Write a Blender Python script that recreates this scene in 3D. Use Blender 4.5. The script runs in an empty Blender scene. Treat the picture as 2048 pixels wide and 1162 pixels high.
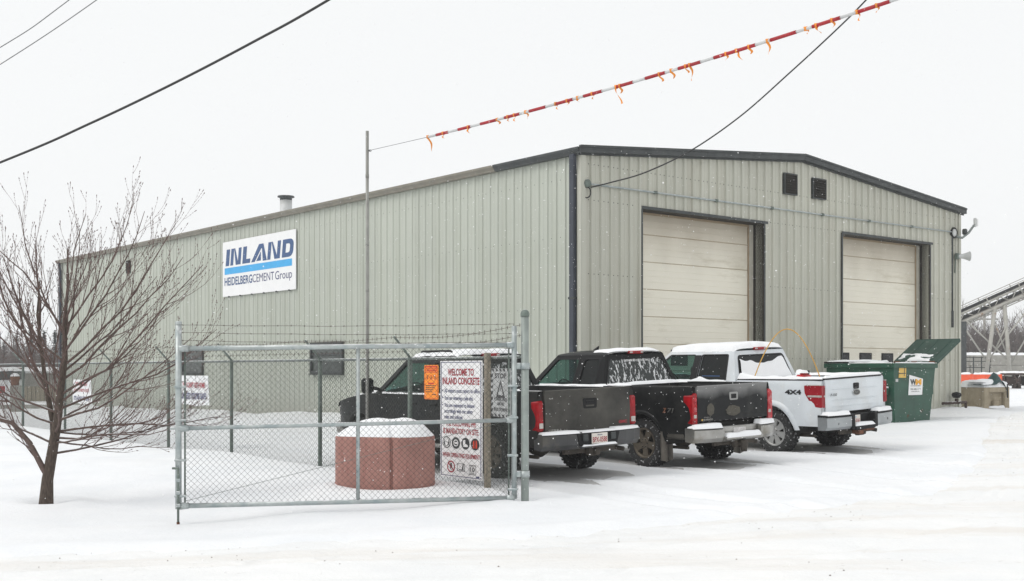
import bpy, bmesh, math, random
import numpy as np
from mathutils import Vector, Matrix, noise

R = math.radians
sc = bpy.context.scene
COL = sc.collection
random.seed(7)

# ------------------------------------------------------------------ camera, world, sun, exposure
CAMZ = 1.6
FPX = 2342.0
HOR = 740.0
cam_d = bpy.data.cameras.new('camera')
cam = bpy.data.objects.new('camera', cam_d)
COL.objects.link(cam)
cam.location = (0, 0, CAMZ)
cam.rotation_euler = (R(90), 0, 0)
cam_d.sensor_width = 36.0
cam_d.lens = 36.0 * FPX / 2048.0
cam_d.shift_y = (HOR - 581.0) / 2048.0
cam_d.clip_end = 4000
cam_d.clip_start = 0.05
sc.camera = cam

SUN_EL, SUN_ROT = 50, 252
world = bpy.data.worlds.new('World')
sc.world = world
world.use_nodes = True
nt = world.node_tree
nt.nodes.clear()
w_out = nt.nodes.new('ShaderNodeOutputWorld')
w_bg = nt.nodes.new('ShaderNodeBackground')
w_sky = nt.nodes.new('ShaderNodeTexSky')
w_sky.sky_type = 'NISHITA'
w_sky.sun_disc = False
w_sky.sun_elevation = R(SUN_EL)
w_sky.sun_rotation = R(SUN_ROT)
w_sky.dust_density = 4.0
w_hs = nt.nodes.new('ShaderNodeHueSaturation')
w_hs.inputs['Saturation'].default_value = 0.12
w_mix = nt.nodes.new('ShaderNodeMix')
w_mix.data_type = 'RGBA'
w_mix.inputs[0].default_value = 0.80          # a closed cloud deck over most of the sky light
w_mix.inputs[7].default_value = (10.9, 11.05, 11.1, 1)
nt.links.new(w_sky.outputs[0], w_hs.inputs['Color'])
nt.links.new(w_hs.outputs[0], w_mix.inputs[6])
nt.links.new(w_mix.outputs[2], w_bg.inputs[0])
w_bg.inputs[1].default_value = 0.1
nt.links.new(w_bg.outputs[0], w_out.inputs[0])

sun_d = bpy.data.lights.new('sun', 'SUN')
sun_d.energy = 0.95
sun_d.angle = R(22)
sun_d.color = (1.0, 0.97, 0.93)
sun = bpy.data.objects.new('sun', sun_d)
COL.objects.link(sun)
sd = Vector((math.sin(R(SUN_ROT)) * math.cos(R(SUN_EL)), math.cos(R(SUN_ROT)) * math.cos(R(SUN_EL)), math.sin(R(SUN_EL))))
sun.rotation_euler = sd.to_track_quat('Z', 'Y').to_euler()

sc.view_settings.view_transform = 'Standard'
sc.view_settings.look = 'None'
sc.view_settings.exposure = 0.0
sc.view_settings.gamma = 1.0
sc.view_settings.use_curve_mapping = False
sc.cycles.volume_bounces = 1
sc.cycles.max_bounces = 8

# ------------------------------------------------------------------ helpers
def tag(o, label=None, cat=None, group=None, kind=None):
    if label: o['label'] = label
    if cat: o['category'] = cat
    if group: o['group'] = group
    if kind: o['kind'] = kind
    return o

def empty(name, loc=(0, 0, 0), rz=0.0, mat=None):
    o = bpy.data.objects.new(name, None)
    o.empty_display_size = 0.2
    if mat is not None: o.matrix_world = mat
    else:
        o.location = loc
        o.rotation_euler = (0, 0, rz)
    COL.objects.link(o)
    return o

def link(name, me, parent=None, loc=None, mat=None):
    o = bpy.data.objects.new(name, me)
    COL.objects.link(o)
    if parent is not None: o.parent = parent
    if mat is not None: o.matrix_local = mat
    elif loc is not None: o.location = loc
    return o

def frame(origin, right, up):
    r = Vector(right).normalized(); u = Vector(up).normalized()
    n = r.cross(u)
    m = Matrix((r, u, n)).transposed().to_4x4()
    m.translation = Vector(origin)
    return m

class MB:
    def __init__(s): s.v = []; s.f = []; s.m = []; s.s = []
    def add(s, vs, fs, mi=0, smooth=False):
        b = len(s.v)
        s.v += [tuple(v) for v in vs]
        for f in fs:
            s.f.append([b + i for i in f]); s.m.append(mi); s.s.append(smooth)
        return s
    def xbox(s, x0, x1, y0, y1, z0, z1, mi=0, b=0.0, M=None):
        cx, cy, cz = (x0+x1)/2, (y0+y1)/2, (z0+z1)/2
        hx, hy, hz = abs(x1-x0)/2, abs(y1-y0)/2, abs(z1-z0)/2
        b = min(b, hx*.9, hy*.9, hz*.9)
        if b <= 0:
            vs = [Vector((cx+sx*hx, cy+sy*hy, cz+sz*hz)) for sx in (-1,1) for sy in (-1,1) for sz in (-1,1)]
            fs = [(0,1,3,2),(4,6,7,5),(0,4,5,1),(2,3,7,6),(0,2,6,4),(1,5,7,3)]
        else:
            vs = []; idx = {}
            for sx in (-1,1):
                for sy in (-1,1):
                    for sz in (-1,1):
                        for a in range(3):
                            h = [hx-b, hy-b, hz-b]; h[a] += b
                            idx[(sx,sy,sz,a)] = len(vs)
                            vs.append(Vector((cx+sx*h[0], cy+sy*h[1], cz+sz*h[2])))
            fs = []
            q = [(-1,-1),(1,-1),(1,1),(-1,1)]
            for a in range(3):
                o1, o2 = (a+1)%3, (a+2)%3
                for sg in (-1,1):
                    f = []
                    for p in q:
                        k = [0,0,0]; k[a] = sg; k[o1] = p[0]; k[o2] = p[1]
                        f.append(idx[(k[0],k[1],k[2],a)])
                    fs.append(f)
                for s1 in (-1,1):
                    for s2 in (-1,1):
                        f = []
                        for (t, ax) in ((-1,o1),(1,o1),(1,o2),(-1,o2)):
                            k = [0,0,0]; k[a] = t; k[o1] = s1; k[o2] = s2
                            f.append(idx[(k[0],k[1],k[2],ax)])
                        fs.append(f)
            for sx in (-1,1):
                for sy in (-1,1):
                    for sz in (-1,1):
                        fs.append([idx[(sx,sy,sz,0)], idx[(sx,sy,sz,1)], idx[(sx,sy,sz,2)]])
            c = Vector((cx,cy,cz)); out = []
            for f in fs:
                p = [vs[i] for i in f]
                n = (p[1]-p[0]).cross(p[2]-p[0])
                ce = sum(p, Vector())/len(p)
                out.append(f if n.dot(ce-c) >= 0 else f[::-1])
            fs = out
        if M is not None: vs = [M @ v for v in vs]
        return s.add(vs, fs, mi)
    def tube(s, pts, r, n=6, mi=0, cap=True, smooth=True):
        pts = [Vector(p) for p in pts]
        k = len(pts)
        rr = r if isinstance(r, (list, tuple)) else [r]*k
        vs = []; fs = []
        up = None
        for i in range(k):
            t = (pts[min(i+1,k-1)] - pts[max(i-1,0)])
            if t.length < 1e-9: t = Vector((0,0,1))
            t.normalize()
            if up is None:
                up = Vector((0,0,1)) if abs(t.z) < .9 else Vector((1,0,0))
            a = up - t*up.dot(t)
            if a.length < 1e-6: a = t.orthogonal()
            a.normalize(); up = a
            b = t.cross(a)
            for j in range(n):
                an = 2*math.pi*j/n
                vs.append(pts[i] + (a*math.cos(an) + b*math.sin(an))*rr[i])
        for i in range(k-1):
            for j in range(n):
                fs.append((i*n+j, i*n+(j+1)%n, (i+1)*n+(j+1)%n, (i+1)*n+j))
        if cap:
            fs.append(tuple(range(n))[::-1]); fs.append(tuple((k-1)*n+j for j in range(n)))
        return s.add(vs, fs, mi, smooth)
    def lathe(s, prof, n=24, M=None, mi=0, smooth=True, closed=False):
        vs = []; fs = []
        for (r, z) in prof:
            for j in range(n):
                a = 2*math.pi*j/n
                vs.append(Vector((r*math.cos(a), r*math.sin(a), z)))
        k = len(prof)
        for i in range(k if closed else k-1):
            i2 = (i+1) % k
            for j in range(n):
                fs.append((i*n+j, i*n+(j+1)%n, i2*n+(j+1)%n, i2*n+j))
        if M is not None: vs = [M @ v for v in vs]
        return s.add(vs, fs, mi, smooth)
    def prism(s, poly, h0, h1, fm=None, mi=0):
        """poly: 2-D outline (ccw); extruded from h0 to h1; fm maps (a,b,h)->Vector"""
        if fm is None: fm = lambda a, b, h: Vector((a, b, h))
        n = len(poly)
        vs = [fm(a, b, h0) for a, b in poly] + [fm(a, b, h1) for a, b in poly]
        fs = [tuple(range(n))[::-1], tuple(range(n, 2*n))]
        fs += [(i, (i+1)%n, n+(i+1)%n, n+i) for i in range(n)]
        return s.add(vs, fs, mi)
    def grid(s, rows, mi=0, smooth=True, flip=False):
        nr, nc = len(rows), len(rows[0])
        vs = [p for r in rows for p in r]
        fs = []
        for i in range(nr-1):
            for j in range(nc-1):
                f = (i*nc+j, i*nc+j+1, (i+1)*nc+j+1, (i+1)*nc+j)
                fs.append(f[::-1] if flip else f)
        return s.add(vs, fs, mi, smooth)
    def mesh(s, name, mats):
        me = bpy.data.meshes.new(name)
        me.from_pydata(s.v, [], s.f)
        for m in (mats if isinstance(mats, (list, tuple)) else [mats]): me.materials.append(m)
        me.polygons.foreach_set('material_index', s.m)
        me.polygons.foreach_set('use_smooth', s.s)
        me.update()
        return me
    def build(s, name, mats, parent=None, loc=None, mat=None, fix=False):
        me = s.mesh(name, mats)
        if fix:
            bm = bmesh.new(); bm.from_mesh(me)
            bmesh.ops.recalc_face_normals(bm, faces=bm.faces); bm.to_mesh(me); bm.free()
        return link(name, me, parent, loc, mat)

def round_poly(pts, r, n=4):
    out = []
    k = len(pts)
    for i in range(k):
        p = Vector(pts[i]); a = Vector(pts[i-1]); b = Vector(pts[(i+1)%k])
        da = (a-p); db = (b-p)
        rr = min(r, da.length*.45, db.length*.45)
        pa = p + da.normalized()*rr; pb = p + db.normalized()*rr
        for j in range(n+1):
            t = j/n
            q = pa*(1-t)**2 + p*2*t*(1-t) + pb*t*t
            out.append((q.x, q.y))
    return out

def plate(mb, outer, holes, fm, thick, mi=0, smooth=False):
    """flat plate with holes: 2-D loops filled, mapped to 3-D by fm(a,b,h), h from 0 (outside) to -thick"""
    bm = bmesh.new()
    loops = []
    edges = []
    for lp in [outer] + list(holes):
        vs = [bm.verts.new((a, b, 0)) for a, b in lp]
        loops.append(vs)
        for i in range(len(vs)): edges.append(bm.edges.new((vs[i], vs[(i+1)%len(vs)])))
    bmesh.ops.triangle_fill(bm, use_beauty=True, use_dissolve=False, edges=edges)
    bm.verts.index_update()
    co = [(v.co.x, v.co.y) for v in bm.verts]
    n = len(co)
    tris = []
    for f in bm.faces:
        ix = [v.index for v in f.verts]
        (ax, ay), (bx, by), (cx, cy) = [co[i] for i in ix[:3]]
        if (bx-ax)*(cy-ay) - (by-ay)*(cx-ax) < 0: ix = ix[::-1]
        tris.append(ix)
    vs = [fm(a, b, 0) for a, b in co] + [fm(a, b, -thick) for a, b in co]
    fs = [tuple(t) for t in tris] + [tuple(n+i for i in t[::-1]) for t in tris]
    for lp in loops:
        ix = [v.index for v in lp]
        for i in range(len(ix)):
            a, b = ix[i], ix[(i+1)%len(ix)]
            fs.append((a, n+a, n+b, b))
    bm.free()
    mb.add(vs, fs, mi, smooth)

# ------------------------------------------------------------------ materials
def pm(name, col, rough=.5, metal=0.0, var=.12, vscale=4.0, bump=0.0, bscale=40.0, coat=0.0, spec=None,
       alt=None, alt_scale=3.0, alt_lo=.5, alt_hi=.65, snow=0.0, stretch=(1,1,1), alt_stretch=None, aniso_alt=4):
    m = bpy.data.materials.new(name)
    m.use_nodes = True
    t = m.node_tree; N = t.nodes; L = t.links
    b = N['Principled BSDF']
    b.inputs['Roughness'].default_value = rough
    b.inputs['Metallic'].default_value = metal
    b.inputs['Coat Weight'].default_value = coat
    b.inputs['Coat Roughness'].default_value = .08
    if spec is not None: b.inputs['Specular IOR Level'].default_value = spec
    tc = N.new('ShaderNodeTexCoord')
    mp = N.new('ShaderNodeMapping'); mp.inputs['Scale'].default_value = stretch
    L.new(tc.outputs['Object'], mp.inputs[0])
    nz = N.new('ShaderNodeTexNoise'); nz.inputs['Scale'].default_value = vscale; nz.inputs['Detail'].default_value = 5
    L.new(mp.outputs[0], nz.inputs['Vector'])
    ramp = N.new('ShaderNodeValToRGB')
    ramp.color_ramp.elements[0].position = .3; ramp.color_ramp.elements[1].position = .7
    lo = [max(0, c*(1-var)) for c in col]; hi = [min(.95, c*(1+var)) for c in col]
    ramp.color_ramp.elements[0].color = (*lo, 1); ramp.color_ramp.elements[1].color = (*hi, 1)
    L.new(nz.outputs['Fac'], ramp.inputs[0])
    cur = ramp.outputs[0]
    if alt is not None:
        n2 = N.new('ShaderNodeTexNoise'); n2.inputs['Scale'].default_value = alt_scale; n2.inputs['Detail'].default_value = 6
        n2.inputs['Roughness'].default_value = .65
        if alt_stretch is not None:
            m2 = N.new('ShaderNodeMapping'); m2.inputs['Scale'].default_value = alt_stretch
            L.new(tc.outputs['Object'], m2.inputs[0]); L.new(m2.outputs[0], n2.inputs['Vector'])
        else: L.new(tc.outputs['Object'], n2.inputs['Vector'])
        r2 = N.new('ShaderNodeMapRange'); r2.inputs[1].default_value = alt_lo; r2.inputs[2].default_value = alt_hi
        L.new(n2.outputs['Fac'], r2.inputs[0])
        mx = N.new('ShaderNodeMix'); mx.data_type = 'RGBA'
        L.new(r2.outputs[0], mx.inputs[0]); L.new(cur, mx.inputs[6]); mx.inputs[7].default_value = (*alt, 1)
        cur = mx.outputs[2]
        rr = N.new('ShaderNodeMapRange'); rr.inputs[3].default_value = rough; rr.inputs[4].default_value = max(rough, .75)
        L.new(r2.outputs[0], rr.inputs[0]); L.new(rr.outputs[0], b.inputs['Roughness'])
    if snow > 0:     # fresh snow lying on whatever faces up
        ge = N.new('ShaderNodeNewGeometry'); sx = N.new('ShaderNodeSeparateXYZ')
        L.new(ge.outputs['Normal'], sx.inputs[0])
        n3 = N.new('ShaderNodeTexNoise'); n3.inputs['Scale'].default_value = 9; n3.inputs['Detail'].default_value = 4
        L.new(tc.outputs['Object'], n3.inputs['Vector'])
        ad = N.new('ShaderNodeMath'); ad.operation = 'MULTIPLY_ADD'; ad.inputs[1].default_value = .8
        L.new(n3.outputs['Fac'], ad.inputs[0]); L.new(sx.outputs[2], ad.inputs[2])
        r3 = N.new('ShaderNodeMapRange'); r3.inputs[1].default_value = 1.35 - .5*snow; r3.inputs[2].default_value = 1.5 - .5*snow
        L.new(ad.outputs[0], r3.inputs[0])
        mx = N.new('ShaderNodeMix'); mx.data_type = 'RGBA'
        L.new(r3.outputs[0], mx.inputs[0]); L.new(cur, mx.inputs[6]); mx.inputs[7].default_value = (.86, .87, .88, 1)
        cur = mx.outputs[2]
    L.new(cur, b.inputs['Base Color'])
    if bump > 0:
        nb = N.new('ShaderNodeTexNoise'); nb.inputs['Scale'].default_value = bscale; nb.inputs['Detail'].default_value = 5
        L.new(mp.outputs[0], nb.inputs['Vector'])
        bp = N.new('ShaderNodeBump'); bp.inputs['Strength'].default_value = bump; bp.inputs['Distance'].default_value = .02
        L.new(nb.outputs['Fac'], bp.inputs['Height']); L.new(bp.outputs[0], b.inputs['Normal'])
    return m

def glass_mat(name, tint, trans=.55, rough=.03):
    m = bpy.data.materials.new(name); m.use_nodes = True
    t = m.node_tree; N = t.nodes; L = t.links
    out = N['Material Output']; b = N['Principled BSDF']
    b.inputs['Base Color'].default_value = (*[c*.12 for c in tint], 1)
    b.inputs['Roughness'].default_value = rough
    b.inputs['Specular IOR Level'].default_value = .22
    tr = N.new('ShaderNodeBsdfTransparent'); tr.inputs[0].default_value = (*tint, 1)
    mx = N.new('ShaderNodeMixShader'); mx.inputs[0].default_value = trans
    L.new(b.outputs[0], mx.inputs[1]); L.new(tr.outputs[0], mx.inputs[2]); L.new(mx.outputs[0], out.inputs[0])
    return m

SNOW = pm('snow', (.86, .87, .885), .65, var=.015, vscale=2, bump=.25, bscale=14, spec=.25)
M = dict(
    wallL=pm('grey_green_cladding', (.438, .460, .402), .5, var=.05, vscale=.6, alt=(.38,.40,.335), alt_scale=.5, alt_lo=.5, alt_hi=.85, alt_stretch=(3,3,.35), bump=.05, bscale=3),
    wallF=pm('weathered_front_cladding', (.482, .482, .415), .5, var=.05, vscale=.6, alt=(.41,.39,.32), alt_scale=.6, alt_lo=.52, alt_hi=.85, alt_stretch=(3,3,.3), bump=.05, bscale=3),
    trimdark=pm('charcoal_trim', (.060, .066, .067), .5, spec=.25, var=.2, snow=0),
    trimtan=pm('tan_gutter', (.20, .185, .15), .5, var=.15),
    spout=pm('slate_downspout', (.035, .042, .058), .4, var=.2),
    jamb=pm('dark_jamb', (.024, .021, .017), .7, var=.4, vscale=3, alt=(.06,.048,.034), alt_scale=2, alt_lo=.55, alt_hi=.75, alt_stretch=(3,3,.6)),
    door=pm('cream_door', (.75, .715, .61), .45, var=.04, vscale=.8, alt=(.45,.40,.29), alt_scale=.7, alt_lo=.55, alt_hi=.8, alt_stretch=(.5,.5,2)),
    doorbrown=pm('door_seal', (.30, .23, .15), .6),
    track=pm('pale_door_track', (.42, .40, .34), .5),
    dark=pm('dark_glass', (.010, .012, .013), .08, spec=.25, var=.1),
    black=pm('black_plastic', (.012, .012, .013), .55, var=.2, spec=.2),
    galv=pm('galvanised_steel', (.42, .455, .45), .42, metal=.55, var=.12, vscale=12, alt=(.33,.39,.40), alt_scale=5, alt_lo=.45, alt_hi=.7, snow=.55),
    galvpost=pm('weathered_green_grey_post', (.14, .172, .152), .55, metal=.2, var=.2, vscale=8, snow=.3),
    rail=pm('grey_rail', (.22, .245, .235), .5, metal=.3, var=.2, vscale=8, snow=.5),
    mesh=pm('chain_wire', (.055, .06, .054), .7, metal=.0, spec=.2, var=.2, vscale=6),
    barb=pm('rusty_wire', (.085, .06, .05), .7, var=.3, vscale=9),
    rust=pm('rust', (.16, .065, .035), .8, var=.4, vscale=20),
    wood=pm('weathered_wood', (.235, .205, .16), .8, var=.35, vscale=6, stretch=(6,6,.6), bump=.4, bscale=20, snow=.3),
    white=pm('white_sign', (.80, .80, .80), .45, var=.03, vscale=3),
    whited=pm('white_banner', (.74, .75, .76), .6, var=.05, vscale=3, bump=.2, bscale=6),
    navy=pm('navy_print', (.035, .085, .21), .5, var=.1),
    blue=pm('sky_blue_print', (.045, .37, .72), .5, var=.05),
    dkblue=pm('dark_blue_print', (.05, .055, .15), .5, var=.1),
    red=pm('red_print', (.33, .018, .03), .5, var=.1),
    blackp=pm('black_print', (.015, .015, .017), .5),
    orange=pm('orange_sign', (.95, .28, .01), .5, var=.06),
    orangered=pm('orange_red_print', (.62, .04, .008), .5),
    grey=pm('grey_sign', (.50, .51, .50), .5, var=.1, alt=(.60,.61,.61), alt_scale=4),
    postlight=pm('pale_grey_green_post', (.29, .325, .305), .5, metal=.3, var=.15, vscale=6, snow=.3),
    planter=pm('pink_concrete', (.36, .185, .155), .85, var=.12, vscale=3, bump=.35, bscale=60, alt=(.28,.125,.105), alt_scale=6, alt_lo=.5, alt_hi=.75, alt_stretch=(4,4,.5)),
    bark=pm('bark', (.078, .058, .045), .9, var=.4, vscale=18, stretch=(3,3,.8), bump=.8, bscale=30, snow=.3),
    limb=pm('branch_bark', (.11, .074, .063), .8, var=.3, vscale=14, snow=.22),
    twig=pm('twig_bark', (.125, .076, .067), .75, var=.25, vscale=14),
    pole=pm('grey_steel_pole', (.27, .27, .25), .5, metal=.3, var=.25, vscale=3),
    cable=pm('black_cable', (.025, .025, .026), .6),
    thincable=pm('grey_cable', (.16, .16, .165), .6),
    sred=pm('red_tube', (.36, .012, .02), .5, var=.15),
    swhite=pm('grey_white_tube', (.55, .56, .56), .5, var=.08),
    ribbon=pm('orange_ribbon', (.78, .27, .03), .6, var=.2),
    green=pm('green_dumpster_paint', (.009, .064, .038), .45, var=.25, vscale=3, alt=(.10,.045,.025), alt_scale=2.6, alt_lo=.62, alt_hi=.72, bump=.15, bscale=5),
    stopgrey=pm('dirty_grey_board', (.36, .37, .365), .6, var=.12, alt=(.48,.49,.49), alt_scale=5),
    greenlid=pm('green_lid', (.019, .055, .041), .6, var=.2, vscale=3, alt=(.035,.07,.05), alt_scale=3, alt_lo=.5, alt_hi=.7),
    yellowst=pm('yellow_sticker', (.68, .44, .10), .5, var=.1),
    wmorange=pm('gold_print', (.75, .36, .02), .5),
    concrete=pm('tan_concrete', (.33, .28, .20), .9, var=.15, vscale=4, bump=.5, bscale=30, alt=(.22,.18,.12), alt_scale=3, alt_lo=.5, alt_hi=.75),
    concgrey=pm('grey_concrete', (.32, .31, .28), .9, var=.15, vscale=3, alt=(.24,.23,.2), alt_scale=2, alt_lo=.5, alt_hi=.75),
    barrier=pm('orange_plastic', (.80, .10, .03), .5, var=.12),
    teal=pm('teal_tarp', (.008, .045, .045), .5, var=.2),
    steel=pm('pale_painted_steel', (.38, .37, .335), .55, var=.12, vscale=2, alt=(.27,.14,.07), alt_scale=1.2, alt_lo=.60, alt_hi=.72),
    belt=pm('black_belt', (.02, .02, .021), .7),
    farbark=pm('distant_bark', (.16, .13, .12), .9, var=.2),
    fardark=pm('dark_evergreen', (.055, .062, .055), .9, var=.4),
    farbrown=pm('brown_brush', (.12, .10, .094), .9, var=.3),
    rustdark=pm('dark_rusty_machine', (.06, .04, .035), .8, var=.4, vscale=2, snow=.4),
    shed=pm('beige_shed', (.33, .29, .22), .7, var=.12, vscale=2, stretch=(4,4,.4)),
    winglass=pm('window_glass', (.05, .06, .055), .12, var=.35, vscale=1.5),
)

def rnd_tint(m, amt):
    """each sheet that uses the material weathers a little differently"""
    t = m.node_tree; N = t.nodes; L = t.links; b = N['Principled BSDF']
    src = b.inputs['Base Color'].links[0].from_socket
    oi = N.new('ShaderNodeObjectInfo'); r = N.new('ShaderNodeMapRange'); r.inputs[3].default_value = 1-amt; r.inputs[4].default_value = 1+amt*.6
    L.new(oi.outputs['Random'], r.inputs[0])
    hs = N.new('ShaderNodeHueSaturation'); L.new(r.outputs[0], hs.inputs['Value']); L.new(src, hs.inputs['Color'])
    L.new(hs.outputs[0], b.inputs['Base Color'])
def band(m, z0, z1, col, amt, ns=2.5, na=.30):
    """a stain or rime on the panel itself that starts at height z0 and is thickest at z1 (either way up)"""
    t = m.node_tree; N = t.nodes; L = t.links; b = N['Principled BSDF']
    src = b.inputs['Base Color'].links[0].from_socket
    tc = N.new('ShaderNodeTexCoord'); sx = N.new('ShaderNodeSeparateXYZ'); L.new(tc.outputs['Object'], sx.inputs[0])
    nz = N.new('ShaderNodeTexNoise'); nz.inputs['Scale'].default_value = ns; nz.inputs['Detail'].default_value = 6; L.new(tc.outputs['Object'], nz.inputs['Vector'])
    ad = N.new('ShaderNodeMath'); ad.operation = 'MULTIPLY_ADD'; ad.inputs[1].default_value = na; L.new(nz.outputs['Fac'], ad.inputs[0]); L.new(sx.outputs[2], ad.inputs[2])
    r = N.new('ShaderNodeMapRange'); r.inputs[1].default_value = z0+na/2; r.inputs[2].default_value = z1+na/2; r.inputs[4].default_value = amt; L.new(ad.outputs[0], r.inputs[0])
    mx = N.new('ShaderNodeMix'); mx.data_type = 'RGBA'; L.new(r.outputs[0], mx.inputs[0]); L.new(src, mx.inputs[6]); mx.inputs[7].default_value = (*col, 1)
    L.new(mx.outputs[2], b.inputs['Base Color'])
rnd_tint(M['wallL'], .05); rnd_tint(M['wallF'], .05)
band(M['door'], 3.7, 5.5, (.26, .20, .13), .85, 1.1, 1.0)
band(M['wallL'], .9, .1, (.30, .29, .25), .5, 2.0, .5)

# ------------------------------------------------------------------ terrain
CTRL = np.array([
    (0, 8, -.06), (-8, 8, -.12), (10, 8, -.02), (0, 12.3, -.1), (-6, 11.5, -.22), (4, 13.5, -.03), (-12, 13, -.25),
    (-4, 14.1, -.27), (-1.8, 14.6, -.17), (.17, 14.9, -.05), (-6.3, 15.9, -.21), (-10, 18, -.2), (-3.5, 20.2, -.06), (-5.5, 23, .0),
    (-1.7, 16.2, -.02), (-7.4, 25.4, -.08), (-9.3, 27.8, -.1), (-13, 32, -.05), (-18, 38, 0), (.4, 18, 0), (2.9, 20, 0), (-1.8, 21, 0), (0, 23, .05),
    (5.2, 22.2, .03), (1.0, 18.5, .035), (3.6, 20.5, .06), (6.5, 23.4, .11), (1.2, 21.5, .06), (3.9, 23.6, .11), (1.5, 26, .33), (-5, 34, .27), (-12, 42, .12), (-19, 52, .07), (13.8, 36, .41), (11, 30, .34), (9, 24, .17),
    (7, 30, .36), (16, 36, .33), (20, 30, .25), (14, 20, .06), (24, 45, .42), (27, 65, .55), (36, 80, .75), (60, 130, .95), (-30, 70, .3),
    (-60, 120, .8), (0, 200, .95), (-200, 200, .9), (200, 200, 1.0), (0, -20, -.05), (-60, 10, -.2), (60, 10, 0.1), (60, 50, .5), (0, 500, 1.0)], dtype=float)

def gh_arr(X, Y):
    X = np.asarray(X, float); Y = np.asarray(Y, float)
    num = np.zeros_like(X); den = np.zeros_like(X)
    for cx, cy, cz in CTRL:
        d2 = (X-cx)**2 + (Y-cy)**2 + .8
        w = d2**-1.6
        num += w*cz; den += w
    z = num/den
    fade = np.clip((np.hypot(X, Y)-8)/8, .35, 1)
    z = z + fade*(.022*np.sin(X*.9+.7*np.sin(Y*.6))*np.sin(Y*.8+1.1*np.sin(X*.45)) + .012*np.sin(X*2.3+1.3*np.sin(Y*1.7))*np.sin(Y*2.1+X*.6))
    return z

def gh(x, y): return float(gh_arr(np.array([x]), np.array([y]))[0])

RB = np.array([(-80, 8.5), (-14, 10.6), (-5, 11.5), (0, 12.1), (3, 13.4), (6, 16.2), (8.2, 20.5), (10, 25), (13, 31.5), (17, 37), (22, 44), (30, 55), (80, 75)], float)
def road_edge(X): return np.interp(X, RB[:, 0], RB[:, 1])
def vnoise(X, Y, s, seed=0):
    xs = X*s; ys = Y*s
    return (np.sin(xs*1.7+1.3*np.sin(ys*2.3+seed)) * np.sin(ys*1.9+1.7*np.sin(xs*1.3+seed*2)) + .5*np.sin(xs*4.1+ys*3.3+seed))*.6

def axis(dense, far):
    return np.unique(np.concatenate([dense, far]))
gx = axis(np.concatenate([np.arange(-22, -8, .2), np.arange(-8, 14, .09), np.arange(14, 26, .2)]), np.concatenate([-np.geomspace(22.4, 1200, 45), np.geomspace(26.4, 1200, 45)]))
gy = axis(np.concatenate([np.arange(6, 9, .2), np.arange(9, 26, .09), np.arange(26, 42, .2)]), np.concatenate([np.linspace(-60, 5.5, 40), np.geomspace(42.5, 1600, 70)]))
GX, GY = np.meshgrid(gx, gy)
GZ = gh_arr(GX, GY)
inside = np.clip((road_edge(GX) - GY - .1)/.5, 0, 1)*np.clip((GY+6.5)/1, 0, 1)*(np.abs(GX) < 78)
GZ = GZ - .07*inside
# wind-packed ridge and small drifts along the road edge
dr = GY - road_edge(GX)
GZ += .035*np.exp(-((dr-.35)/.3)**2)*(1+.6*vnoise(GX, GY, 1.2, 2))*(GX < 9)
# wheel ruts behind the parked trucks
def rut(X, Y, p, q, w):
    p = np.array(p); q = np.array(q); d = q-p; L = np.hypot(*d); d = d/L
    t = (X-p[0])*d[0]+(Y-p[1])*d[1]; n = -(X-p[0])*d[1]+(Y-p[1])*d[0]
    return np.exp(-(n/w)**4)*np.clip(t/.5, 0, 1)*np.clip((L-t)/1.5, 0, 1)
for (p, q) in (((.6, 17.2), (5.5, 11.5)), ((-.4, 17.4), (4.2, 11.2)), ((3.5, 20.5), (8, 14)), ((2.2, 19.4), (6.6, 13.2)), ((6.4, 23.3), (10.6, 17)), ((5, 22.2), (9.2, 16.2))):
    GZ -= .045*rut(GX, GY, p, q, .13)*(1+.35*vnoise(GX, GY, 2.0, 1)); GZ += .022*(rut(GX+.24, GY+.1, p, q, .09)+rut(GX-.24, GY-.1, p, q, .09))
# hollows and drifts round what stands in the snow
for cx, cy, hw_, dh, rw_, rh in ((-6.33, 15.9, .17, .07, .45, .035), (.165, 14.9, .12, .05, .3, .02), (-1.75, 16.3, .72, -.07, 1.0, .0)):
    d_ = np.hypot(GX-cx, GY-cy)
    GZ -= dh*np.exp(-(d_/hw_)**4) if dh > 0 else dh*np.exp(-((d_-.8)/.25)**2)
    GZ += rh*np.exp(-((d_-rw_)/.18)**2)
BX_, BY_ = (1162-1024)/FPX*26.0, 26.0
un = (GX-BX_)*.7745+(GY-BY_)*.6326; vn = -(GX-BX_)*.6326+(GY-BY_)*.7745
GZ += .10*np.exp(-((un+.0)/.45)**2)*(vn > -.5)*(1+.7*vnoise(GX, GY, .6, 7))*np.clip((un < .2), 0, 1)
GZ += .06*np.exp(-((vn+.1)/.4)**2)*(un > 9)*(1+.8*vnoise(GX, GY, .8, 3))
# old footprints and scuffed snow in the yard
GZ += .02*np.maximum(0, vnoise(GX, GY, 2.2, 6))*np.exp(-((GX-6)/6)**2-((GY-16)/5)**2)
GZ += .008*vnoise(GX, GY, 4.7, 6)*np.exp(-((GX-6)/6)**2-((GY-16)/5)**2)
def grid_obj(name, X, Y, Z, mat):
    ny, nx = X.shape
    me = bpy.data.meshes.new(name)
    V = np.stack([X.ravel(), Y.ravel(), Z.ravel()], 1)
    i = np.arange(ny*nx).reshape(ny, nx)
    F = np.stack([i[:-1, :-1].ravel(), i[:-1, 1:].ravel(), i[1:, 1:].ravel(), i[1:, :-1].ravel()], 1)
    me.from_pydata(V.tolist(), [], F.tolist())
    me.polygons.foreach_set('use_smooth', [True]*len(F))
    me.materials.append(mat); me.update()
    return link(name, me)

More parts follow.
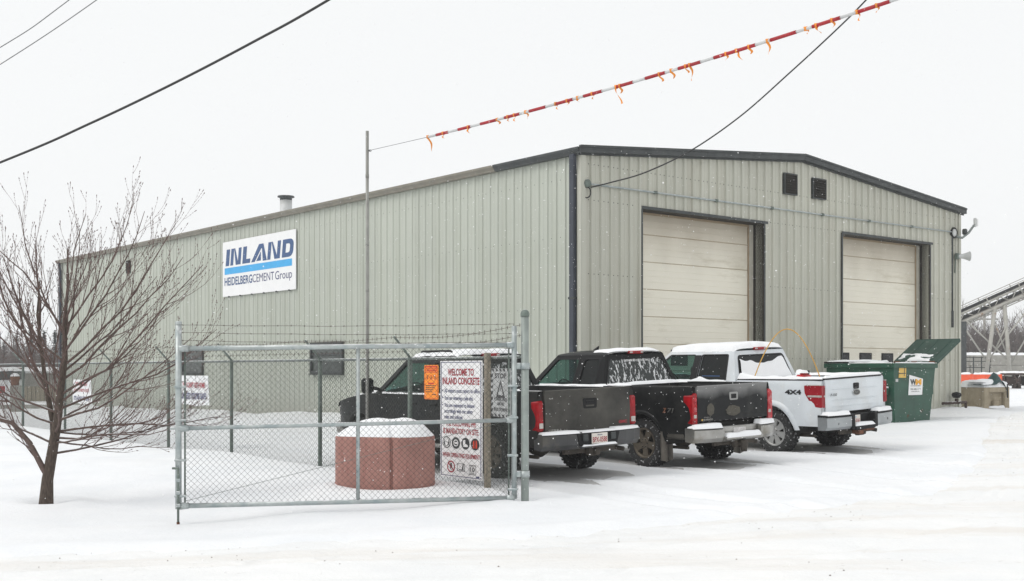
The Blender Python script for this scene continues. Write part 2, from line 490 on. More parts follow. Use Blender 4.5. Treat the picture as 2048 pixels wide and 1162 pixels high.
def snow_ground_mat(name, base, dirt, dirt_amt, fine):
    m = bpy.data.materials.new(name); m.use_nodes = True
    t = m.node_tree; N = t.nodes; L = t.links
    b = N['Principled BSDF']; b.inputs['Roughness'].default_value = .6; b.inputs['Specular IOR Level'].default_value = .2
    tc = N.new('ShaderNodeTexCoord')
    def nz(scale, det=5, sx=1, sy=1, rot=0):
        mp = N.new('ShaderNodeMapping'); mp.inputs['Scale'].default_value = (sx, sy, 1); mp.inputs['Rotation'].default_value = (0, 0, rot)
        L.new(tc.outputs['Object'], mp.inputs[0])
        n = N.new('ShaderNodeTexNoise'); n.inputs['Scale'].default_value = scale; n.inputs['Detail'].default_value = det
        n.inputs['Roughness'].default_value = .6
        L.new(mp.outputs[0], n.inputs['Vector']); return n.outputs['Fac']
    def rng(s, lo, hi, a=0, c=1):
        r = N.new('ShaderNodeMapRange'); r.inputs[1].default_value = lo; r.inputs[2].default_value = hi
        r.inputs[3].default_value = a; r.inputs[4].default_value = c; L.new(s, r.inputs[0]); return r.outputs[0]
    def mul(a, c):
        k = N.new('ShaderNodeMath'); k.operation = 'MULTIPLY'; L.new(a, k.inputs[0]); L.new(c, k.inputs[1]); return k.outputs[0]
    def mix(f, a, col):
        x = N.new('ShaderNodeMix'); x.data_type = 'RGBA'; L.new(f, x.inputs[0])
        if isinstance(a, tuple): x.inputs[6].default_value = (*a, 1)
        else: L.new(a, x.inputs[6])
        x.inputs[7].default_value = (*col, 1); return x.outputs[2]
    c = mix(rng(nz(.7), .38, .68), base, tuple(v*q_ for v, q_ in zip(base, (.935, .945, .955))))
    if dirt_amt > 0:
        streak = rng(nz(.55, 6, .18, 1.5, R(-14)), .50, .72, 0, .55*dirt_amt)
        c = mix(streak, c, dirt)
        spk = mul(rng(nz(16, 3), .66, .72), rng(nz(1.1, 4, .35, 1.4, R(-14)), .5, .66, 0, dirt_amt))
        c = mix(spk, c, tuple(v*.45 for v in dirt))
    L.new(c, b.inputs['Base Color'])
    ad = N.new('ShaderNodeMath'); ad.operation = 'MULTIPLY_ADD'; ad.inputs[1].default_value = .35
    L.new(nz(fine, 6), ad.inputs[0]); L.new(nz(2.2, 4), ad.inputs[2])
    bp = N.new('ShaderNodeBump'); bp.inputs['Strength'].default_value = .45; bp.inputs['Distance'].default_value = .05
    L.new(ad.outputs[0], bp.inputs['Height']); L.new(bp.outputs[0], b.inputs['Normal'])
    return m
ground_mat = snow_ground_mat('fresh_snow', (.86, .87, .885), (.64, .60, .54), .18, 20)
road_mat = snow_ground_mat('packed_road_snow', (.86, .86, .855), (.64, .56, .46), .95, 26)
tag(grid_obj('snow_ground', GX, GY, GZ, ground_mat), 'fresh snow covering the yard and verge', kind='structure')

# packed-snow road and drive
rx = np.concatenate([np.linspace(-78, -14, 60), np.arange(-13.9, 18, .12), np.geomspace(18.2, 78, 70)])
tt = np.concatenate([np.linspace(0, .45, 40), np.linspace(.455, 1, 170)])
RXX, TT = np.meshgrid(rx, tt)
E = road_edge(RXX) + .30*vnoise(RXX, RXX*0+3, .9, 1) + .22*vnoise(RXX, RXX*0, 2.6, 4) + .1*vnoise(RXX, RXX*0, 6.1, 2)
Y0 = -6.0
RYY = Y0 + (E-Y0)*TT
RZ = gh_arr(RXX, RYY)
dd = E - RYY
RZ = RZ + .012 - .05*np.exp(-(dd/.16)**2)
def arc_track(X, Y, off, w):
    # tyre lines that follow the road and swing into the yard
    yc = road_edge(X) - off + .12*np.sin(X*.5+off)
    return np.exp(-((Y-yc)/w)**2)
for off, w, a in ((1.1, .13, .03), (1.5, .09, .02), (2.55, .15, .034), (2.95, .1, .02), (4.0, .14, .03), (4.35, .1, .02), (5.4, .16, .03), (.55, .08, .018)):
    k = arc_track(RXX, RYY, off, w)
    k2 = arc_track(RXX, RYY, off+w*2.1, w*.7)
    md = .6+.4*vnoise(RXX, RYY, .5, off)
    RZ += (-a*k + a*.7*k2)*md
RZ += .006*vnoise(RXX, RYY, 3.1, 3) + .004*vnoise(RXX, RYY, 7.3, 5)
tag(grid_obj('road', RXX, RYY, RZ, road_mat), 'packed snow road with tyre ruts and a little grit', kind='structure')

# thin grey snow under the parked trucks, darkened to stand in for their shade
shade_mat = snow_ground_mat('shade_darkened_snow', (.50, .495, .49), (.28, .26, .23), .7, 24)
def shade_patch(ox, oy, hx, hy, ang):
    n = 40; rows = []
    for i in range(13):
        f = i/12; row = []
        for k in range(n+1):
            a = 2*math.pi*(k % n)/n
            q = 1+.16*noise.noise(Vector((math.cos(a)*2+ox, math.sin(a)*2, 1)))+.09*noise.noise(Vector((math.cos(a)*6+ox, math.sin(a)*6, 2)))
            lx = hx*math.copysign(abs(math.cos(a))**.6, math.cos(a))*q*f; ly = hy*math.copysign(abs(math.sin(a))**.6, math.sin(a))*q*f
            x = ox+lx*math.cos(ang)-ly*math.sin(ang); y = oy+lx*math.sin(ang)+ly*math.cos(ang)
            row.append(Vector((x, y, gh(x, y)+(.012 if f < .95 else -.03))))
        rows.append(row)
    mb = MB(); mb.grid(rows, flip=True); tag(mb.build('truck_shade_snow', shade_mat), 'thin grey snow with painted shade under a parked truck', kind='structure')
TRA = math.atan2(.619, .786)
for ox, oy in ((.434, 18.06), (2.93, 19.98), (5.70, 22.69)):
    shade_patch(ox-1.5*math.sin(TRA)+.1, oy+1.5*math.cos(TRA), 1.12, 3.0, TRA)

mb = MB()
rnd = random.Random(3)
for i in range(240):
    x = rnd.uniform(-8, 14); yb = float(road_edge(x)); y = rnd.uniform(max(7, yb-5), yb-.2)
    if rnd.random() < .5: y = yb - abs(rnd.gauss(.9, .5))
    s = rnd.uniform(.003, .009)*(1.8 if rnd.random() < .05 else 1)
    z = gh(x, y)+.012
    vs = [(x+s*rnd.uniform(.6, 1.4), y, z), (x, y+s*rnd.uniform(.6, 1.4), z), (x-s*rnd.uniform(.6, 1.4), y, z), (x, y-s, z), (x, y, z+s*.9)]
    mb.add(vs, [(0,1,4),(1,2,4),(2,3,4),(3,0,4)])
tag(mb.build('grit', pm('brown_grit', (.12, .075, .045), .9)), 'scattered brown grit on the packed snow road', kind='stuff')

# ------------------------------------------------------------------ warehouse
BX, BY = (1162-1024)/FPX*26.0, 26.0
BA = math.atan2(.6326, .7745)
bc, bs = math.cos(BA), math.sin(BA)
WID, LEN, EAVE, RIDGE = 15.74, 34.6, 6.44, 7.16
def ray(px, py): return Vector(((px-1024)/FPX, 1, (HOR-py)/FPX))
def onF(px, py, y0=0.0):     # point of the front wall plane in the building's own axes
    d = ray(px, py); du = d.x*bc + d.y*bs; dv = -d.x*bs + d.y*bc
    cu = BX*bc + BY*bs; cv = -BX*bs + BY*bc
    t = (cv + y0)/dv
    return (t*du - cu, CAMZ + t*d.z)
def onL(px, py, x0=0.0):     # point of the long wall plane
    d = ray(px, py); du = d.x*bc + d.y*bs; dv = -d.x*bs + d.y*bc
    cu = BX*bc + BY*bs; cv = -BX*bs + BY*bc
    t = (cu + x0)/du
    return (t*dv - cv, CAMZ + t*d.z)
WH = empty('warehouse', (BX, BY, 0), BA)
tag(WH, 'long grey green metal clad warehouse with two cream overhead doors', 'warehouse')
WMAT = Matrix.Translation((BX, BY, 0)) @ Matrix.Rotation(BA, 4, 'Z')
def roofz(x): return EAVE + (RIDGE-EAVE)*(1-abs(x-WID/2)/(WID/2))

d1a, d1t = onF(1283, 418); d1b, _ = onF(1525, 446)
d2a, d2t = onF(1683, 468); d2b, _ = onF(1857, 488)
DOORS = [(d1a, d1b, d1t), (d2a, d2b, d2t)]
PITCH = .3048
def rib_profile(w0, w1, dep=.028):
    pts = []
    k = int(math.floor(w0/PITCH))
    while k*PITCH < w1+PITCH:
        c = k*PITCH
        for o, d in ((-.052, 0), (-.030, dep), (.030, dep), (.052, 0), (.118, 0), (.132, .007), (.158, .007), (.172, 0)):
            pts.append((c+o, d))
        k += 1
    def at(x):
        for (a, da), (b, db) in zip(pts, pts[1:]):
            if a <= x <= b: return da + (db-da)*(x-a)/max(1e-9, b-a)
        return 0
    inn = [(x, d) for x, d in pts if w0+1e-4 < x < w1-1e-4]
    return [(w0, at(w0)), *inn, (w1, at(w1))], at
# long wall: one shared sheet, repeated
PW = PITCH*3
prof, _ = rib_profile(.15, .15+PW-.004)
mb = MB()
rows = []
for z in (-.4, EAVE-.02): rows.append([Vector((-d, (x-.15), z)) for x, d in prof])
mb.grid(rows, 0, False, flip=True)
sheet = mb.mesh('wall_panel', M['wallL'])
mb = MB(); mb.xbox(-.0, .2, .06, LEN, -.4, EAVE-.03)
lw = mb.build('long_wall', M['wallL'], WH)
n = int((LEN-.1)/PW)
for i in range(n+1):
    link('wall_panel', sheet, WH, loc=(-.004, .07+i*PW, 0)) if .07+(i+1)*PW < LEN+.5 else None
# front wall sheets, cut round the doors
mb = MB()
def front_strip(mb, x0, d0, x1, d1):
    for a, b, zt in DOORS:
        for c in (a, b):
            if x0+1e-6 < c < x1-1e-6:
                dm = d0+(d1-d0)*(c-x0)/(x1-x0)
                front_strip(mb, x0, d0, c, dm); front_strip(mb, c, dm, x1, d1); return
    mid = (x0+x1)/2
    zb = -.2
    for a, b, zt in DOORS:
        if a < mid < b: zb = zt
    mb.add([(x0, -d0, zb), (x1, -d1, zb), (x1, -d1, roofz(x1)-.02), (x0, -d0, roofz(x0)-.02)], [(0, 1, 2, 3)])
x = .08
while x < WID-.05:
    x1 = min(x+PW-.004, WID-.04)
    pr, _ = rib_profile(x, x1, .044)
    pr = [p for p in pr]
    # break at the ridge
    mb = MB()
    for (a, da), (b, db) in zip(pr, pr[1:]): front_strip(mb, a, da, b, db)
    mb.build('front_panel', M['wallF'], WH, loc=(0, -.004, 0))
    x += PW
# solid front wall behind the sheets
mb = MB()
xs = [0, d1a, d1b, d2a, d2b, WID]
for i in range(5):
    a, b = xs[i], xs[i+1]
    zb = -.2 if i % 2 == 0 else DOORS[i//2][2]
    cuts = [a] + ([WID/2] if a < WID/2 < b else []) + [b]
    for p, q in zip(cuts, cuts[1:]):
        mb.prism([(p, zb), (q, zb), (q, roofz(q)-.03), (p, roofz(p)-.03)], .0, .22, lambda u, z, h: Vector((u, h, z)))
mb.build('front_wall', M['wallF'], WH)
mb = MB(); mb.xbox(WID-.2, WID, .25, LEN, -.4, EAVE-.05); mb.build('side_wall', M['wallF'], WH)
mb = MB(); mb.prism([(0.22, -.4), (WID-.22, -.4), (WID-.22, EAVE-.1), (WID/2, RIDGE-.1), (.22, EAVE-.1)], LEN-.2, LEN, lambda u, z, h: Vector((u, h, z))); mb.build('rear_wall', M['wallF'], WH)
# roof
OH = .14
mb = MB()
sl = (RIDGE-EAVE)/(WID/2)
for sgn in (0, 1):
    xe = -OH if sgn == 0 else WID+OH
    ze = EAVE - sl*OH
    pts = [(xe, ze+.015), (WID/2, RIDGE+.015), (WID/2, RIDGE+.10), (xe, ze+.10)]
    if sgn: pts = pts[::-1]
    mb.prism(pts, -OH+.01, LEN+.15, lambda u, z, h: Vector((u, h, z)))
mb.build('roof', SNOW, WH, fix=True)
# rake trim of the gable: two lapped strips each side
def rake(x0, x1):
    mb = MB()
    z0, z1 = roofz(x0), roofz(x1)
    for lo, hi, y0, y1 in ((-.035, .105, -OH-.03, .0), (.085, .135, -OH-.05, -OH+.03), (-.075, -.03, -OH+.06, -.036)):
        mb.prism([(x0, z0+lo), (x1, z1+lo), (x1, z1+hi), (x0, z0+hi)], y0, y1, lambda u, z, h: Vector((u, h, z)))
    return mb
for a, b in ((-OH-.02, 4.0), (4.004, WID/2), (WID/2+.004, 12), (12.004, WID+OH+.02)):
    rake(a, b).build('rake_trim', M['trimdark'], WH, fix=True)
# gutters
gcut, _ = onL(985, 340, -.2)
ez = EAVE - sl*OH
gp = [(-.04, ez-.05), (-.14, ez-.05), (-.155, ez-.01), (-.20, ez+.05), (-.20, ez+.10), (-.18, ez+.10), (-.17, ez+.06), (-.04, ez+.06)]
for a, b, mm in ((-OH+.03, gcut, 'trimdark'), (gcut+.004, LEN+.1, 'trimtan')):
    mb = MB(); mb.prism(gp[::-1], a, b, lambda u, z, h: Vector((u, h, z)))
    o = mb.build('gutter', M[mm], WH, fix=True)
    o['label'] = 'charcoal gutter' if mm == 'trimdark' else 'tan gutter'
mb = MB(); mb.xbox(-.03, .10, -.065, .0, -.2, EAVE-.03, b=.008); mb.xbox(-.065, -.031, -.065, .065, -.2, EAVE-.06, b=.008); mb.build('corner_trim', M['wallF'], WH)
mb = MB(); mb.xbox(WID-.09, WID+.03, -.06, .0, -.2, EAVE-.03, b=.008); mb.build('corner_trim', M['wallF'], WH)
def downspout(y):
    mb = MB(); w = .075
    pth = [(-.16, y-.06, ez-.05), (-.16, y-.06, ez-.16), (-.105, y, ez-.42), (-.105, y, -.2)]
    for p, q in zip(pth, pth[1:]):
        p = Vector(p); q = Vector(q); d = (q-p)
        zq = d.to_track_quat('Z', 'X').to_matrix().to_4x4(); zq.translation = p
        mb.xbox(-.05, .05, -w, w, -.01, d.length+.01, b=.012, M=Matrix.Translation(p) @ Matrix.Shear('XY', 4, (d.x/d.z if d.z else 0, d.y/d.z if d.z else 0)) @ Matrix.Scale(1 if d.z > 0 else -1, 4, (0,0,1)))
    o = mb.build('downspout', M['spout'], WH, fix=True)
    b = MB()
    for z in (3.2, 1.2): b.xbox(-.165, -.01, y-w-.02, y+w+.02, z-.025, z+.025, b=.005)
    b.build('bracket', M['trimdark'], o)
downspout(.16); downspout(LEN-.25)
# screws in rows
mb = MB()
for z in (1.25, 3.0, 4.6, 5.9):
    k = 0
    while k*PITCH < LEN-.2:
        c = k*PITCH+.15
        for o in (-.085, .085): mb.xbox(-.012, -.003, c+o-.009, c+o+.009, z-.009, z+.009)
        k += 1
tag(mb.build('screw', M['trimdark'], WH), kind='stuff')
mb = MB()
for z in (1.9, 3.75, 5.4, 6.2):
    k = 1
    while k*PITCH < WID-.1:
        c = k*PITCH
        if not any(a-.15 < c < b+.15 and z < t+.1 for a, b, t in DOORS):
            for o in (-.085, .085): mb.xbox(c+o-.009, c+o+.009, -.012, -.003, z-.009, z+.009)
        k += 1
tag(mb.build('screw', M['trimdark'], WH), kind='stuff')
# overhead doors
RECESS = .34
def overhead_door(i, a, b, zt):
    zb = .28
    root = empty('overhead_door', (a, RECESS, zb)); root.parent = WH
    ns = 8
    hgt = zt + .12 - zb
    sh = hgt/ns
    w = b-a
    for k in range(ns):
        z0 = k*sh; pan = MB()
        pan.xbox(-.1, w+.1, 0, .05, z0+.006, z0+sh-.006, b=.012)
        if k > 0:
            for q in (.28, .5, .72): pan.xbox(-.1, w+.1, -.005, .004, z0+sh*q-.012, z0+sh*q+.012, b=.004)
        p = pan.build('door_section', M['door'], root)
        s = MB(); s.xbox(-.1, w+.1, .012, .03, z0-.012, z0+.012); s.build('seam', M['doorbrown'], root)
        if k == 0:
            pass
        if k == 2:
            for j in range(4):
                cx = w*(j+.5)/4
                f = MB(); f.xbox(cx-.30, cx+.30, -.018, .004, z0+.13, z0+sh-.13, b=.01)
                ob = f.build('window_frame', M['black'], root)
                g = MB(); g.xbox(cx-.25, cx+.25, -.024, -.019, z0+.17, z0+sh-.17); g.build('pane', M['dark'], root)
    # jambs, head and edge trim
    for (x0, x1) in ((-.0, -.02), (w, w+.02)):
        mb = MB(); mb.xbox(x0-.001 if x0 == 0 else x0, x1, -RECESS-.045, -.012, -.4, zt-zb, b=.004); mb.build('jamb', M['jamb'], root)
    mb = MB(); mb.xbox(-.02, w+.02, -RECESS-.045, -.012, zt-zb-.002, zt-zb+.03, b=.004); mb.build('header', M['jamb'], root)
    mb = MB(); mb.xbox(-.05, w+.16, -RECESS-.055, -RECESS-.046, zt-zb+.0, zt-zb+.07); mb.build('drip_edge', M['trimdark'], root)
    for x0 in (-.055, w+.005):
        mb = MB(); mb.xbox(x0, x0+.05, -RECESS-.055, -RECESS-.046, -.4, zt-zb-.002); mb.build('edge_trim', M['trimdark'], root)
    mb = MB(); mb.xbox(w-.15, w-.001, -.05, -.001, -.2, zt-zb-.004, b=.01); mb.build('door_track', M['track'], root)
    mb = MB(); mb.xbox(w-.19, w-.152, -.03, -.001, -.2, zt-zb-.004, b=.004); mb.build('door_stop', M['doorbrown'], root)
    mb = MB(); mb.xbox(.0, w-.131, -.03, -.006, zt-zb-.06, zt-zb-.004, b=.004); mb.build('weather_strip', M['doorbrown'], root)
for i, (a, b, t) in enumerate(DOORS): overhead_door(i, a, b, t)
# louvred vents on the gable
for (pa, pb) in (((1565, 350), (1588, 388)), ((1622, 360), (1646, 397))):
    u0, z1 = onF(*pa); u1, z0 = onF(pb[0], pb[1])
    z0 = onF((pa[0]+pb[0])/2, pb[1])[1]; z1 = onF((pa[0]+pb[0])/2, pa[1])[1]
    o = MB(); o.xbox(u0, u1, -.05, -.042, z0, z1)
    f = o.build('gable_vent', M['black'], WH)
    fr = MB()
    for bx in ((u0-.03, u0, z0, z1), (u1, u1+.03, z0, z1), (u0-.03, u1+.03, z1, z1+.03), (u0-.03, u1+.03, z0-.03, z0)):
        fr.xbox(bx[0], bx[1], -.10, -.03, bx[2], bx[3], b=.004)
    fr.build('vent_frame', M['trimdark'], f)
    ns = 8; h = (z1-z0)/ns
    sm = MB(); sm.xbox(u0+.005, u1-.005, -.045, .045, -.006, .006, M=Matrix.Rotation(R(-38), 4, 'X'))
    me = sm.mesh('slat', M['jamb'])
    for k in range(ns): link('slat', me, f, loc=(0, -.07, z0+(k+.5)*h))
# conduit along the front, light, horn and gas pipe
ca = onF(1172, 368); cb = onF(1899, 464)
mb = MB(); mb.tube([(ca[0], -.065, ca[1]), (cb[0], -.065, cb[1])], .022, 8)
con = mb.build('conduit', M['galv'], WH)
for k in range(1, 7):
    t = k/7; mb = MB(); c = Vector((ca[0]+(cb[0]-ca[0])*t, -.065, ca[1]+(cb[1]-ca[1])*t))
    mb.xbox(c.x-.05, c.x+.05, c.y-.035, c.y+.035, c.z-.035, c.z+.035, b=.01); mb.build('conduit_clamp', M['galvpost'], con)
mb = MB(); mb.lathe([(0, -.03), (.09, -.03), (.10, 0), (.09, .03), (0, .03)], 16, Matrix.Translation((ca[0]-.02, -.07, ca[1])) @ Matrix.Rotation(R(90), 4, 'X'))
mb.build('cable_anchor', M['galvpost'], WH)
cx, cz = onF(1901, 470); _, cz2 = onF(1901, 655)
mb = MB(); mb.tube([(cx, -.06, cz), (cx, -.06, cz2+.5)], .028, 8); mb.tube([(cx, -.06, cz2+.5), (cx, -.06, cz2)], .045, 8); mb.build('conduit', M['trimdark'], WH)
def lamp_parts():
    u, z = onF(1904, 466)
    rt = empty('floodlight', mat=WMAT @ Matrix.Translation((u, -.06, z)))
    tag(rt, 'small floodlight on a bent arm at the right end of the long conduit', 'floodlight')
    mb = MB(); mb.lathe([(.13, -.03), (.17, -.03), (.17, .03), (.13, .03)], 18, Matrix.Rotation(R(90), 4, 'X'), closed=True); mb.build('mounting_ring', M['black'], rt)
    mb = MB(); mb.lathe([(0, -.035), (.11, -.035), (.12, .0), (.11, .035), (0, .035)], 14, Matrix.Rotation(R(90), 4, 'X')); mb.build('junction_box', M['grey'], rt)
    mb = MB(); mb.tube([(.1, -.02, -.1), (.30, -.10, -.14), (.50, -.2, .02), (.66, -.3, .28)], .04, 8); mb.build('arm', M['rail'], rt)
    mb = MB(); mb.xbox(.34, .46, -.2, -.06, -.04, .14, b=.03); mb.build('photocell', M['trimdark'], rt)
    h = MB(); h.xbox(-.05, .05, -.04, .04, -.14, .14, b=.025, M=Matrix.Translation((.68, -.31, .34))); h.build('lamp_head', M['grey'], rt)
    g = MB(); g.xbox(-.03, .03, -.05, .05, -.12, .12, b=.02, M=Matrix.Translation((.735, -.33, .34))); g.build('lens', M['white'], rt)
lamp_parts()
u, z = onF(1908, 513)
hs = empty('horn_speaker', mat=WMAT @ Matrix.Translation((u, -.1, z)))
tag(hs, 'grey horn loudspeaker sticking out past the right corner of the warehouse', 'loudspeaker')
mb = MB(); ax = Vector((.75, -.65, .0)).normalized(); q = ax.to_track_quat('Z', 'Y').to_matrix().to_4x4()
mb.lathe([(0, .0), (.05, .0), (.06, .08), (.085, .22), (.14, .36), (.15, .38), (.13, .37), (.07, .24), (.0, .15)], 16, q); mb.build('horn', M['grey'], hs)
mb = MB(); mb.xbox(-.06, .06, -.06, .06, -.09, .09, b=.02); mb.tube([(0, .05, -.05), (0, .07, -.5)], .018, 6); mb.build('horn_bracket', M['galvpost'], hs)
u, z = onF(1890, 806); u2, z2 = onF(1907, 800)
gm = empty('gas_pipe', mat=WMAT @ Matrix.Translation((u, -.25, z)))
tag(gm, 'dark gas pipe with a regulator at the foot of the warehouse right corner', 'gas pipe')
mb = MB(); mb.tube([(-.55, 0, 0), (.75, 0, .02), (.75, .0, -.6)], .045, 8); mb.tube([(.22, 0, 0), (.22, 0, .14)], .05, 8); mb.build('pipe', M['rustdark'], gm)
mb = MB(); mb.lathe([(0, -.09), (.10, -.08), (.15, 0), (.12, .07), (0, .1)], 14, Matrix.Translation((.22, 0, .24))); mb.build('regulator', M['black'], gm)
# windows of the long wall
def side_window(p0, p1, tilt=0):
    y1, z1 = onL(*p0, -.05); y0, _ = onL(p1[0], p0[1], -.05); z1 = onL((p0[0]+p1[0])/2, p0[1], -.05)[1]; z0 = onL((p0[0]+p1[0])/2, p1[1], -.05)[1]
    o = MB(); o.xbox(-.055, -.034, y0, y1, z0, z1); w = o.build('window', M['winglass'], WH)
    f = MB(); t = .075
    for bx in ((y0-t, y0, z0-t, z1+t), (y1, y1+t, z0-t, z1+t)): f.xbox(-.11, -.03, *bx, b=.01)
    for bx in ((y0, y1, z1, z1+t), (y0, y1, z0-t, z0)): f.xbox(-.108, -.032, *bx, b=.01)
    f.build('frame', M['trimdark'], w)
    s = MB(); zm = z0+(z1-z0)*.62; s.xbox(-.09, -.056, y0, y1, zm-.03, zm+.03, b=.01); s.build('sash_rail', M['trimdark'], w)
    s = MB(); s.xbox(-.14, -.03, y0-t-.03, y1+t+.03, z0-t-.04, z0-t-.001, b=.01); s.build('sill', M['trimdark'], w)
side_window((625, 689), (684, 742)); side_window((367, 700), (405, 744))
y0, z0 = onL(257, 532, -.05)
mb = MB(); mb.xbox(-.09, -.03, y0-.18, y0+.18, z0-.28, z0+.22, b=.01); v = mb.build('wall_vent', M['black'], WH)
sm = MB(); sm.xbox(-.03, .03, -.16, .16, -.005, .005, M=Matrix.Rotation(R(35), 4, 'Y')); me = sm.mesh('slat', M['jamb'])
for k in range(6): link('slat', me, v, loc=(-.1, y0, z0-.2+k*.07))
# flue
fy, fz = onL(572, 430, .9); _, fz1 = onL(572, 391, .9)
fl = empty('chimney', (.9, fy, roofz(.9)-.05)); fl.parent = WH
hh = fz1 - (roofz(.9)-.05)
mb = MB(); mb.lathe([(.20, 0), (.20, hh-.16), (.0, hh-.16)], 18); mb.build('flue_pipe', M['grey'], fl)
mb = MB(); mb.lathe([(.28, .0), (.23, .24), (.215, .26), (.205, .26)], 18); mb.build('collar', M['trimdark'], fl)
mb = MB(); mb.lathe([(0, hh), (.27, hh-.02), (.28, hh-.06), (.20, hh-.08), (.20, hh-.16), (0, hh-.16)], 18); mb.build('flue_cap', M['trimdark'], fl)

# ------------------------------------------------------------------ lettering
_font_cache = {}
def glyph_mesh(s, bold=0.0, shear=0.0, spacing=1.0):
    key = (s, bold, shear, spacing)
    if key in _font_cache: return _font_cache[key]
    cu = bpy.data.curves.new('text', 'FONT'); cu.body = s; cu.size = 1.0; cu.offset = bold; cu.shear = shear
    cu.resolution_u = 3; cu.space_character = spacing; cu.extrude = 0.0
    ob = bpy.data.objects.new('text', cu)
    me = ob.to_mesh()
    vs = [v.co.copy() for v in me.vertices]; fs = [tuple(p.vertices) for p in me.polygons]
    ob.to_mesh_clear()
    bpy.data.objects.remove(ob); bpy.data.curves.remove(cu)
    _font_cache[key] = (vs, fs)
    return vs, fs
def put_text(mb, s, x, y, h, w=None, bold=0.0, shear=0.0, z=.004, align='L', mi=0, thick=.0015):
    """text with capital height h; baseline at y; squeezed to width w; flat print a hair thick"""
    vs, fs = glyph_mesh(s, bold, shear)
    x0 = min(v.x for v in vs); x1 = max(v.x for v in vs)
    capv, _ = glyph_mesh('H', bold, 0); ch = max(v.y for v in capv)
    k = h/ch
    kx = (w/(x1-x0)) if w else k
    W = (x1-x0)*kx
    ox = {'L': x, 'C': x-W/2, 'R': x-W}[align]
    out = [(ox+(v.x-x0)*kx, y+v.y*k, z) for v in vs]
    mb.add(out, fs, mi)
    return W
def disc(mb, x, y, r, z, n=20, mi=0, ry=None):
    ry = ry or r
    vs = [(x+r*math.cos(2*math.pi*i/n), y+ry*math.sin(2*math.pi*i/n), z) for i in range(n)]
    mb.add(vs, [tuple(range(n))], mi)
def ring(mb, x, y, r, t, z, n=24, mi=0, ry=None):
    ry = ry or r
    vs = []
    for i in range(n):
        a = 2*math.pi*i/n; vs += [(x+r*math.cos(a), y+ry*math.sin(a), z), (x+(r-t)*math.cos(a), y+(ry-t)*math.sin(a), z)]
    mb.add(vs, [(2*i, 2*((i+1) % n), 2*((i+1) % n)+1, 2*i+1) for i in range(n)], mi)
def flat(mb, pts, z, mi=0):
    mb.add([(a, b, z) for a, b in pts], [tuple(range(len(pts)))], mi)
def rect(mb, x0, y0, x1, y1, z, mi=0): flat(mb, [(x0, y0), (x1, y0), (x1, y1), (x0, y1)], z, mi)

# ------------------------------------------------------------------ company sign on the long wall
ya, za1 = onL(446, 487, -.07); yb, zb1 = onL(592, 456, -.07); _, za0 = onL(447, 597, -.07); _, zb0 = onL(592, 575, -.07)
SW = ya - yb; SZ0 = (za0+zb0)/2; SH = (za1+zb1)/2 - SZ0
sm_ = WMAT @ frame((-.05, ya, SZ0), (0, -1, 0), (0, 0, 1))
cs = empty('company_sign', mat=sm_)
tag(cs, 'large white company sign with blue lettering high on the long warehouse wall', 'sign')
mb = MB(); mb.xbox(0, SW, 0, SH, 0, .03, b=.006)
mb.build('panel', M['white'], cs)
mb = MB()
for k in range(6): mb.xbox(SW*(.09+.165*k)-.05, SW*(.09+.165*k)+.05, -.03, .015, .005, .036, b=.004); 
mb.build('clip', M['trimdark'], cs)
mb = MB(); Z = .034
def para(pts): flat(mb, [(a*SW, b*SH) for a, b in pts], Z)
SHR = .017
def ital(x, y): return (x + SHR*(y-.56)/.30, y)
B0, B1 = .555, .855
def I(pts): para([ital(*p) for p in pts])
tk = .052
I([(.045, B0), (.045+tk, B0), (.045+tk, B1), (.045, B1)])                       # I
x0, x1 = .115, .26                                                               # N
def letter_n(x0, x1):
    I([(x0, B0), (x0+tk*.8, B0), (x0+tk*.8, B1-.01), (x0+tk*.8, B1), (x0, B1)])
    I([(x1-tk*.8, B0), (x1, B0), (x1, B1), (x1-tk*.8, B1)])
    I([(x0+tk*.8, B1), (x1-tk*1.35, B0), (x1-tk*.8, B0), (x1-tk*.8, B0+.06), (x0+tk*1.1, B1)])
letter_n(.115, .265)
I([(.29, B0), (.40, B0), (.40, B0+.075), (.29+tk, B0+.075), (.29+tk, B1), (.29, B1)])   # L
para([(.415, B0), (.465, B0), (.555, B1-.08), (.565, B1-.08), (.575, B0), (.63, B0), (.585, B1), (.525, B1)])  # A
para([(.485, B0+.01), (.55, B0+.01), (.55, B1-.13)])
letter_n(.635, .80)
def dpoly(x0, x1, y0, y1, r): return [(x0, y0)] + [(x1-r+r*math.sin(a), y0+r*2-r*2*math.cos(a)) for a in [math.pi/2*i/5 for i in range(6)]] + [(x1-r+r*math.cos(a), y1-r*2+r*2*math.sin(a)) for a in [math.pi/2*i/5 for i in range(6)]] + [(x0, y1)]
outer = [ital(*p) for p in dpoly(.825, .965, B0, B1, .05)]; inner = [ital(*p) for p in dpoly(.825+tk*.85, .965-tk*.85, B0+.075, B1-.075, .02)]
plate(mb, [(a*SW, b*SH) for a, b in outer], [[(a*SW, b*SH) for a, b in inner]], lambda a, b, h: Vector((a, b, Z+h)), .001)
put_text(mb, 'HEIDELBERG', .03*SW, .20*SH, .145*SH, .40*SW, bold=.019, z=Z)
mb.build('lettering', M['navy'], cs, fix=False)
mb = MB(); put_text(mb, 'CEMENT', .435*SW, .20*SH, .14*SH, .29*SW, z=Z); put_text(mb, 'Group', .74*SW, .20*SH, .14*SH, .215*SW, z=Z)
mb.build('lettering', M['dkblue'], cs)
mb = MB(); rect(mb, .03*SW, .40*SH, .955*SW, .52*SH, Z); mb.build('stripe', M['blue'], cs)

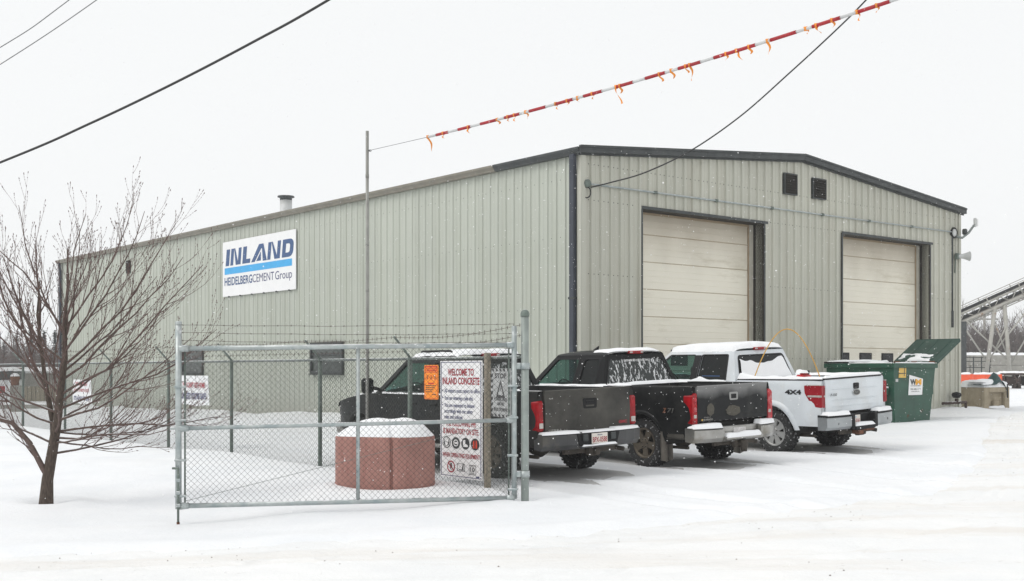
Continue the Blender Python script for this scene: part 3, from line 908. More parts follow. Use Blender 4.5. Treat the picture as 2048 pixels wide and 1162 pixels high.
# ------------------------------------------------------------------ chain link
def chain_mesh(length, h, p=.071, wire=.0022, sag=.004, seed=0, basefn=None):
    """woven diamond netting in the local x-z plane, real wires"""
    r = random.Random(seed)
    nw = max(2, int(2*length/p)); rows = int(round(2*h/p))
    vs = []; fs = []
    for i in range(nw):
        xa = i*p/2; ph = i % 2
        pts = []
        for k in range(rows+1):
            x = xa + (p/2 if (k+ph) % 2 else 0)
            z = h*k/rows
            zz = z if basefn is None else basefn(x)+z*(1-basefn(x)/h)
            pts.append((x, (.004 if (k % 2) else -.004)+.006*math.sin(x*1.7+z*2), zz))
        b = len(vs)
        for (x, y, z) in pts: vs += [(x-wire*.9, y-wire*.5, z), (x+wire*.9, y-wire*.5, z), (x, y+wire, z)]
        for k in range(rows):
            for j in range(3): fs.append((b+3*k+j, b+3*k+(j+1) % 3, b+3*(k+1)+(j+1) % 3, b+3*(k+1)+j))
    # knuckled tops
    for i in range(nw//2):
        x = i*p
        b = len(vs); t = .018
        vs += [(x-.004, 0, h), (x+.004, 0, h), (x+.012, 0, h+t)]; fs.append((b, b+1, b+2))
    m = MB(); m.v = vs; m.f = fs; m.m = [0]*len(fs); m.s = [False]*len(fs)
    return m

def barbed(mb, pts, r=.0028, gap=.13):
    pts = [Vector(p) for p in pts]
    mb.tube(pts, r, 4)
    acc = .05
    for a, b in zip(pts, pts[1:]):
        L = (b-a).length
        while acc < L:
            c = a.lerp(b, acc/L)
            for s_ in (-1, 1):
                d = Vector((.25*s_, .3, 1)).normalized()*.028
                mb.tube([c-d, c+d], .0022, 3, cap=False)
            acc += gap
        acc -= L

# ------------------------------------------------------------------ gate
GH = Vector((.165, 14.9, 0)); GL = Vector(((357-1024)/FPX*14.06, 14.06, 0))
gd = (GL-GH); GLEN = gd.length; gd.normalize()
def zat(py, Y): return CAMZ - (py-HOR)/FPX*Y
gate_m = frame(GH, -gd, (0, 0, 1))    # local x runs from the free end (negative) to the hinge (0); local y is up
gate = empty('swing_gate', mat=gate_m)
tag(gate, 'wide galvanised chain link swing gate standing across the planter', 'gate')
XL = -GLEN; XR = -.14
zb_, zm_, zt_ = zat(1003, 14.5), zat(848, 14.5), zat(693, 14.5)
def bar(name, a, b, r, m=M['galv'], n=10, parent=gate):
    mb = MB(); mb.tube([a, b], r, n); return mb.build(name, m, parent)
zL = lambda py: zat(py, 14.06)
zR = lambda py: zat(py, 14.9)
fl_ = [(zL(697), zR(690)), (zL(857), zR(840)), (zL(1012), zR(995))]
for zl, zr in fl_: bar('gate_rail', (XL, zl, 0), (XR, zr, 0), .031 if zl != fl_[1][0] else .026)
bar('gate_upright', (XL, zL(1018), 0), (XL, zL(644), 0), .038)
mb = MB(); mb.lathe([(0, .012), (.03, .01), (.04, 0), (.04, -.03)], 10, Matrix.Translation((XL, zL(644), 0)) @ Matrix.Rotation(R(-90), 4, 'X')); mb.build('post_cap', M['galv'], gate)
bar('gate_upright', (XR, zR(997), 0), (XR, zR(652), 0), .034)
tm = (716-358)/(1046-358)
xm = XL + (XR-XL)*(716-357)/(1043-357)*.995
bar('gate_brace', (xm, fl_[2][0]*.48+fl_[2][1]*.52, 0), (xm, fl_[0][0]*.48+fl_[0][1]*.52, 0), .024)
bar('tension_bar', (XL+.075, zL(1008), .0), (XL+.075, zL(705), 0), .011, M['galvpost'])
bar('tension_bar', (XR-.07, zR(990), .0), (XR-.07, zR(697), 0), .010, M['galvpost'])
for z in (fl_[2][0]+.12, fl_[2][0]+.55, fl_[1][0]+.1, fl_[1][0]+.5):
    mb = MB(); mb.xbox(XL-.045, XL+.09, z-.014, z+.014, -.045, .045, b=.006); mb.build('tension_band', M['galv'], gate)
    mb = MB(); mb.xbox(XR-.085, XR+.045, z-.014, z+.014, -.042, .042, b=.006); mb.build('tension_band', M['galv'], gate)
for zl in fl_:
    mb = MB(); mb.tube([(XL, zl[0], 0), (XL+.12, zl[0], 0)], [.05, .036], 10); mb.build('rail_fitting', M['galv'], gate)
    mb = MB(); mb.tube([(XR, zl[1], 0), (XR-.10, zl[1], 0)], [.046, .036], 10); mb.build('rail_fitting', M['galv'], gate)
hgt = (fl_[0][0]+fl_[0][1])/2 - (fl_[2][0]+fl_[2][1])/2
cm = chain_mesh(GLEN-.28, hgt+.0, .0735, .0024).mesh('chain_link', M['mesh'])
o = link('chain_link', cm, gate)
sl_ = math.atan2(fl_[2][1]-fl_[2][0], XR-XL)
o.matrix_local = Matrix.Translation((XL+.075, (fl_[2][0])+.005, .012)) @ Matrix.Rotation(sl_, 4, 'Z') @ Matrix.Rotation(R(-90), 4, 'X')
for py_l, py_r in ((650, 648), (665, 667), (681, 684)):
    mb = MB(); pts = []
    for i in range(13):
        t = i/12
        pts.append((XL+(XR-XL)*t, zL(py_l)+(zR(py_r)-zL(py_l))*t - .02*math.sin(math.pi*t)+.004*math.sin(i*2.1), .0))
    barbed(mb, pts, .0024, .16); mb.build('barbed_wire', M['barb'], gate)
bar('truss_rod', (XL+.09, fl_[2][0]+.06, -.01), (XL+(XR-XL)*.97, fl_[1][1]-.02, -.01), .0028, M['galvpost'], 5)
mb = MB(); mb.tube([(XL+.0, zL(1052), .05), (XL+.0, zL(938), .05), (XL+.0, zL(936), .045), (XL-.07, zL(936), .03)], .014, 8); mb.build('drop_rod', M['galvpost'], gate)
mb = MB(); mb.tube([(XL, zL(1058), .05), (XL, zL(1043), .05)], .019, 8); mb.build('rod_tip', M['rust'], gate)
for py in (960, 985, 1010):
    mb = MB(); mb.xbox(XL-.025, XL+.025, zL(py)-.02, zL(py)+.02, -.01, .07, b=.006); mb.build('rod_guide', M['galv'], gate)
mb = MB(); mb.xbox(XL-.10, XL-.03, fl_[1][0]-.015, fl_[1][0]+.015, -.01, .015, b=.005); mb.build('latch', M['galv'], gate)

gp_ = empty('gate_post', GH); gz0 = gh(GH.x, GH.y)
tag(gp_, 'tall round galvanised hinge post at the right end of the gate', 'post')
mb = MB(); mb.tube([(0, 0, gz0-.3), (0, 0, zR(628))], .05, 14); mb.build('post', M['postlight'], gp_)
mb = MB(); zc = zR(628); mb.lathe([(.057, -.03), (.058, 0), (.05, .03), (.03, .05), (0, .06)], 14, Matrix.Translation((0, 0, zc))); mb.build('post_cap', M['galvpost'], gp_)
for py in (732, 948):
    mb = MB(); z = zR(py); mb.lathe([(.051, -.04), (.062, -.04), (.062, .04), (.051, .04)], 14, Matrix.Translation((0, 0, z)), closed=True); mb.xbox(-.17, -.05, -.04, .03, z-.04, z+.04, b=.01); mb.build('hinge', M['galv'], gp_)

# ------------------------------------------------------------------ fence
F0 = Vector((-5.5, 23.0)); FD = Vector((.619, -.786)); FD.normalize()
def fence_at(px):     # where the fence line is seen at px
    k = (px-1024)/FPX
    t = (k*F0.y - F0.x)/(FD.x - k*FD.y)
    return F0 + FD*t
fpx = [46, 130, 222, 337, 463, 640, 820]
fpts = [fence_at(46)-FD*6.4, fence_at(46)-FD*3.2] + [fence_at(p) for p in fpx] + [fence_at(982)]
fpts.append(Vector((.10, 15.05)))
RAILZ = 1.77
fence = empty('chain_link_fence', (fpts[4].x, fpts[4].y, 0)); FO = Vector((fpts[4].x, fpts[4].y, 0))
tag(fence, 'long chain link fence topped with leaning barbed wire arms', 'fence')
FN = Vector((-.786, -.619, 0))
def v3(p, z): return Vector((p.x, p.y, z)) - FO
for i, p in enumerate(fpts[:-1]):
    z0 = gh(p.x, p.y)
    if i < len(fpts)-2:
        mb = MB(); mb.tube([v3(p, z0-.3), v3(p, RAILZ+.03)], .036, 10); po = mb.build('post', M['galvpost'], fence)
        mb = MB(); mb.tube([v3(p, RAILZ+.02), v3(p, RAILZ+.08)+FN*.05, v3(p, RAILZ+.34)+FN*.29], .02, 6); mb.build('barb_arm', M['galvpost'], po)
for i, (p, q) in enumerate(zip(fpts, fpts[1:])):
    mb = MB(); mb.tube([v3(p, RAILZ), v3(q, RAILZ)], .022, 8); mb.build('top_rail', M['rail'], fence)
    L = (q-p).length
    d = (q-p).normalized()
    zz = [gh(p.x+d.x*s*L, p.y+d.y*s*L) for s in (0, .25, .5, .75, 1)]
    zlo = min(zz)-.04
    far = (p+q).length/2 > 28
    cmb = chain_mesh(L, RAILZ-zlo, .071, .0020 if i > 4 else .0025, seed=i)
    o = cmb.build('chain_link', M['mesh'], fence)
    mm = Matrix(((d.x, -d.y, 0, 0), (d.y, d.x, 0, 0), (0, 0, 1, 0), (0, 0, 0, 1)))
    mm.translation = v3(p, zlo) + FN*.03
    o.matrix_local = mm
ends = [(648, 0.0), (669, 0.0)]
for k, (fr, zo) in enumerate(((.95, .0), (.55, 0.0))):
    mb = MB(); pts = []
    for i, p in enumerate(fpts[:-2]):
        pts.append(v3(p, RAILZ+.07+.27*fr)+FN*(.05+.24*fr))
        if i < len(fpts)-3:
            q = fpts[i+1]; m_ = (p+q)/2
            pts.append(v3(m_, RAILZ+.07+.27*fr-.035)+FN*(.05+.24*fr))
    e = Vector((GH.x, GH.y, zR(ends[k][0]))) - FO
    a = pts[-1]
    for s in (.2, .4, .6, .8, 1): pts.append(a.lerp(e, s) - Vector((0, 0, .07*math.sin(math.pi*s))))
    barbed(mb, pts, .003, .14); mb.build('barbed_wire', M['barb'], fence)
for k, fr in enumerate((0.15,)):
    mb = MB(); pts = []
    for i, p in enumerate(fpts[:-2]): pts.append(v3(p, RAILZ+.07+.27*fr)+FN*(.05+.24*fr))
    barbed(mb, pts, .0026, .14); mb.build('barbed_wire', M['barb'], fence)

# wooden sign post at the fence corner
wp = fence_at(983) + Vector((FN.x, FN.y))*.07
z0 = gh(wp.x, wp.y)
mb = MB(); mb.xbox(-.038, .038, -.04, .04, z0-.3, 1.84, b=.008, M=Matrix.Rotation(BA-R(12), 4, 'Z'))
o = mb.build('wooden_post', M['wood'], loc=(wp.x, wp.y, 0)); tag(o, 'square weathered wooden post beside the welcome sign', 'post')

# ------------------------------------------------------------------ signs on the fence
def fence_sign(pxl, pxr, pytop, pybot, off=.06):
    a = fence_at(pxl); b = fence_at(pxr)
    W = (b-a).length
    zt = zat(pytop, a.y); zb = zat(pybot, a.y)
    o = Vector((a.x, a.y, 0)) + FN*off
    return frame((o.x, o.y, zb), (FD.x, FD.y, 0), (0, 0, 1)), W, zt-zb
# welcome board
m_, W, H = fence_sign(889, 973, 722, 951)
ws = empty('welcome_sign', mat=m_); tag(ws, 'tall white board with red and blue visitor rules on the fence', 'sign')
mb = MB(); mb.xbox(0, W, 0, H, 0, .016, b=.003); mb.build('board', M['white'], ws)
def X(f): return f*W
def Y(f): return f*H
z = .019
mb = MB()
put_text(mb, 'WELCOME TO', X(.5), Y(.875), .058*H, X(.62), .03, z=z, align='C')
put_text(mb, 'INLAND CONCRETE', X(.5), Y(.800), .058*H, X(.88), .03, z=z, align='C')
put_text(mb, 'THE FOLLOWING PPE', X(.5), Y(.442), .042*H, X(.72), .025, z=z, align='C')
put_text(mb, 'IS MANDATORY ON SITE:', X(.5), Y(.376), .046*H, X(.84), .025, z=z, align='C')
put_text(mb, 'WHEN OPERATING EQUIPMENT:', X(.51), Y(.175), .036*H, X(.90), .025, z=z, align='C')
ring(mb, X(.27), Y(.092), X(.095), X(.02), z, ry=Y(.052)); flat(mb, [(X(.19), Y(.122)), (X(.205), Y(.13)), (X(.35), Y(.062)), (X(.335), Y(.054))], z)
mb.build('lettering', M['red'], ws)
mb = MB()
for t, y, w in (('All visitors must report to office', .727, .84), ('You are entering a safe site', .665, .68), ('You are requested to behave', .603, .72), ('accordingly with our safety', .553, .68), ('rules and policies.', .503, .45)):
    put_text(mb, t, X(.105), Y(y), .034*H, X(w), .014, z=z)
    if y > .6: disc(mb, X(.065), Y(y+.018), .009*H*.8, z, 10)
for r_ in ((.02, .012, .98, .017), (.02, .985, .98, .990), (.02, .012, .035, .99), (.965, .012, .98, .99)): rect(mb, X(r_[0]), Y(r_[1]), X(r_[2]), Y(r_[3]), z)
rect(mb, X(.86), Y(.02), X(.94), Y(.032), z+.0006)
mb.build('lettering', M['dkblue'], ws)
mb = MB()
for k in range(4):
    md = MB(); disc(md, X(.16+.227*k), Y(.298), X(.098), z, 22, ry=Y(.050)); md.build('pictogram', M['blackp'], ws)
# forklift / speed pictograms
for q in ((.42, .06, .60, .064), (.42, .122, .60, .126), (.42, .06, .428, .126), (.592, .06, .60, .126), (.70, .04, .86, .044), (.70, .118, .86, .122), (.70, .04, .708, .122), (.852, .04, .86, .122)): rect(mb, X(q[0]), Y(q[1]), X(q[2]), Y(q[3]), z)
flat(mb, [(X(.53), Y(.075)), (X(.56), Y(.08)), (X(.575), Y(.122)), (X(.55), Y(.118))], z); flat(mb, [(X(.46), Y(.07)), (X(.57), Y(.068)), (X(.57), Y(.075)), (X(.46), Y(.077))], z)
put_text(mb, '10', X(.78), Y(.066), .038*H, X(.10), .02, z=z, align='C'); put_text(mb, 'MAXIMUM', X(.78), Y(.108), .007*H, X(.12), 0, z=z, align='C'); put_text(mb, 'km/h', X(.78), Y(.048), .012*H, X(.09), 0, z=z, align='C')
disc(mb, X(.27), Y(.115), X(.02), z, 10, ry=Y(.010)); flat(mb, [(X(.245), Y(.105)), (X(.295), Y(.105)), (X(.30), Y(.065)), (X(.275), Y(.085)), (X(.25), Y(.065))], z)
mb.build('pictogram', M['blackp'], ws)
mb = MB(); z2 = z+.001
c = .16; ring(mb, X(c), Y(.298), X(.082), X(.012), z2, ry=Y(.042)); flat(mb, [(X(c-.05), Y(.302)), (X(c+.05), Y(.302)), (X(c+.038), Y(.325)), (X(c), Y(.332)), (X(c-.038), Y(.325))], z2); flat(mb, [(X(c-.04), Y(.298)), (X(c+.04), Y(.298)), (X(c+.02), Y(.268)), (X(c-.02), Y(.268))], z2)
c = .387; ring(mb, X(c), Y(.298), X(.06), X(.015), z2, ry=Y(.03)); rect(mb, X(c-.04), Y(.29), X(c+.04), Y(.306), z2)
c = .614; flat(mb, [(X(c-.055), Y(.27)), (X(c+.06), Y(.27)), (X(c+.06), Y(.285)), (X(c), Y(.298)), (X(c), Y(.328)), (X(c-.055), Y(.328))], z2)
mb.build('pictogram', M['white'], ws)
mb = MB(); c = .841
for s_ in (-1, 1): flat(mb, [(X(c+.012*s_), Y(.265)), (X(c+.052*s_), Y(.265)), (X(c+.045*s_), Y(.325)), (X(c+.015*s_), Y(.335))][::s_], z2)
mb.build('pictogram', M['orangered'], ws)
# stop board
aa = fpts[-2]; bb = fpts[-1]; sd_ = (bb-aa).normalized()
sn_ = Vector((FN.x, FN.y, 0))
def seg_at(px):
    k = (px-1024)/FPX
    t = (k*aa.y-aa.x)/(sd_.x-k*sd_.y)
    return aa+sd_*t
p0 = seg_at(993); p1 = seg_at(1031)
W = (p1-p0).length
nn = Vector((sd_.y, -sd_.x, 0))
o0 = Vector((p0.x, p0.y, 0)) + nn*.06
m_ = frame((o0.x, o0.y, zat(832, p0.y)), (sd_.x, sd_.y, 0), (0, 0, 1)); H = zat(737, p0.y)-zat(832, p0.y)
ss = empty('stop_sign', mat=m_); tag(ss, 'grey STOP power lines board with black striped border', 'sign')
mb = MB(); mb.xbox(0, W, 0, H, 0, .012, b=.003); mb.build('board', M['stopgrey'], ss)
mb = MB(); z = .0145
put_text(mb, 'STOP', W/2, .80*H, .10*H, .62*W, .03, z=z, align='C')
def tri(cx, cy, s): return [(cx-s*W, cy-s*.42*H*1.5), (cx+s*W, cy-s*.42*H*1.5), (cx, cy+s*.84*H*1.1)]
plate(mb, tri(W/2, .55*H, .24), [tri(W/2, .55*H, .15)], lambda a, b, h: Vector((a, b, z+h)), .001)
flat(mb, [(W*.48, .50*H), (W*.53, .60*H), (W*.505, .60*H), (W*.535, .68*H), (W*.48, .59*H), (W*.505, .59*H)], z)
put_text(mb, 'POWER LINES', W/2, .335*H, .065*H, .68*W, .02, z=z, align='C')
put_text(mb, 'ABOVE', W/2, .245*H, .065*H, .36*W, .02, z=z, align='C')
put_text(mb, 'BOX DOWN!', W/2, .125*H, .07*H, .70*W, .02, z=z, align='C')
bw = .085
for k in range(5):
    x = .02+.2*k
    flat(mb, [((x)*W, H*.005), ((x+.10)*W, H*.005), ((x+.05)*W, H*.06), ((x-.05 if k else 0)*W, H*.06)], z)
    flat(mb, [((x+.05)*W, H*.94), ((x+.15)*W, H*.94), ((x+.10)*W, H*.995), (x*W, H*.995)], z)
for k in range(7):
    y = .09+.12*k
    for xa, xb in ((.005, bw), (1-bw, .995)):
        flat(mb, [(xa*W, y*H), (xb*W, (y+.035)*H), (xb*W, (y+.095)*H), (xa*W, (y+.06)*H)], z)
mb.build('lettering', M['blackp'], ss)
# orange notice
m_, W, H = fence_sign(856, 884, 730, 798)
os_ = empty('notice_sign', mat=m_); tag(os_, 'small orange notice with a red heading left of the welcome board', 'sign')
mb = MB(); poly = round_poly([(0, 0), (W, 0), (W, H), (0, H)], .03)
mb.prism(poly, 0, .008); mb.build('board', M['orange'], os_)
mb = MB(); z = .0095
for q in ((.05, .93, .95, .975), (.05, .84, .95, .865), (.05, .775, .95, .79), (.05, .79, .10, .93), (.90, .79, .95, .93), (.06, .02, .94, .035), (.04, .02, .065, .78), (.935, .02, .96, .78), (.28, .44, .72, .485)): rect(mb, q[0]*W, q[1]*H, q[2]*W, q[3]*H, z)
rr = random.Random(5)
for y, x0, x1 in ((.885, .14, .88), (.808, .2, .8)):
    x = x0*W
    while x < x1*W:
        w_ = rr.uniform(.03, .07)*W; rect(mb, x, y*H, x+w_, (y+.03)*H, z); x += w_+.02*W
for k in range(3): ring(mb, W*(.23+.27*k), .64*H, .105*W, .02*W, z, 20, ry=.065*H)
mb.build('lettering', M['orangered'], os_)
mb = MB()
for k in range(3): flat(mb, [(W*(.20+.27*k), .60*H), (W*(.26+.27*k), .60*H), (W*(.25+.27*k), .68*H), (W*(.22+.27*k), .68*H)], z)
for y, w in ((.385, .72), (.325, .66), (.265, .56), (.205, .42), (.13, .3)):
    x = .12*W if y > .15 else .56*W; k = 0; e = x+w*W if y > .15 else .86*W
    rr = random.Random(int(y*1000))
    while x < e:
        w_ = rr.uniform(.05, .13)*W; rect(mb, x, y*H, min(x+w_, e), (y+.026)*H, z); x += w_+.025*W
mb.build('print_line', M['blackp'], os_)
# white banners on the far part of the fence
def banner(pl, pr, pt, pb, lines, label):
    m_, W, H = fence_sign(pl, pr, pt, pb, .05)
    b = empty('safety_banner', mat=m_); tag(b, label, 'banner')
    mb = MB(); rows = []
    for i in range(7):
        rows.append([Vector((W*j/8, H*i/6 + (.03*H*math.sin(j*1.1) if i == 0 else 0), .012*math.sin(j*1.3+i*.7))) for j in range(9)])
    mb.grid(rows); mb.grid([[v+Vector((0, 0, -.006)) for v in r] for r in rows], flip=True); mb.build('sheet', M['whited'], b)
    for mat in (M['red'], M['dkblue']):
        mb = MB()
        for t, y, h, w, mm in lines:
            if mm is mat: put_text(mb, t, W*.48, y*H, h*H, w*W, .03, z=.017, align='C')
        mb.build('lettering', mat, b)
banner(367, 422, 751, 809, (("YOU CAN'T GET HOME", .60, .17, .82, M['red']), ("UNLESS YOU'RE SAFE", .22, .2, .9, M['dkblue'])), "white banner saying you can't get home unless you're safe, behind the gate's left end")
banner(150, 187, 759, 806, (('REMEMBER', .76, .14, .6, M['red']), ("SAFETY'S NOT A JOB", .50, .12, .8, M['red']), ("IT'S A WAY OF LIFE", .14, .17, .8, M['dkblue'])), 'small white banner on the fence behind the bare tree')

# ------------------------------------------------------------------ planter
pc = Vector(((772-1024)/FPX*16.3, 16.3)); pz = gh(pc.x, pc.y)
pl = empty('planter', (pc.x, pc.y, pz), R(6)); tag(pl, 'pink concrete planter heaped with snow behind the gate', 'planter')
LOBE = [(-.70, .02), (-.66, -.14), (-.50, -.25), (-.25, -.37), (0, -.47), (.05, -.485), (.065, -.45), (.085, -.45), (.10, -.485), (.16, -.51), (.30, -.52), (.45, -.46), (.58, -.34), (.66, -.18), (.68, 0), (.65, .18), (.55, .34), (.38, .45), (.1, .50), (.06, .46), (.0, .5), (-.25, .48), (-.5, .36), (-.65, .2)]
def lobe_outline(s):
    """rounded two-lobed outline with pressed-in vertical creases"""
    out = []; n = len(LOBE)
    for i in range(n):
        a, b = Vector(LOBE[i]), Vector(LOBE[(i+1) % n])
        for k in range(3): q = a.lerp(b, k/3); out.append((q.x*s, q.y*s))
    return out
PH = .72
mb = MB(); rows = []
prof_ = [(1.0, -.15), (1.0, .04), (1.012, .06), (1.0, .08), (1.0, PH-.05), (.995, PH-.02), (.975, PH), (.90, PH), (.88, PH-.03), (.88, PH-.12), (.01, PH-.12)]
for s_, z in prof_: rows.append([Vector((x, y, z)) for x, y in lobe_outline(s_)+lobe_outline(s_)[:1]])
mb.grid(rows); mb.build('bowl', M['planter'], pl)
mb = MB(); rows = []
for k in range(13):
    t = k/12; s_ = .985*(1-t)+.0001
    zz = PH-.005 + .23*(1-(1-t)**3.4)
    row = []
    for x, y in lobe_outline(s_)+lobe_outline(s_)[:1]:
        dz = .035*math.sin(3*x+1)*math.cos(2.4*y)*min(1, t*4) - .035*math.exp(-((x-.08)/.14)**2)*min(1, t*3)
        row.append(Vector((x, y, zz+dz)))
    rows.append(row)
mb.grid(rows); tag(mb.build('snow_heap', SNOW, pl))

# ------------------------------------------------------------------ pickup trucks
def dirt_paint(name, col, dust, lo, hi, scale, rough=.28, snowamt=.35, grad=None):
    return pm(name, col, rough, var=.08, vscale=2, coat=.0, spec=.14 if col[0] < .3 else .5, alt=dust, alt_scale=scale, alt_lo=lo, alt_hi=hi, snow=snowamt)
TG_PAINT = dirt_paint('dark_grey_paint', (.017, .0185, .02), (.04, .038, .034), .45, .8, 1.6, snowamt=.15)
TG_TAIL = dirt_paint('dusty_dark_grey_paint', (.034, .033, .031), (.092, .088, .078), .34, .66, 1.3, rough=.55, snowamt=0)
TC_PAINT = dirt_paint('black_paint', (.009, .0095, .010), (.024, .024, .023), .5, .8, 1.8, snowamt=0)
TC_TAIL = dirt_paint('dusty_black_paint', (.014, .015, .016), (.05, .05, .048), .5, .75, 2.2, rough=.45, snowamt=0)
band(TC_TAIL, 1.13, 1.30, (.36, .36, .355), .55)
TF_PAINT = dirt_paint('white_truck_paint', (.66, .70, .73), (.55, .54, .51), .5, .85, 1.2)
TYRE = pm('tyre_rubber', (.018, .018, .018), .85, var=.3, vscale=10, alt=(.45, .45, .46), alt_scale=16, alt_lo=.58, alt_hi=.66, bump=.3, bscale=60)
RIM_D = pm('dirty_alloy', (.12, .10, .075), .5, metal=.5, var=.2)
RIM_L = pm('grey_alloy', (.38, .38, .37), .45, metal=.5, var=.12)
UNDER = pm('underbody_grime', (.022, .020, .018), .9, var=.4, vscale=6)
FRAMEM = pm('dirty_chassis', (.06, .05, .04), .85, var=.4, vscale=6)
GL_SIDE = glass_mat('tinted_side_glass', (.42, .60, .56), .72)
GL_DARK = glass_mat('dark_privacy_glass', (.05, .065, .065), .12)
def frost_mat(name, amt, stretch):
    return pm(name, (.012, .018, .017), .08, var=.2, alt=(.78, .79, .80), alt_scale=15, alt_lo=amt, alt_hi=amt+.035, alt_stretch=stretch)
GL_FROST = frost_mat('frosted_rear_glass', .545, (1.7, 1, .5))
GL_FROST2 = frost_mat('lightly_frosted_glass', .60, (1.2, 1, .8))
LAMP_R = pm('red_lamp_lens', (.31, .003, .008), .2, var=.35, vscale=9, coat=.0, spec=.35)
LAMP_F = pm('faded_red_lamp_lens', (.30, .014, .022), .25, var=.15, vscale=9, spec=.35)
LAMP_RF = pm('frosty_red_lamp_lens', (.46, .02, .03), .3, var=.25, vscale=9, alt=(.55, .42, .42), alt_scale=7, alt_lo=.55, alt_hi=.85)
LAMP_W = pm('clear_lamp_lens', (.46, .43, .40), .15, var=.2, vscale=20, coat=.2)
CHROME = pm('dirty_chrome', (.36, .355, .34), .30, metal=.85, var=.12, vscale=5, alt=(.26, .24, .20), alt_scale=3, alt_lo=.45, alt_hi=.75)
BUMPG = pm('dirty_grey_bumper', (.055, .056, .058), .4, metal=.3, var=.2, vscale=3, alt=(.13, .12, .10), alt_scale=2.4, alt_lo=.45, alt_hi=.7)
BUMPW = pm('silver_bumper', (.34, .36, .37), .35, metal=.6, var=.12, vscale=4)
SEATM = pm('grey_seat', (.05, .05, .05), .8)
PLATE = pm('plate_white', (.70, .66, .60), .5, var=.06)
LINER = pm('bed_liner', (.014, .014, .015), .8, snow=.5)

def interp(x, xs, ys):
    if x <= xs[0]: return ys[0]
    for i in range(1, len(xs)):
        if x <= xs[i]:
            t = (x-xs[i-1])/(xs[i]-xs[i-1]); return ys[i-1]+(ys[i]-ys[i-1])*t
    return ys[-1]

_wheel_cache = {}
def wheel_meshes(r, w, style):
    key = (r, w, style)
    if key in _wheel_cache: return _wheel_cache[key]
    Q = Matrix.Rotation(R(90), 4, 'Y')      # lathe axis z -> x
    rr = .62*r
    t = MB()
    t.lathe([(rr, -w*.42), (rr+.02, -w*.48), (r*.86, -w*.5), (r*.95, -w*.46), (r*.985, -w*.38), (r*.985, w*.38), (r*.95, w*.46), (r*.86, w*.5), (rr+.02, w*.48), (rr, w*.42)], 40, Q)
    n = 34
    for k in range(n):
        a = 2*math.pi*k/n
        for row, (x0, x1) in enumerate(((-w*.47, -w*.20), (-w*.16, w*.16), (w*.20, w*.47))):
            aa = a + (.5*math.pi*2/n if row == 1 else 0)
            t.xbox(x0, x1, -r*.055, r*.055, r*.95, r*1.012, b=.006, M=Matrix.Rotation(aa, 4, 'X') @ Matrix.Rotation(R(12 if row != 1 else -14), 4, 'Z'))
    tyre = t.mesh('tyre', TYRE)
    m = MB()
    # dish with the outer face at -x (left) side; ring + spokes, dark behind
    m.lathe([(rr+.004, -w*.46), (rr-.012, -w*.475), (rr-.03, -w*.44), (rr-.035, -w*.2), (rr-.035, w*.4)], 36, Q)
    m.lathe([(0, -w*.12), (rr-.03, -w*.12)], 24, Q, mi=1)
    ns = 6 if style == 'six' else (7 if style == 'seven' else 5)
    for k in range(ns):
        a = 2*math.pi*k/ns
        RM = Matrix.Rotation(a, 4, 'X')
        wi, wo = (.052, .075) if style != 'seven' else (.045, .07)
        pts = [(-wi, .05), (wi, .05), (wo*.72, rr*.55), (wo, rr-.012), (-wo, rr-.012), (-wo*.72, rr*.55)]
        m.prism(pts, -w*.42, -w*.28, lambda p, q, h, RM=RM: RM @ Vector((h, p, q)))
    m.lathe([(0, -w*.47), (.045, -w*.46), (.06, -w*.43), (.085, -w*.42), (.09, -w*.30)], 20, Q)
    for k in range(6):
        a = 2*math.pi*(k+.5)/6
        c = Vector((-w*.43, .068*math.cos(a), .068*math.sin(a)))
        m.tube([c, c+Vector((-.012, 0, 0))], .009, 6, mi=1)
    col = RIM_L if style == 'seven' else RIM_D
    rim = m.mesh('rim', [col, UNDER])
    _wheel_cache[key] = (tyre, rim)
    return tyre, rim

def snow_slab(x0, x1, y0, y1, zf, h, seed=0, nx=14, ny=14, edge=.06, rough=.5, hmin=0):
    """a heap of lying snow over a rectangle; zf(x,y) = surface below"""
    mb = MB(); rows = []
    for i in range(ny+1):
        row = []
        for j in range(nx+1):
            u, v = j/nx, i/ny
            x = x0+(x1-x0)*u; y = y0+(y1-y0)*v
            d = min(u*(x1-x0), (1-u)*(x1-x0), v*(y1-y0), (1-v)*(y1-y0))
            k = min(1, max(0, d/edge)); k = math.sqrt(1-(1-k)**2)
            nz = noise.noise(Vector((x*3+seed*7, y*3, seed)))
            hh = h*k*(1+rough*nz)+hmin
            wob = .5*edge*noise.noise(Vector((x*5, y*5+seed*3, 4)))
            row.append(Vector((x+(wob if 0 < u < 1 else 0), y+(wob if 0 < v < 1 else 0), zf(x, y)+max(hh, 0) - (.01 if k == 0 else 0))))
        rows.append(row)
    mb.grid(rows)
    return mb

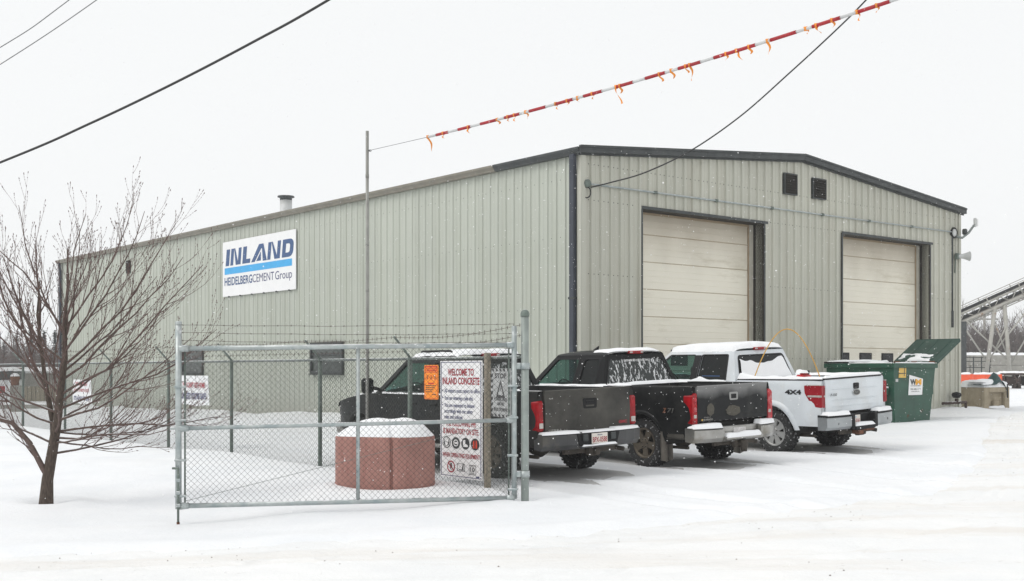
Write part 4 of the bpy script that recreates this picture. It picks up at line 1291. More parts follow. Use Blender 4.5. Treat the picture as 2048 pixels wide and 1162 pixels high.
def orient(mb, ref):
    """turn every face so that its normal agrees with ref(face centre)"""
    for k, f in enumerate(mb.f):
        p = [Vector(mb.v[i]) for i in f]
        n = (p[1]-p[0]).cross(p[2]-p[0]) if len(p) == 3 else (p[2]-p[0]).cross(p[3]-p[1])
        c = sum(p, Vector())/len(p)
        if n.dot(ref(c)) < 0: mb.f[k] = f[::-1]
    return mb
AXIS = lambda c: Vector((c.x, 0, (c.z-1.0)*.6))
SHEETS = {'cab_roof', 'cargo_bed', 'door', 'fender', 'cab_corner', 'hood', 'wheel_arch_trim', 'mud_flap', 'door_pillar', 'roof_rack_rail'}
def make_truck(P):
    sr = math.sin(P['roll']); LM_ = Matrix.Translation(P['loc']) @ Matrix.Rotation(P['rz'], 4, 'Z') @ Matrix.Translation((0, 0, .95*sr+P.get('dz', -.015))) @ Matrix.Rotation(-P['roll'], 4, 'Y')
    rt = empty('pickup_truck', mat=LM_)
    tag(rt, P['label'], 'pickup truck', 'pickup trucks parked nose in beside the warehouse')
    hw = P['hw']; tail = -P['tail']; bf = tail+P['bed']; cr = bf+.035; wb = P['wb']; fr = wb+P['fo']
    rail = P['rail']; belt = P['belt']; roof = P['roof']; r = P['r']; AR = P['arch']; rock = P['rock']
    pa, pt = P['paint'], P['tailpaint']; tw = P['tw']
    wsb, wst, rt_y, rb_y = P['wsb'], P['wst'], cr+P['rlean'], cr+.01
    def part(name, mb, mats, parent=rt, fix=False, loc=None):
        if name in SHEETS: orient(mb, AXIS)
        elif name in ('tailgate', 'handle', 'dust_patch'): orient(mb, lambda c: Vector((c.x*.05, (c.y-(tail+.02))*1.0, (c.z-1.0)*.05)))
        elif name == 'side_window': orient(mb, lambda c: Vector((c.x, 0, 0)))
        return mb.build(name, mats, parent, fix=fix, loc=loc)
    XS = ([rock-.12, rock, .62, .85, 1.02, belt, rail, rail+.1], [.90, .945, .975, 1.0, .995, .972, .955, .94])
    def xw(z, y):
        x = hw*interp(z, *XS)
        t = max(0, (y-(wb+.25))/(P['fo']-.25)); x -= hw*.13*t*t
        t = max(0, (tail+.25-y)/.25); x -= .015*t*t
        for a in (0, wb):
            d = math.hypot(y-a, z-r)
            x += P['flare']*math.exp(-((d-AR-.02)/.07)**2)
        return x
    def zbot(y):
        z = rock
        for a in (0, wb):
            if abs(y-a) < AR: z = max(z, r+.02+math.sqrt(AR*AR-(y-a)**2))
        if y > wb+AR: z = rock+.06
        return z
    def ysamp(y0, y1, step=.05):
        n = max(2, int((y1-y0)/step)); s = set(np.linspace(y0, y1, n+1).tolist())
        for a in (0, wb):
            for c in (-1, 1):
                for q in (0, .003, .02, .05): 
                    yy = a+c*(AR-q)
                    if y0 < yy < y1: s.add(yy)
        return sorted(s)
    def side_grid(mb, y0, y1, ztop, rows=9, side=-1, turn=True, mi=0):
        ys = ysamp(y0, y1)
        G = []
        for k in range(rows+1):
            row = []
            for y in ys:
                zb = zbot(y); zt = ztop(y); z = zb+(zt-zb)*k/rows
                row.append(Vector((side*xw(z, y), y, z)))
            G.append(row)
        mb.grid(G, mi, True, flip=(side > 0) ^ True)
        if turn:   # returned edges give the sheet a visible thickness
            for col in (0, -1):
                e = [[g[col] for g in G], [g[col]+Vector((-side*.04, 0, 0)) for g in G]]
                mb.grid(e, mi, False)
        lo = [[p for p in G[0]], [p+Vector((-side*.035, 0, 0)) for p in G[0]]]
        mb.grid(lo, mi, False)
        return G
    # --- bed
    mb = MB()
    RT = lambda y: rail
    for sd_ in (-1, 1):
        G = side_grid(mb, tail, bf, RT, 10, sd_)
        xo = [g for g in G[-1]]
        cap = [xo, [Vector((sd_*(abs(p.x)-.015), p.y, p.z+.018)) for p in xo], [Vector((sd_*(hw*.955-.14), p.y, p.z+.018)) for p in xo], [Vector((sd_*(hw*.955-.15), p.y, p.z-.02)) for p in xo]]
        mb.grid(cap, 0, False)
        # rear post face
        zs = np.linspace(rock+.08, rail, 8)
        mb.grid([[Vector((sd_*xw(z, tail), tail, z)) for z in zs], [Vector((sd_*(tw+.017), tail, z)) for z in zs], [Vector((sd_*(tw+.007), tail+.10, z)) for z in zs]], 0, False)
    part('cargo_bed', mb, pa, fix=False)
    mb = MB()
    bx = hw*.955-.15; fz = rail-.56
    for sd_ in (-1, 1): mb.add([(sd_*bx, tail+.02, fz), (sd_*bx, bf, fz), (sd_*bx, bf, rail-.02), (sd_*bx, tail+.02, rail-.02)], [(0, 1, 2, 3)])
    mb.add([(-bx, tail, fz), (bx, tail, fz), (bx, bf, fz), (-bx, bf, fz)], [(0, 1, 2, 3)])
    mb.xbox(-hw*.94, hw*.94, bf-.06, bf-.005, fz, rail+.018, b=.01)
    for k in range(11): mb.xbox(-bx+.05+k*(2*bx-.1)/11, -bx+.11+k*(2*bx-.1)/11, tail+.02, bf-.07, fz+.001, fz+.02)
    for sd_ in (-1, 1): mb.xbox(sd_*bx-.12*(1 if sd_ > 0 else -1), sd_*bx, -.42, .42, fz, fz+.22, b=.04)
    part('bed_liner', mb, LINER if P['kind'] != 'f' else P['liner'])
    # --- tailgate
    tz0 = P['tz0']
    mb = MB(); rows = []
    zs = np.linspace(tz0, rail+.012, 15); xs = np.linspace(-tw, tw, 17)
    def tgy(x, z):
        t = (z-tz0)/(rail-tz0)
        y = tail-.022
        if P['kind'] == 'f': y -= .012*math.exp(-((t-.80)/.22)**2) + (.010 if t < .16 else 0)
        else: y -= .016*math.sin(min(1, max(0, (t-.08)/.84))*math.pi) + .018*max(0, (t-.90)/.1) + (.012*max(0, (.14-t)/.14))
        return y - .006*(1-(x/tw)**2)
    for z in zs: rows.append([Vector((x, tgy(x, z), z)) for x in xs])
    mb.grid(rows, 0, True)
    b = tail+.05
    mb.grid([[Vector((x, tgy(x, zs[-1]), zs[-1])) for x in xs], [Vector((x, tail-.01, rail+.022)) for x in xs], [Vector((x, b, rail+.018)) for x in xs], [Vector((x, b, tz0)) for x in xs]], 0, False)
    for sx in (0, -1): mb.grid([[Vector((xs[sx], tgy(xs[sx], z), z)) for z in zs], [Vector((xs[sx], b, z)) for z in zs]], 0, False)
    mb.grid([[Vector((x, tgy(x, zs[0]), zs[0])) for x in xs], [Vector((x, b, zs[0])) for x in xs]], 0, False)
    tg = part('tailgate', mb, pt)
    hx, hz, hwid, hh = P['handle']
    mb = MB(); yh = tail-.046
    FMr = lambda a, b_, h: Vector((a, yh-h, b_))
    plate(mb, round_poly([(hx-hwid, hz-hh), (hx+hwid, hz-hh), (hx+hwid*1.04, hz+hh), (hx-hwid*1.04, hz+hh)], .03), [round_poly([(hx-hwid*.66, hz-hh*.62), (hx+hwid*.66, hz-hh*.62), (hx+hwid*.66, hz+hh*.55), (hx-hwid*.66, hz+hh*.55)], .015)], FMr, .018)
    part('handle', mb, P['handlemat'], tg)
    mb = MB(); mb.xbox(hx-hwid*.64, hx+hwid*.64, yh+.004, yh+.016, hz-hh*.55, hz+hh*.5); mb.xbox(hx-hwid*.6, hx+hwid*.6, yh-.006, yh+.006, hz-hh*.05, hz+hh*.5, b=.006); part('handle_grip', mb, M['black'], tg)
    # lettering: rear face frame (x right as seen from behind is +x)
    TF = frame((0, tail-.050, 0), (1, 0, 0), (0, 0, 1))
    def letters(parent, items, mat, name='lettering', FR=TF):
        mb = MB()
        for it in items: it(mb)
        mb.v = [tuple(FR @ Vector(v)) for v in mb.v]
        return part(name, mb, mat, parent)
    P['letters'](letters, tg, rt, tail, xw, rail)
    # --- tail lamps
    for sd_ in (-1, 1):
        o = P['lamp'](part, sd_, tail, xw, rail, hw)
    # --- cab lower body, fenders, doors
    segs = P['segs'](cr, wb, AR, wsb, fr)
    hz0, hz1 = P['hood']
    def topz(y):
        if y <= wsb-.12: return belt
        t = min(1, (y-(wsb-.12))/(fr-.12-(wsb-.12)))
        return belt + (hz1-belt)*(t**1.6) + .0
    for (nm, y0, y1) in segs:
        mb2 = MB()
        for sd_ in (-1, 1):
            if nm == 'door':
                m_ = MB(); side_grid(m_, y0+.004, y1-.004, topz, 9, sd_)
                d = part('door', m_, pa)
                hb = MB(); yh_ = y0+.10 if P['doorhandle'] == 'rear' else y0+.12
                zc = belt-.16
                hb.xbox(sd_*xw(zc, yh_+.1)-.02, sd_*xw(zc, yh_+.1)+.035, yh_, yh_+.19, zc-.018, zc+.022, b=.012)
                part('door_handle', hb, P['dhmat'], d)
            else: side_grid(mb2, y0+.002, y1-.002, topz, 9, sd_)
        if nm != 'door': part(nm, mb2, pa)
    # hood and nose
    mb = MB(); rows = []
    ys = np.linspace(wsb-.12, fr-.10, 18)
    for y in ys:
        xe = xw(topz(y), y)
        row = []
        for j in range(15):
            u = -1+2*j/14; x = u*xe
            t = (y-ys[0])/(ys[-1]-ys[0])
            cr_ = (.085-.02*t)*(1-abs(u)**2.6) + .018*(1 if abs(u) < .55 else 0)
            row.append(Vector((x, y, topz(y)+cr_)))
        rows.append(row)
    last = rows[-1]
    rows.append([v+Vector((0, .06, -.03)) for v in last]); rows.append([v+Vector((0, .09, -.10)) for v in last])
    mb.grid(rows, 0, True); part('hood', mb, pa)
    mb = MB(); xn = xw(.9, fr-.02)
    mb.xbox(-xn*.99, xn*.99, fr-.16, fr-.02, .62, hz1-.03, b=.03); part('nose', mb, pa)
    mb = MB(); mb.xbox(-xn*.62, xn*.62, fr-.03, fr+.01, .72, hz1-.03, b=.02); gr = part('grille', mb, M['black'])
    mb = MB()
    for k in range(4): mb.xbox(-xn*.6, xn*.6, fr+.0, fr+.025, .77+k*.075, .79+k*.075, b=.005)
    part('grille_bar', mb, CHROME, gr)
    for sd_ in (-1, 1):
        mb = MB(); mb.xbox(sd_*xn*.64 if sd_ > 0 else -xn*1.0, xn*1.0 if sd_ > 0 else -xn*.64, fr-.17, fr+.005, .78, hz1-.06, b=.03); part('headlight', mb, LAMP_W)
    mb = MB(); mb.xbox(-xn*1.02, xn*1.02, fr-.12, fr+.12, .46, .70, b=.05); part('front_bumper', mb, CHROME if P['kind'] != 'f' else BUMPW)
    # floor/underside and cab back
    mb = MB(); mb.xbox(-hw*.86, hw*.86, cr, wb-AR, rock-.10, rock+.05); mb.xbox(-hw*.6, hw*.6, wb-AR, fr-.1, .45, .85); mb.xbox(-hw*.55, hw*.55, tail+.08, cr, rock-.02, fz-.02)
    for sd_ in (-1, 1):
        mb.xbox(sd_*.42-.05, sd_*.42+.05, tail+.03, fr-.2, .42, .56)
        for a in (0, wb):
            rows = []
            for k in range(13):
                an = math.pi*k/12; y = a+(AR+.02)*math.cos(an); z = r+(AR+.03)*math.sin(an)
                rows.append([Vector((sd_*(hw*.93), y, z)), Vector((sd_*.52, y, z))])
            mb.grid(rows, 0, True)
            mb.xbox(sd_*.52-.01, sd_*.52+.01, a-AR, a+AR, rock-.05, r+AR+.02)
    part('underbody', mb, UNDER)
    for a in (0, wb):
        mb = MB(); mb.tube([(-hw*.75, a, r), (hw*.75, a, r)], .045, 8)
        if a == 0: mb.lathe([(0, -.17), (.10, -.14), (.16, 0), (.10, .14), (0, .17)], 14, Matrix.Translation((.0, 0, r)) @ Matrix.Rotation(R(90), 4, 'Y'))
        part('axle', mb, FRAMEM)
    for sd_ in (-1, 1):
        mb = MB(); mb.xbox(sd_*.56-.03, sd_*.56+.03, -.65, .65, r-.10, r-.05, b=.01); mb.tube([(sd_*.5, .05, r-.05), (sd_*.42, .25, rock+.2)], .035, 8); part('leaf_spring', mb, FRAMEM)
    mb = MB(); ex = P['exh']
    mb.tube([(ex, 1.0, .42), (ex, .45, .44), (ex, .1, .5), (ex+.02, tail+.1, .40), (ex+.07, tail-.03, .38)], .035, 9); part('exhaust_pipe', mb, FRAMEM)
    mb = MB(); mb.xbox(-.5, .5, tail-.06, tail+.02, .38, .46, b=.015); mb.xbox(-.045, .045, tail-.22, tail+.05, .36, .44, b=.01); mb.xbox(-.11, .11, tail-.16, tail-.06, .34, .47, b=.02); mb.tube([(0, tail-.19, .44), (0, tail-.19, .50)], .022, 8)
    if P['kind'] == 'c': mb.lathe([(0, -.09), (.05, -.09), (.06, -.02), (.075, .06), (.05, .1), (0, .1)], 12, Matrix.Translation((.02, tail-.22, .36)))
    part('tow_hitch', mb, FRAMEM)
    # cab back panel below the belt
    mb = MB(); mb.xbox(-hw*.95, hw*.95, cr, cr+.03, rock, belt+.001); part('cab_back', mb, pa)
    # --- greenhouse
    zr = roof-.085; XB = xw(belt, cr+.5)-.012; XR_ = P['xroof']
    def gx_(z): return XB+(XR_-XB)*((z-belt)/(zr-belt)) + .018*math.sin(math.pi*min(1, max(0, (z-belt)/(zr-belt))))
    outer = [(wsb, belt-.01), (wst, zr), (rt_y, zr), (rb_y, belt-.01)]
    holes, kinds = [], []
    for (yb0, yb1, yt0, yt1, gk) in P['wins'](cr, wsb, wst):
        z0, z1 = belt+.035, zr-.075
        holes.append(round_poly([(yb0, z0), (yb1, z0), (yt1, z1), (yt0, z1)], .05)); kinds.append(gk)
    mb = MB()
    for sd_ in (-1, 1):
        plate(mb, outer, holes, lambda a, b_, h, sd_=sd_: Vector((sd_*(gx_(b_)+h), a, b_)), .05)
    # roof skin
    rows = []
    nyr = 16
    for i in range(nyr+1):
        v = i/nyr; y = rt_y-.015+(wst+.02-rt_y+.015)*v
        drop = .045*(max(0, (v-.55)/.45)**2) + .035*max(0, (.12-v)/.12)**1.5
        row = []
        for j in range(21):
            u = -1+2*j/20
            x = (XR_+.003)*math.copysign(1-(1-abs(u))**1.15, u)
            e = abs(x)/(XR_+.003)
            zc = zr-.012 + (roof-zr+.012-drop)*max(0, 1-e**5)**.5
            row.append(Vector((x, y, zc)))
        rows.append(row)
    mb.grid(rows, 0, True, flip=True)
    # rear wall of cab with window
    rw = P['rearwin']; z0, z1 = belt+rw[0], zr-rw[1]
    def ry(z): return rb_y+(rt_y-rb_y)*((z-belt)/(zr-belt))
    outer_r = [(-XB, belt-.01), (XB, belt-.01), (XR_, zr), (-XR_, zr)]
    hole_r = round_poly([(-rw[2], z0), (rw[2], z0), (rw[3], z1), (-rw[3], z1)], .07)
    plate(mb, outer_r, [hole_r], lambda a, b_, h: Vector((a, ry(b_)-h, b_)), .05)
    def wy(z): return wsb+(wst-wsb)*((z-belt)/(zr-belt))
    hole_w = round_poly([(-XB+.10, belt+.03), (XB-.10, belt+.03), (XR_-.07, zr-.04), (-XR_+.07, zr-.04)], .06)
    plate(mb, [(-XB, belt-.01), (XB, belt-.01), (XR_, zr), (-XR_, zr)][::-1], [hole_w], lambda a, b_, h: Vector((a, wy(b_)+h, b_)), .05)
    cab = part('cab_roof', mb, pa)
    for hl, gk in zip(holes, kinds):
        for sd_ in (-1, 1):
            mb = MB(); n = len(hl)
            mb.add([Vector((sd_*(gx_(b_)-.014), a, b_)) for a, b_ in hl], [tuple(range(n)) if sd_ < 0 else tuple(range(n))[::-1]])
            w_ = part('side_window', mb, gk)
            t = MB(); k = len(hl); c = (sum(p[0] for p in hl)/k, sum(p[1] for p in hl)/k)
            plate(t, [(c[0]+(a-c[0])*1.0+.022*(1 if a > c[0] else -1), c[1]+(b_-c[1])+.02*(1 if b_ > c[1] else -1)) for a, b_ in hl], [hl], lambda a, b_, h, sd_=sd_: Vector((sd_*(gx_(b_)+.006+h), a, b_)), .012)
            part('window_trim', t, M['black'], w_)
    mb = MB(); mb.add([Vector((a, ry(b_)+.012, b_)) for a, b_ in hole_r], [tuple(range(len(hole_r)))]); rwo = part('rear_window', mb, P['rearglass'])
    t = MB(); plate(t, [(a*1.035, b_+(.02 if b_ > (z0+z1)/2 else -.02)) for a, b_ in hole_r], [hole_r], lambda a, b_, h: Vector((a, ry(b_)-.006-h, b_)), .01); part('window_trim', t, M['black'], rwo)
    mb = MB(); mb.add([Vector((a, wy(b_)-.012, b_)) for a, b_ in hole_w], [tuple(range(len(hole_w)))[::-1]]); part('windshield', mb, GL_SIDE)
    P['rearextra'](part, ry, rwo, z0, z1, rw, letters)
    # third brake light
    mb = MB(); yl = rt_y-.02; zl = zr+.035
    mb.xbox(-.17, .17, yl-.03, yl+.06, zl-.03, zl+.025, b=.012); bl = part('brake_light', mb, LAMP_R)
    for sx in (-1, 1):
        mb = MB(); mb.xbox(sx*.13-.035, sx*.13+.035, yl-.034, yl+.02, zl-.018, zl+.014, b=.006); part('cargo_lens', mb, LAMP_W, bl)
    # interior
    mb = MB()
    for (sx, sy) in ((-.42, 0), (.42, 0)):
        yb_ = wsb-1.05
        mb.xbox(sx-.25, sx+.25, yb_-.1, yb_+.45, .75, .95, b=.06); mb.xbox(sx-.24, sx+.24, yb_-.18, yb_-.02, .9, 1.42, b=.06); mb.xbox(sx-.13, sx+.13, yb_-.18, yb_-.08, 1.46, 1.64, b=.04)
    mb.xbox(-hw*.8, hw*.8, cr+.1, cr+.25, .75, 1.35, b=.05)
    part('seat', mb, SEATM)
    mb = MB(); mb.xbox(-hw*.88, hw*.88, wsb-.42, wsb+.05, .85, belt-.015, b=.06); part('dashboard', mb, SEATM)
    mb = MB(); SM = Matrix.Translation((-.42, wsb-.52, belt-.02)) @ Matrix.Rotation(R(68), 4, 'X')
    pts = [SM @ Vector((.19*math.cos(a), .19*math.sin(a), 0)) for a in [2*math.pi*k/20 for k in range(21)]]
    mb.tube(pts, .014, 6); mb.tube([SM @ Vector((-.18, 0, 0)), SM @ Vector((.18, 0, 0))], .018, 6); mb.tube([SM @ Vector((0, 0, 0)), SM @ Vector((0, -.02, -.3))], .03, 6); part('steering_wheel', mb, M['black'])
    # mirrors
    for sd_ in (-1, 1):
        mb = MB(); ym = wsb-.10; xm_ = XB
        mb.tube([(sd_*(xm_-.02), ym, belt+.06), (sd_*(xm_+.14), ym-.02, belt+.10)], .03, 6)
        mb.xbox(sd_*(xm_+.21)-.105, sd_*(xm_+.21)+.105, ym-.05, ym+.07, belt-.0, belt+.26, b=.04)
        mi_ = part('side_mirror', mb, P['mirror'])
        g = MB(); g.xbox(sd_*(xm_+.21)-.085, sd_*(xm_+.21)+.085, ym-.056, ym-.051, belt+.025, belt+.235); part('mirror_glass', g, M['dark'], mi_)
    # --- rear bumper
    P['bumper'](part, tail, hw, letters)
    # --- wheels
    tm_, rm_ = wheel_meshes(r, .27, P['rim'])
    for a in (0, wb):
        for sd_ in (-1, 1):
            w = empty('wheel', (sd_*(hw-.175), a, r)); w.parent = rt
            w.rotation_euler = (random.uniform(0, 1), 0, 0 if sd_ < 0 else math.pi)
            link('tyre', tm_, w); link('rim', rm_, w)
    # arch lips / flaps
    P['extras'](part, xw, tail, cr, bf, rail, belt, roof, zr, wsb, wst, rt_y, XR_, hw, fz, AR, r, rt, ry, XB, bx, topz, fr)
    return rt

def bumper_mb(x0, x1, y0, prof, curve=.10, xm=.97, n=10):
    """sweep a (y,z) outline along x with the ends drawn forward"""
    mb = MB(); rows = []
    xs = np.linspace(x0, x1, n+1)
    for x in xs:
        yo = curve*(abs(x)/xm)**4
        rows.append([Vector((x, y0-a+yo, z)) for a, z in prof]+[Vector((x, y0-prof[0][0]+yo, prof[0][1]))])
    mb.grid(rows, 0, False)
    k = len(prof)
    mb.add(rows[0][:k], [tuple(range(k))]); mb.add(rows[-1][:k], [tuple(range(k))[::-1]])
    return mb

def arch_lip(part, xw, AR, r, wb, mat, w=.05, out=.02):
    for a in (0, wb):
        for sd_ in (-1, 1):
            mb = MB(); rows = []
            for k in range(19):
                an = math.pi*(.02+.96*k/18)
                row = []
                for q, o in ((-.012, -.03), (-.012, out), (w*.5, out+.008), (w, .004)):
                    y = a+(AR+q)*math.cos(an); z = r+.02+(AR+q)*math.sin(an)
                    row.append(Vector((sd_*(xw(z, y)+o), y, z)))
                rows.append(row)
            mb.grid(rows, 0, True, flip=sd_ > 0); part('wheel_arch_trim', mb, mat)

# ---- truck 1: dark grey, nearest the fence
def g_letters(letters, tg, rt, tail, xw, rail):
    letters(tg, [lambda m: put_text(m, 'SIERRA', -.79, .725, .034, .26, .03, z=0), lambda m: put_text(m, 'SLT', -.50, .725, .022, .07, .02, z=0), lambda m: put_text(m, '4x4', -.77, 1.19, .022, .08, .02, z=0)], CHROME)
    letters(tg, [lambda m: put_text(m, 'GMC', .58, .775, .042, .17, .05, z=.0015)], M['red'])
def g_lamp(part, sd_, tail, xw, rail, hw):
    mb = MB(); x0, x1 = .847, xw(1.0, tail)+.004
    mb.xbox(min(sd_*x0, sd_*x1), max(sd_*x0, sd_*x1), tail-.035, tail+.13, .735, 1.175, b=.025)
    l = part('tail_light', mb, LAMP_R)
    mb = MB(); xa, xb = x0+.015, x1-.02; mb.xbox(min(sd_*xa, sd_*xb), max(sd_*xa, sd_*xb), tail-.040, tail+.02, .775, .865, b=.012); part('reverse_lens', mb, LAMP_W, l)
def g_bumper(part, tail, hw, letters):
    prof = [(.03, .70), (.20, .70), (.235, .675), (.225, .53), (.17, .46), (.03, .48)]
    b = part('rear_bumper', bumper_mb(-.95, .95, tail, prof, .13), BUMPG)
    mb = MB(); plate(mb, round_poly([(-.36, .50), (.36, .50), (.42, .685), (-.42, .685)], .03), [], lambda a, b_, h: Vector((a, tail-.238-h, b_)), .012); part('licence_recess', mb, M['black'], b)
    mb = MB(); mb.xbox(-.155, .155, tail-.262, tail-.252, .525, .675, b=.004); p = part('licence_plate', mb, PLATE, b)
    FR = frame((0, tail-.2635, 0), (1, 0, 0), (0, 0, 1))
    letters(b, [lambda m: put_text(m, 'BPX-0588', 0, .545, .075, .28, .02, z=0, align='C')], M['red'], 'plate_lettering', FR)
    letters(b, [lambda m: put_text(m, 'Alberta', 0, .640, .022, .10, .02, z=0, align='C')], M['dkblue'], 'plate_lettering', FR)
    for x in (-.27, .27):
        mb = MB(); mb.xbox(x-.05, x+.05, tail-.27, tail-.245, .57, .67, b=.012); part('plate_lamp', mb, M['trimdark'], b)
    for x0, x1, s in ((-.95, -.33, 2), (-.30, .36, 3), (.33, .95, 4)):
        h = .032 if abs(x0+x1) > .3 else .018
        mb = snow_slab(x0, x1, tail-.24+.0, tail-.05, lambda x, y: .70, h, s, 16, 6, .05)
        mb.v = [(v[0], v[1]+.13*(abs(v[0])/.97)**4, v[2]) for v in mb.v]
        part('bumper_snow', mb, SNOW, b)
    mb = snow_slab(-.36, .36, tail-.275, tail-.24, lambda x, y: .495, .03, 5, 14, 5, .015); part('bumper_snow', mb, SNOW, b)
    mb = MB(); mb.xbox(-.38, .38, tail-.28, tail-.23, .475, .498, b=.008); part('step_ledge', mb, BUMPG, b)
def g_rear(part, ry, rwo, z0, z1, rw, letters): pass
def common_snow(part, roofz_, x, y0, y1, h, seed, edge=.1):
    return part('roof_snow', snow_slab(-x, x, y0, y1, roofz_, h, seed, 22, 26, edge, .4), SNOW)
def roof_fn(roof, zr, XR_, rt_y, wst):
    def f(x, y):
        e = min(1, abs(x)/(XR_+.003)); v = (y-(rt_y-.015))/(wst+.02-rt_y+.015)
        drop = .045*(max(0, (v-.55)/.45)**2) + .035*max(0, (.12-v)/.12)**1.5
        return zr-.012+(roof-zr+.012-drop)*max(0, 1-e**5)**.5-.004
    return f
def g_extras(part, xw, tail, cr, bf, rail, belt, roof, zr, wsb, wst, rt_y, XR_, hw, fz, AR, r, rt, ry, XB, bx, topz, fr):
    arch_lip(part, xw, AR, r, 3.65, TG_PAINT, .05, .014)
    common_snow(part, roof_fn(roof, zr, XR_, rt_y, wst), XR_-.03, rt_y+.02, wst-.05, .05, 11)
    for sd_ in (-1, 1):
        mb = snow_slab(min(sd_*(bx-.0), sd_*(hw*.945)), max(sd_*bx, sd_*hw*.945), tail+.5, bf, lambda x, y: rail+.016, .022, 3+sd_, 5, 26, .04, .9); part('rail_snow', mb, SNOW)
    mb = snow_slab(-bx, bx, tail+.08, bf-.08, lambda x, y: fz+.015, .12, 9, 16, 18, .25); part('bed_snow', mb, SNOW)
    mb = snow_slab(-.75, .75, wsb+.02, fr-.2, lambda x, y: topz(y)+.055*(1-(abs(x)/.95)**2.6)+.012, .03, 6, 18, 16, .15, .9); part('hood_snow', mb, SNOW)
    mb = MB()
    for sd_ in (-1, 1):
        ys = np.linspace(cr+.1, wsb-.25, 24)
        mb.grid([[Vector((sd_*(XB-.02+.0), y, belt+.012+.012*noise.noise(Vector((y*6, sd_, 0))))) for y in ys], [Vector((sd_*(XB+.012), y, belt+.022+.02*noise.noise(Vector((y*6, sd_, 2))))) for y in ys], [Vector((sd_*(XB+.022), y, belt-.004)) for y in ys]], 0, True)
    part('sill_snow', mb, SNOW)
    mb = MB()
    for sd_ in (-1, 1): mb.tube([(sd_*(XR_-.1), rt_y+.2, roof-.005), (sd_*(XR_-.1), rt_y+.25, roof+.03), (sd_*(XR_-.1), wst-.3, roof+.03), (sd_*(XR_-.1), wst-.25, roof-.01)], .018, 6)
    part('roof_rack_rail', mb, M['black'])
    for sd_ in (-1, 1):
        mb = MB(); mb.tube([(sd_*(hw-.06), .62, .46), (sd_*(hw+.03), .72, .43), (sd_*(hw+.03), 3.0, .43), (sd_*(hw-.06), 3.1, .46)], .035, 8); part('step_bar', mb, CHROME)
TRZ = math.atan2(.619, .786)
def seg_ext(cr, wb, AR, wsb, fr): return [('cab_corner', cr, cr+.18), ('door', cr+.18, cr+.75), ('door', cr+.75, wsb-.10), ('fender', wsb-.10, fr-.06)]
def seg_crew(cr, wb, AR, wsb, fr): return [('cab_corner', cr, cr+.22), ('door', cr+.22, cr+1.12), ('door', cr+1.12, wsb-.10), ('fender', wsb-.10, fr-.06)]
def win_ext(rear, front):
    def f(cr, wsb, wst): return [(cr+.23, cr+.68, cr+.27, cr+.66, rear), (cr+.84, wsb-.20, cr+.82, wst-.06, front)]
    return f
def win_crew(rear, front):
    def f(cr, wsb, wst): return [(cr+.27, cr+1.02, cr+.33, cr+1.0, rear), (cr+1.22, wsb-.20, cr+1.20, wst-.06, front)]
    return f
tz1 = gh(.434, 18.06)
make_truck(dict(kind='g', roll=R(1.9), loc=(.434, 18.06, 0.0), rz=TRZ, label='dark grey pickup nearest the gate post with dusty tailgate and red lamps', hw=.985, tw=.83, tail=1.12, bed=2.12, wb=3.64, fo=.98,
    rail=1.295, belt=1.225, roof=1.88, r=.395, arch=.475, rock=.50, flare=.012, paint=TG_PAINT, tailpaint=TG_TAIL, wsb=3.22, wst=2.56, rlean=.16, xroof=.70,
    handle=(0.02, 1.10, .13, .075), handlemat=M['black'], letters=g_letters, lamp=g_lamp, segs=seg_ext, hood=(1.2, 1.06), doorhandle='front', dhmat=M['black'], tz0=.705,
    wins=win_ext(GL_DARK, GL_SIDE), rearwin=(.06, .09, .80, .62), rearglass=GL_FROST, rearextra=g_rear, mirror=M['black'], bumper=g_bumper, rim='six', extras=g_extras, exh=.62))

# ---- truck 2: black, in the middle
def c_letters(letters, tg, rt, tail, xw, rail):
    letters(tg, [lambda m: put_text(m, 'SILVERADO', -.74, .80, .028, .22, .02, z=0), lambda m: put_text(m, 'EXTENDED CAB', -.72, .845, .014, .16, .01, z=0)], CHROME)
    mb = MB(); disc(mb, -.765, .813, .016, 0); mb.v = [(v[0], tail-.050, v[1]) for v in mb.v]; mb.build('badge', M['yellowst'], tg)
    x = -xw(.92, -.75)-.004
    FR = frame((x-.004, -.50, 0), (0, -1, 0), (0, 0, 1))
    letters(rt, [lambda m: put_text(m, 'Z', 0, .93, .075, .09, .05, .25, z=0)], M['rust'], 'side_lettering', FR)
    letters(rt, [lambda m: put_text(m, '71', .10, .93, .075, .15, .03, .25, z=0)], CHROME, 'side_lettering', FR)
def c_lamp(part, sd_, tail, xw, rail, hw):
    x1 = xw(1.0, tail)+.004
    mb = MB()
    out = [(.862, .74), (.862, 1.23), (.90, 1.25), (x1, 1.20), (x1, .76), (.93, .735)]
    if sd_ > 0: out = out[::-1]
    mb.prism(round_poly([(sd_*a, b) for a, b in out], .02), tail-.035, tail+.15, lambda a, b, h: Vector((a, h, b)))
    l = part('tail_light', mb, LAMP_R if sd_ < 0 else LAMP_RF, fix=True)
    for z, rr in ((1.14, .036), (.985, .038)):
        mb = MB(); mb.lathe([(0, -.012), (rr*.8, -.010), (rr, 0)], 14, Matrix.Translation((sd_*.905, tail-.036, z)) @ Matrix.Rotation(R(90), 4, 'X') @ Matrix.Scale(-1, 4, (0, 0, 1)) @ Matrix.Scale(1, 4)); part('lamp_cell', mb, LAMP_RF, l)
    mb = MB(); mb.xbox(min(sd_*.87, sd_*.94), max(sd_*.87, sd_*.94), tail-.042, tail, .845, .905, b=.01); part('reverse_lens', mb, LAMP_W, l)
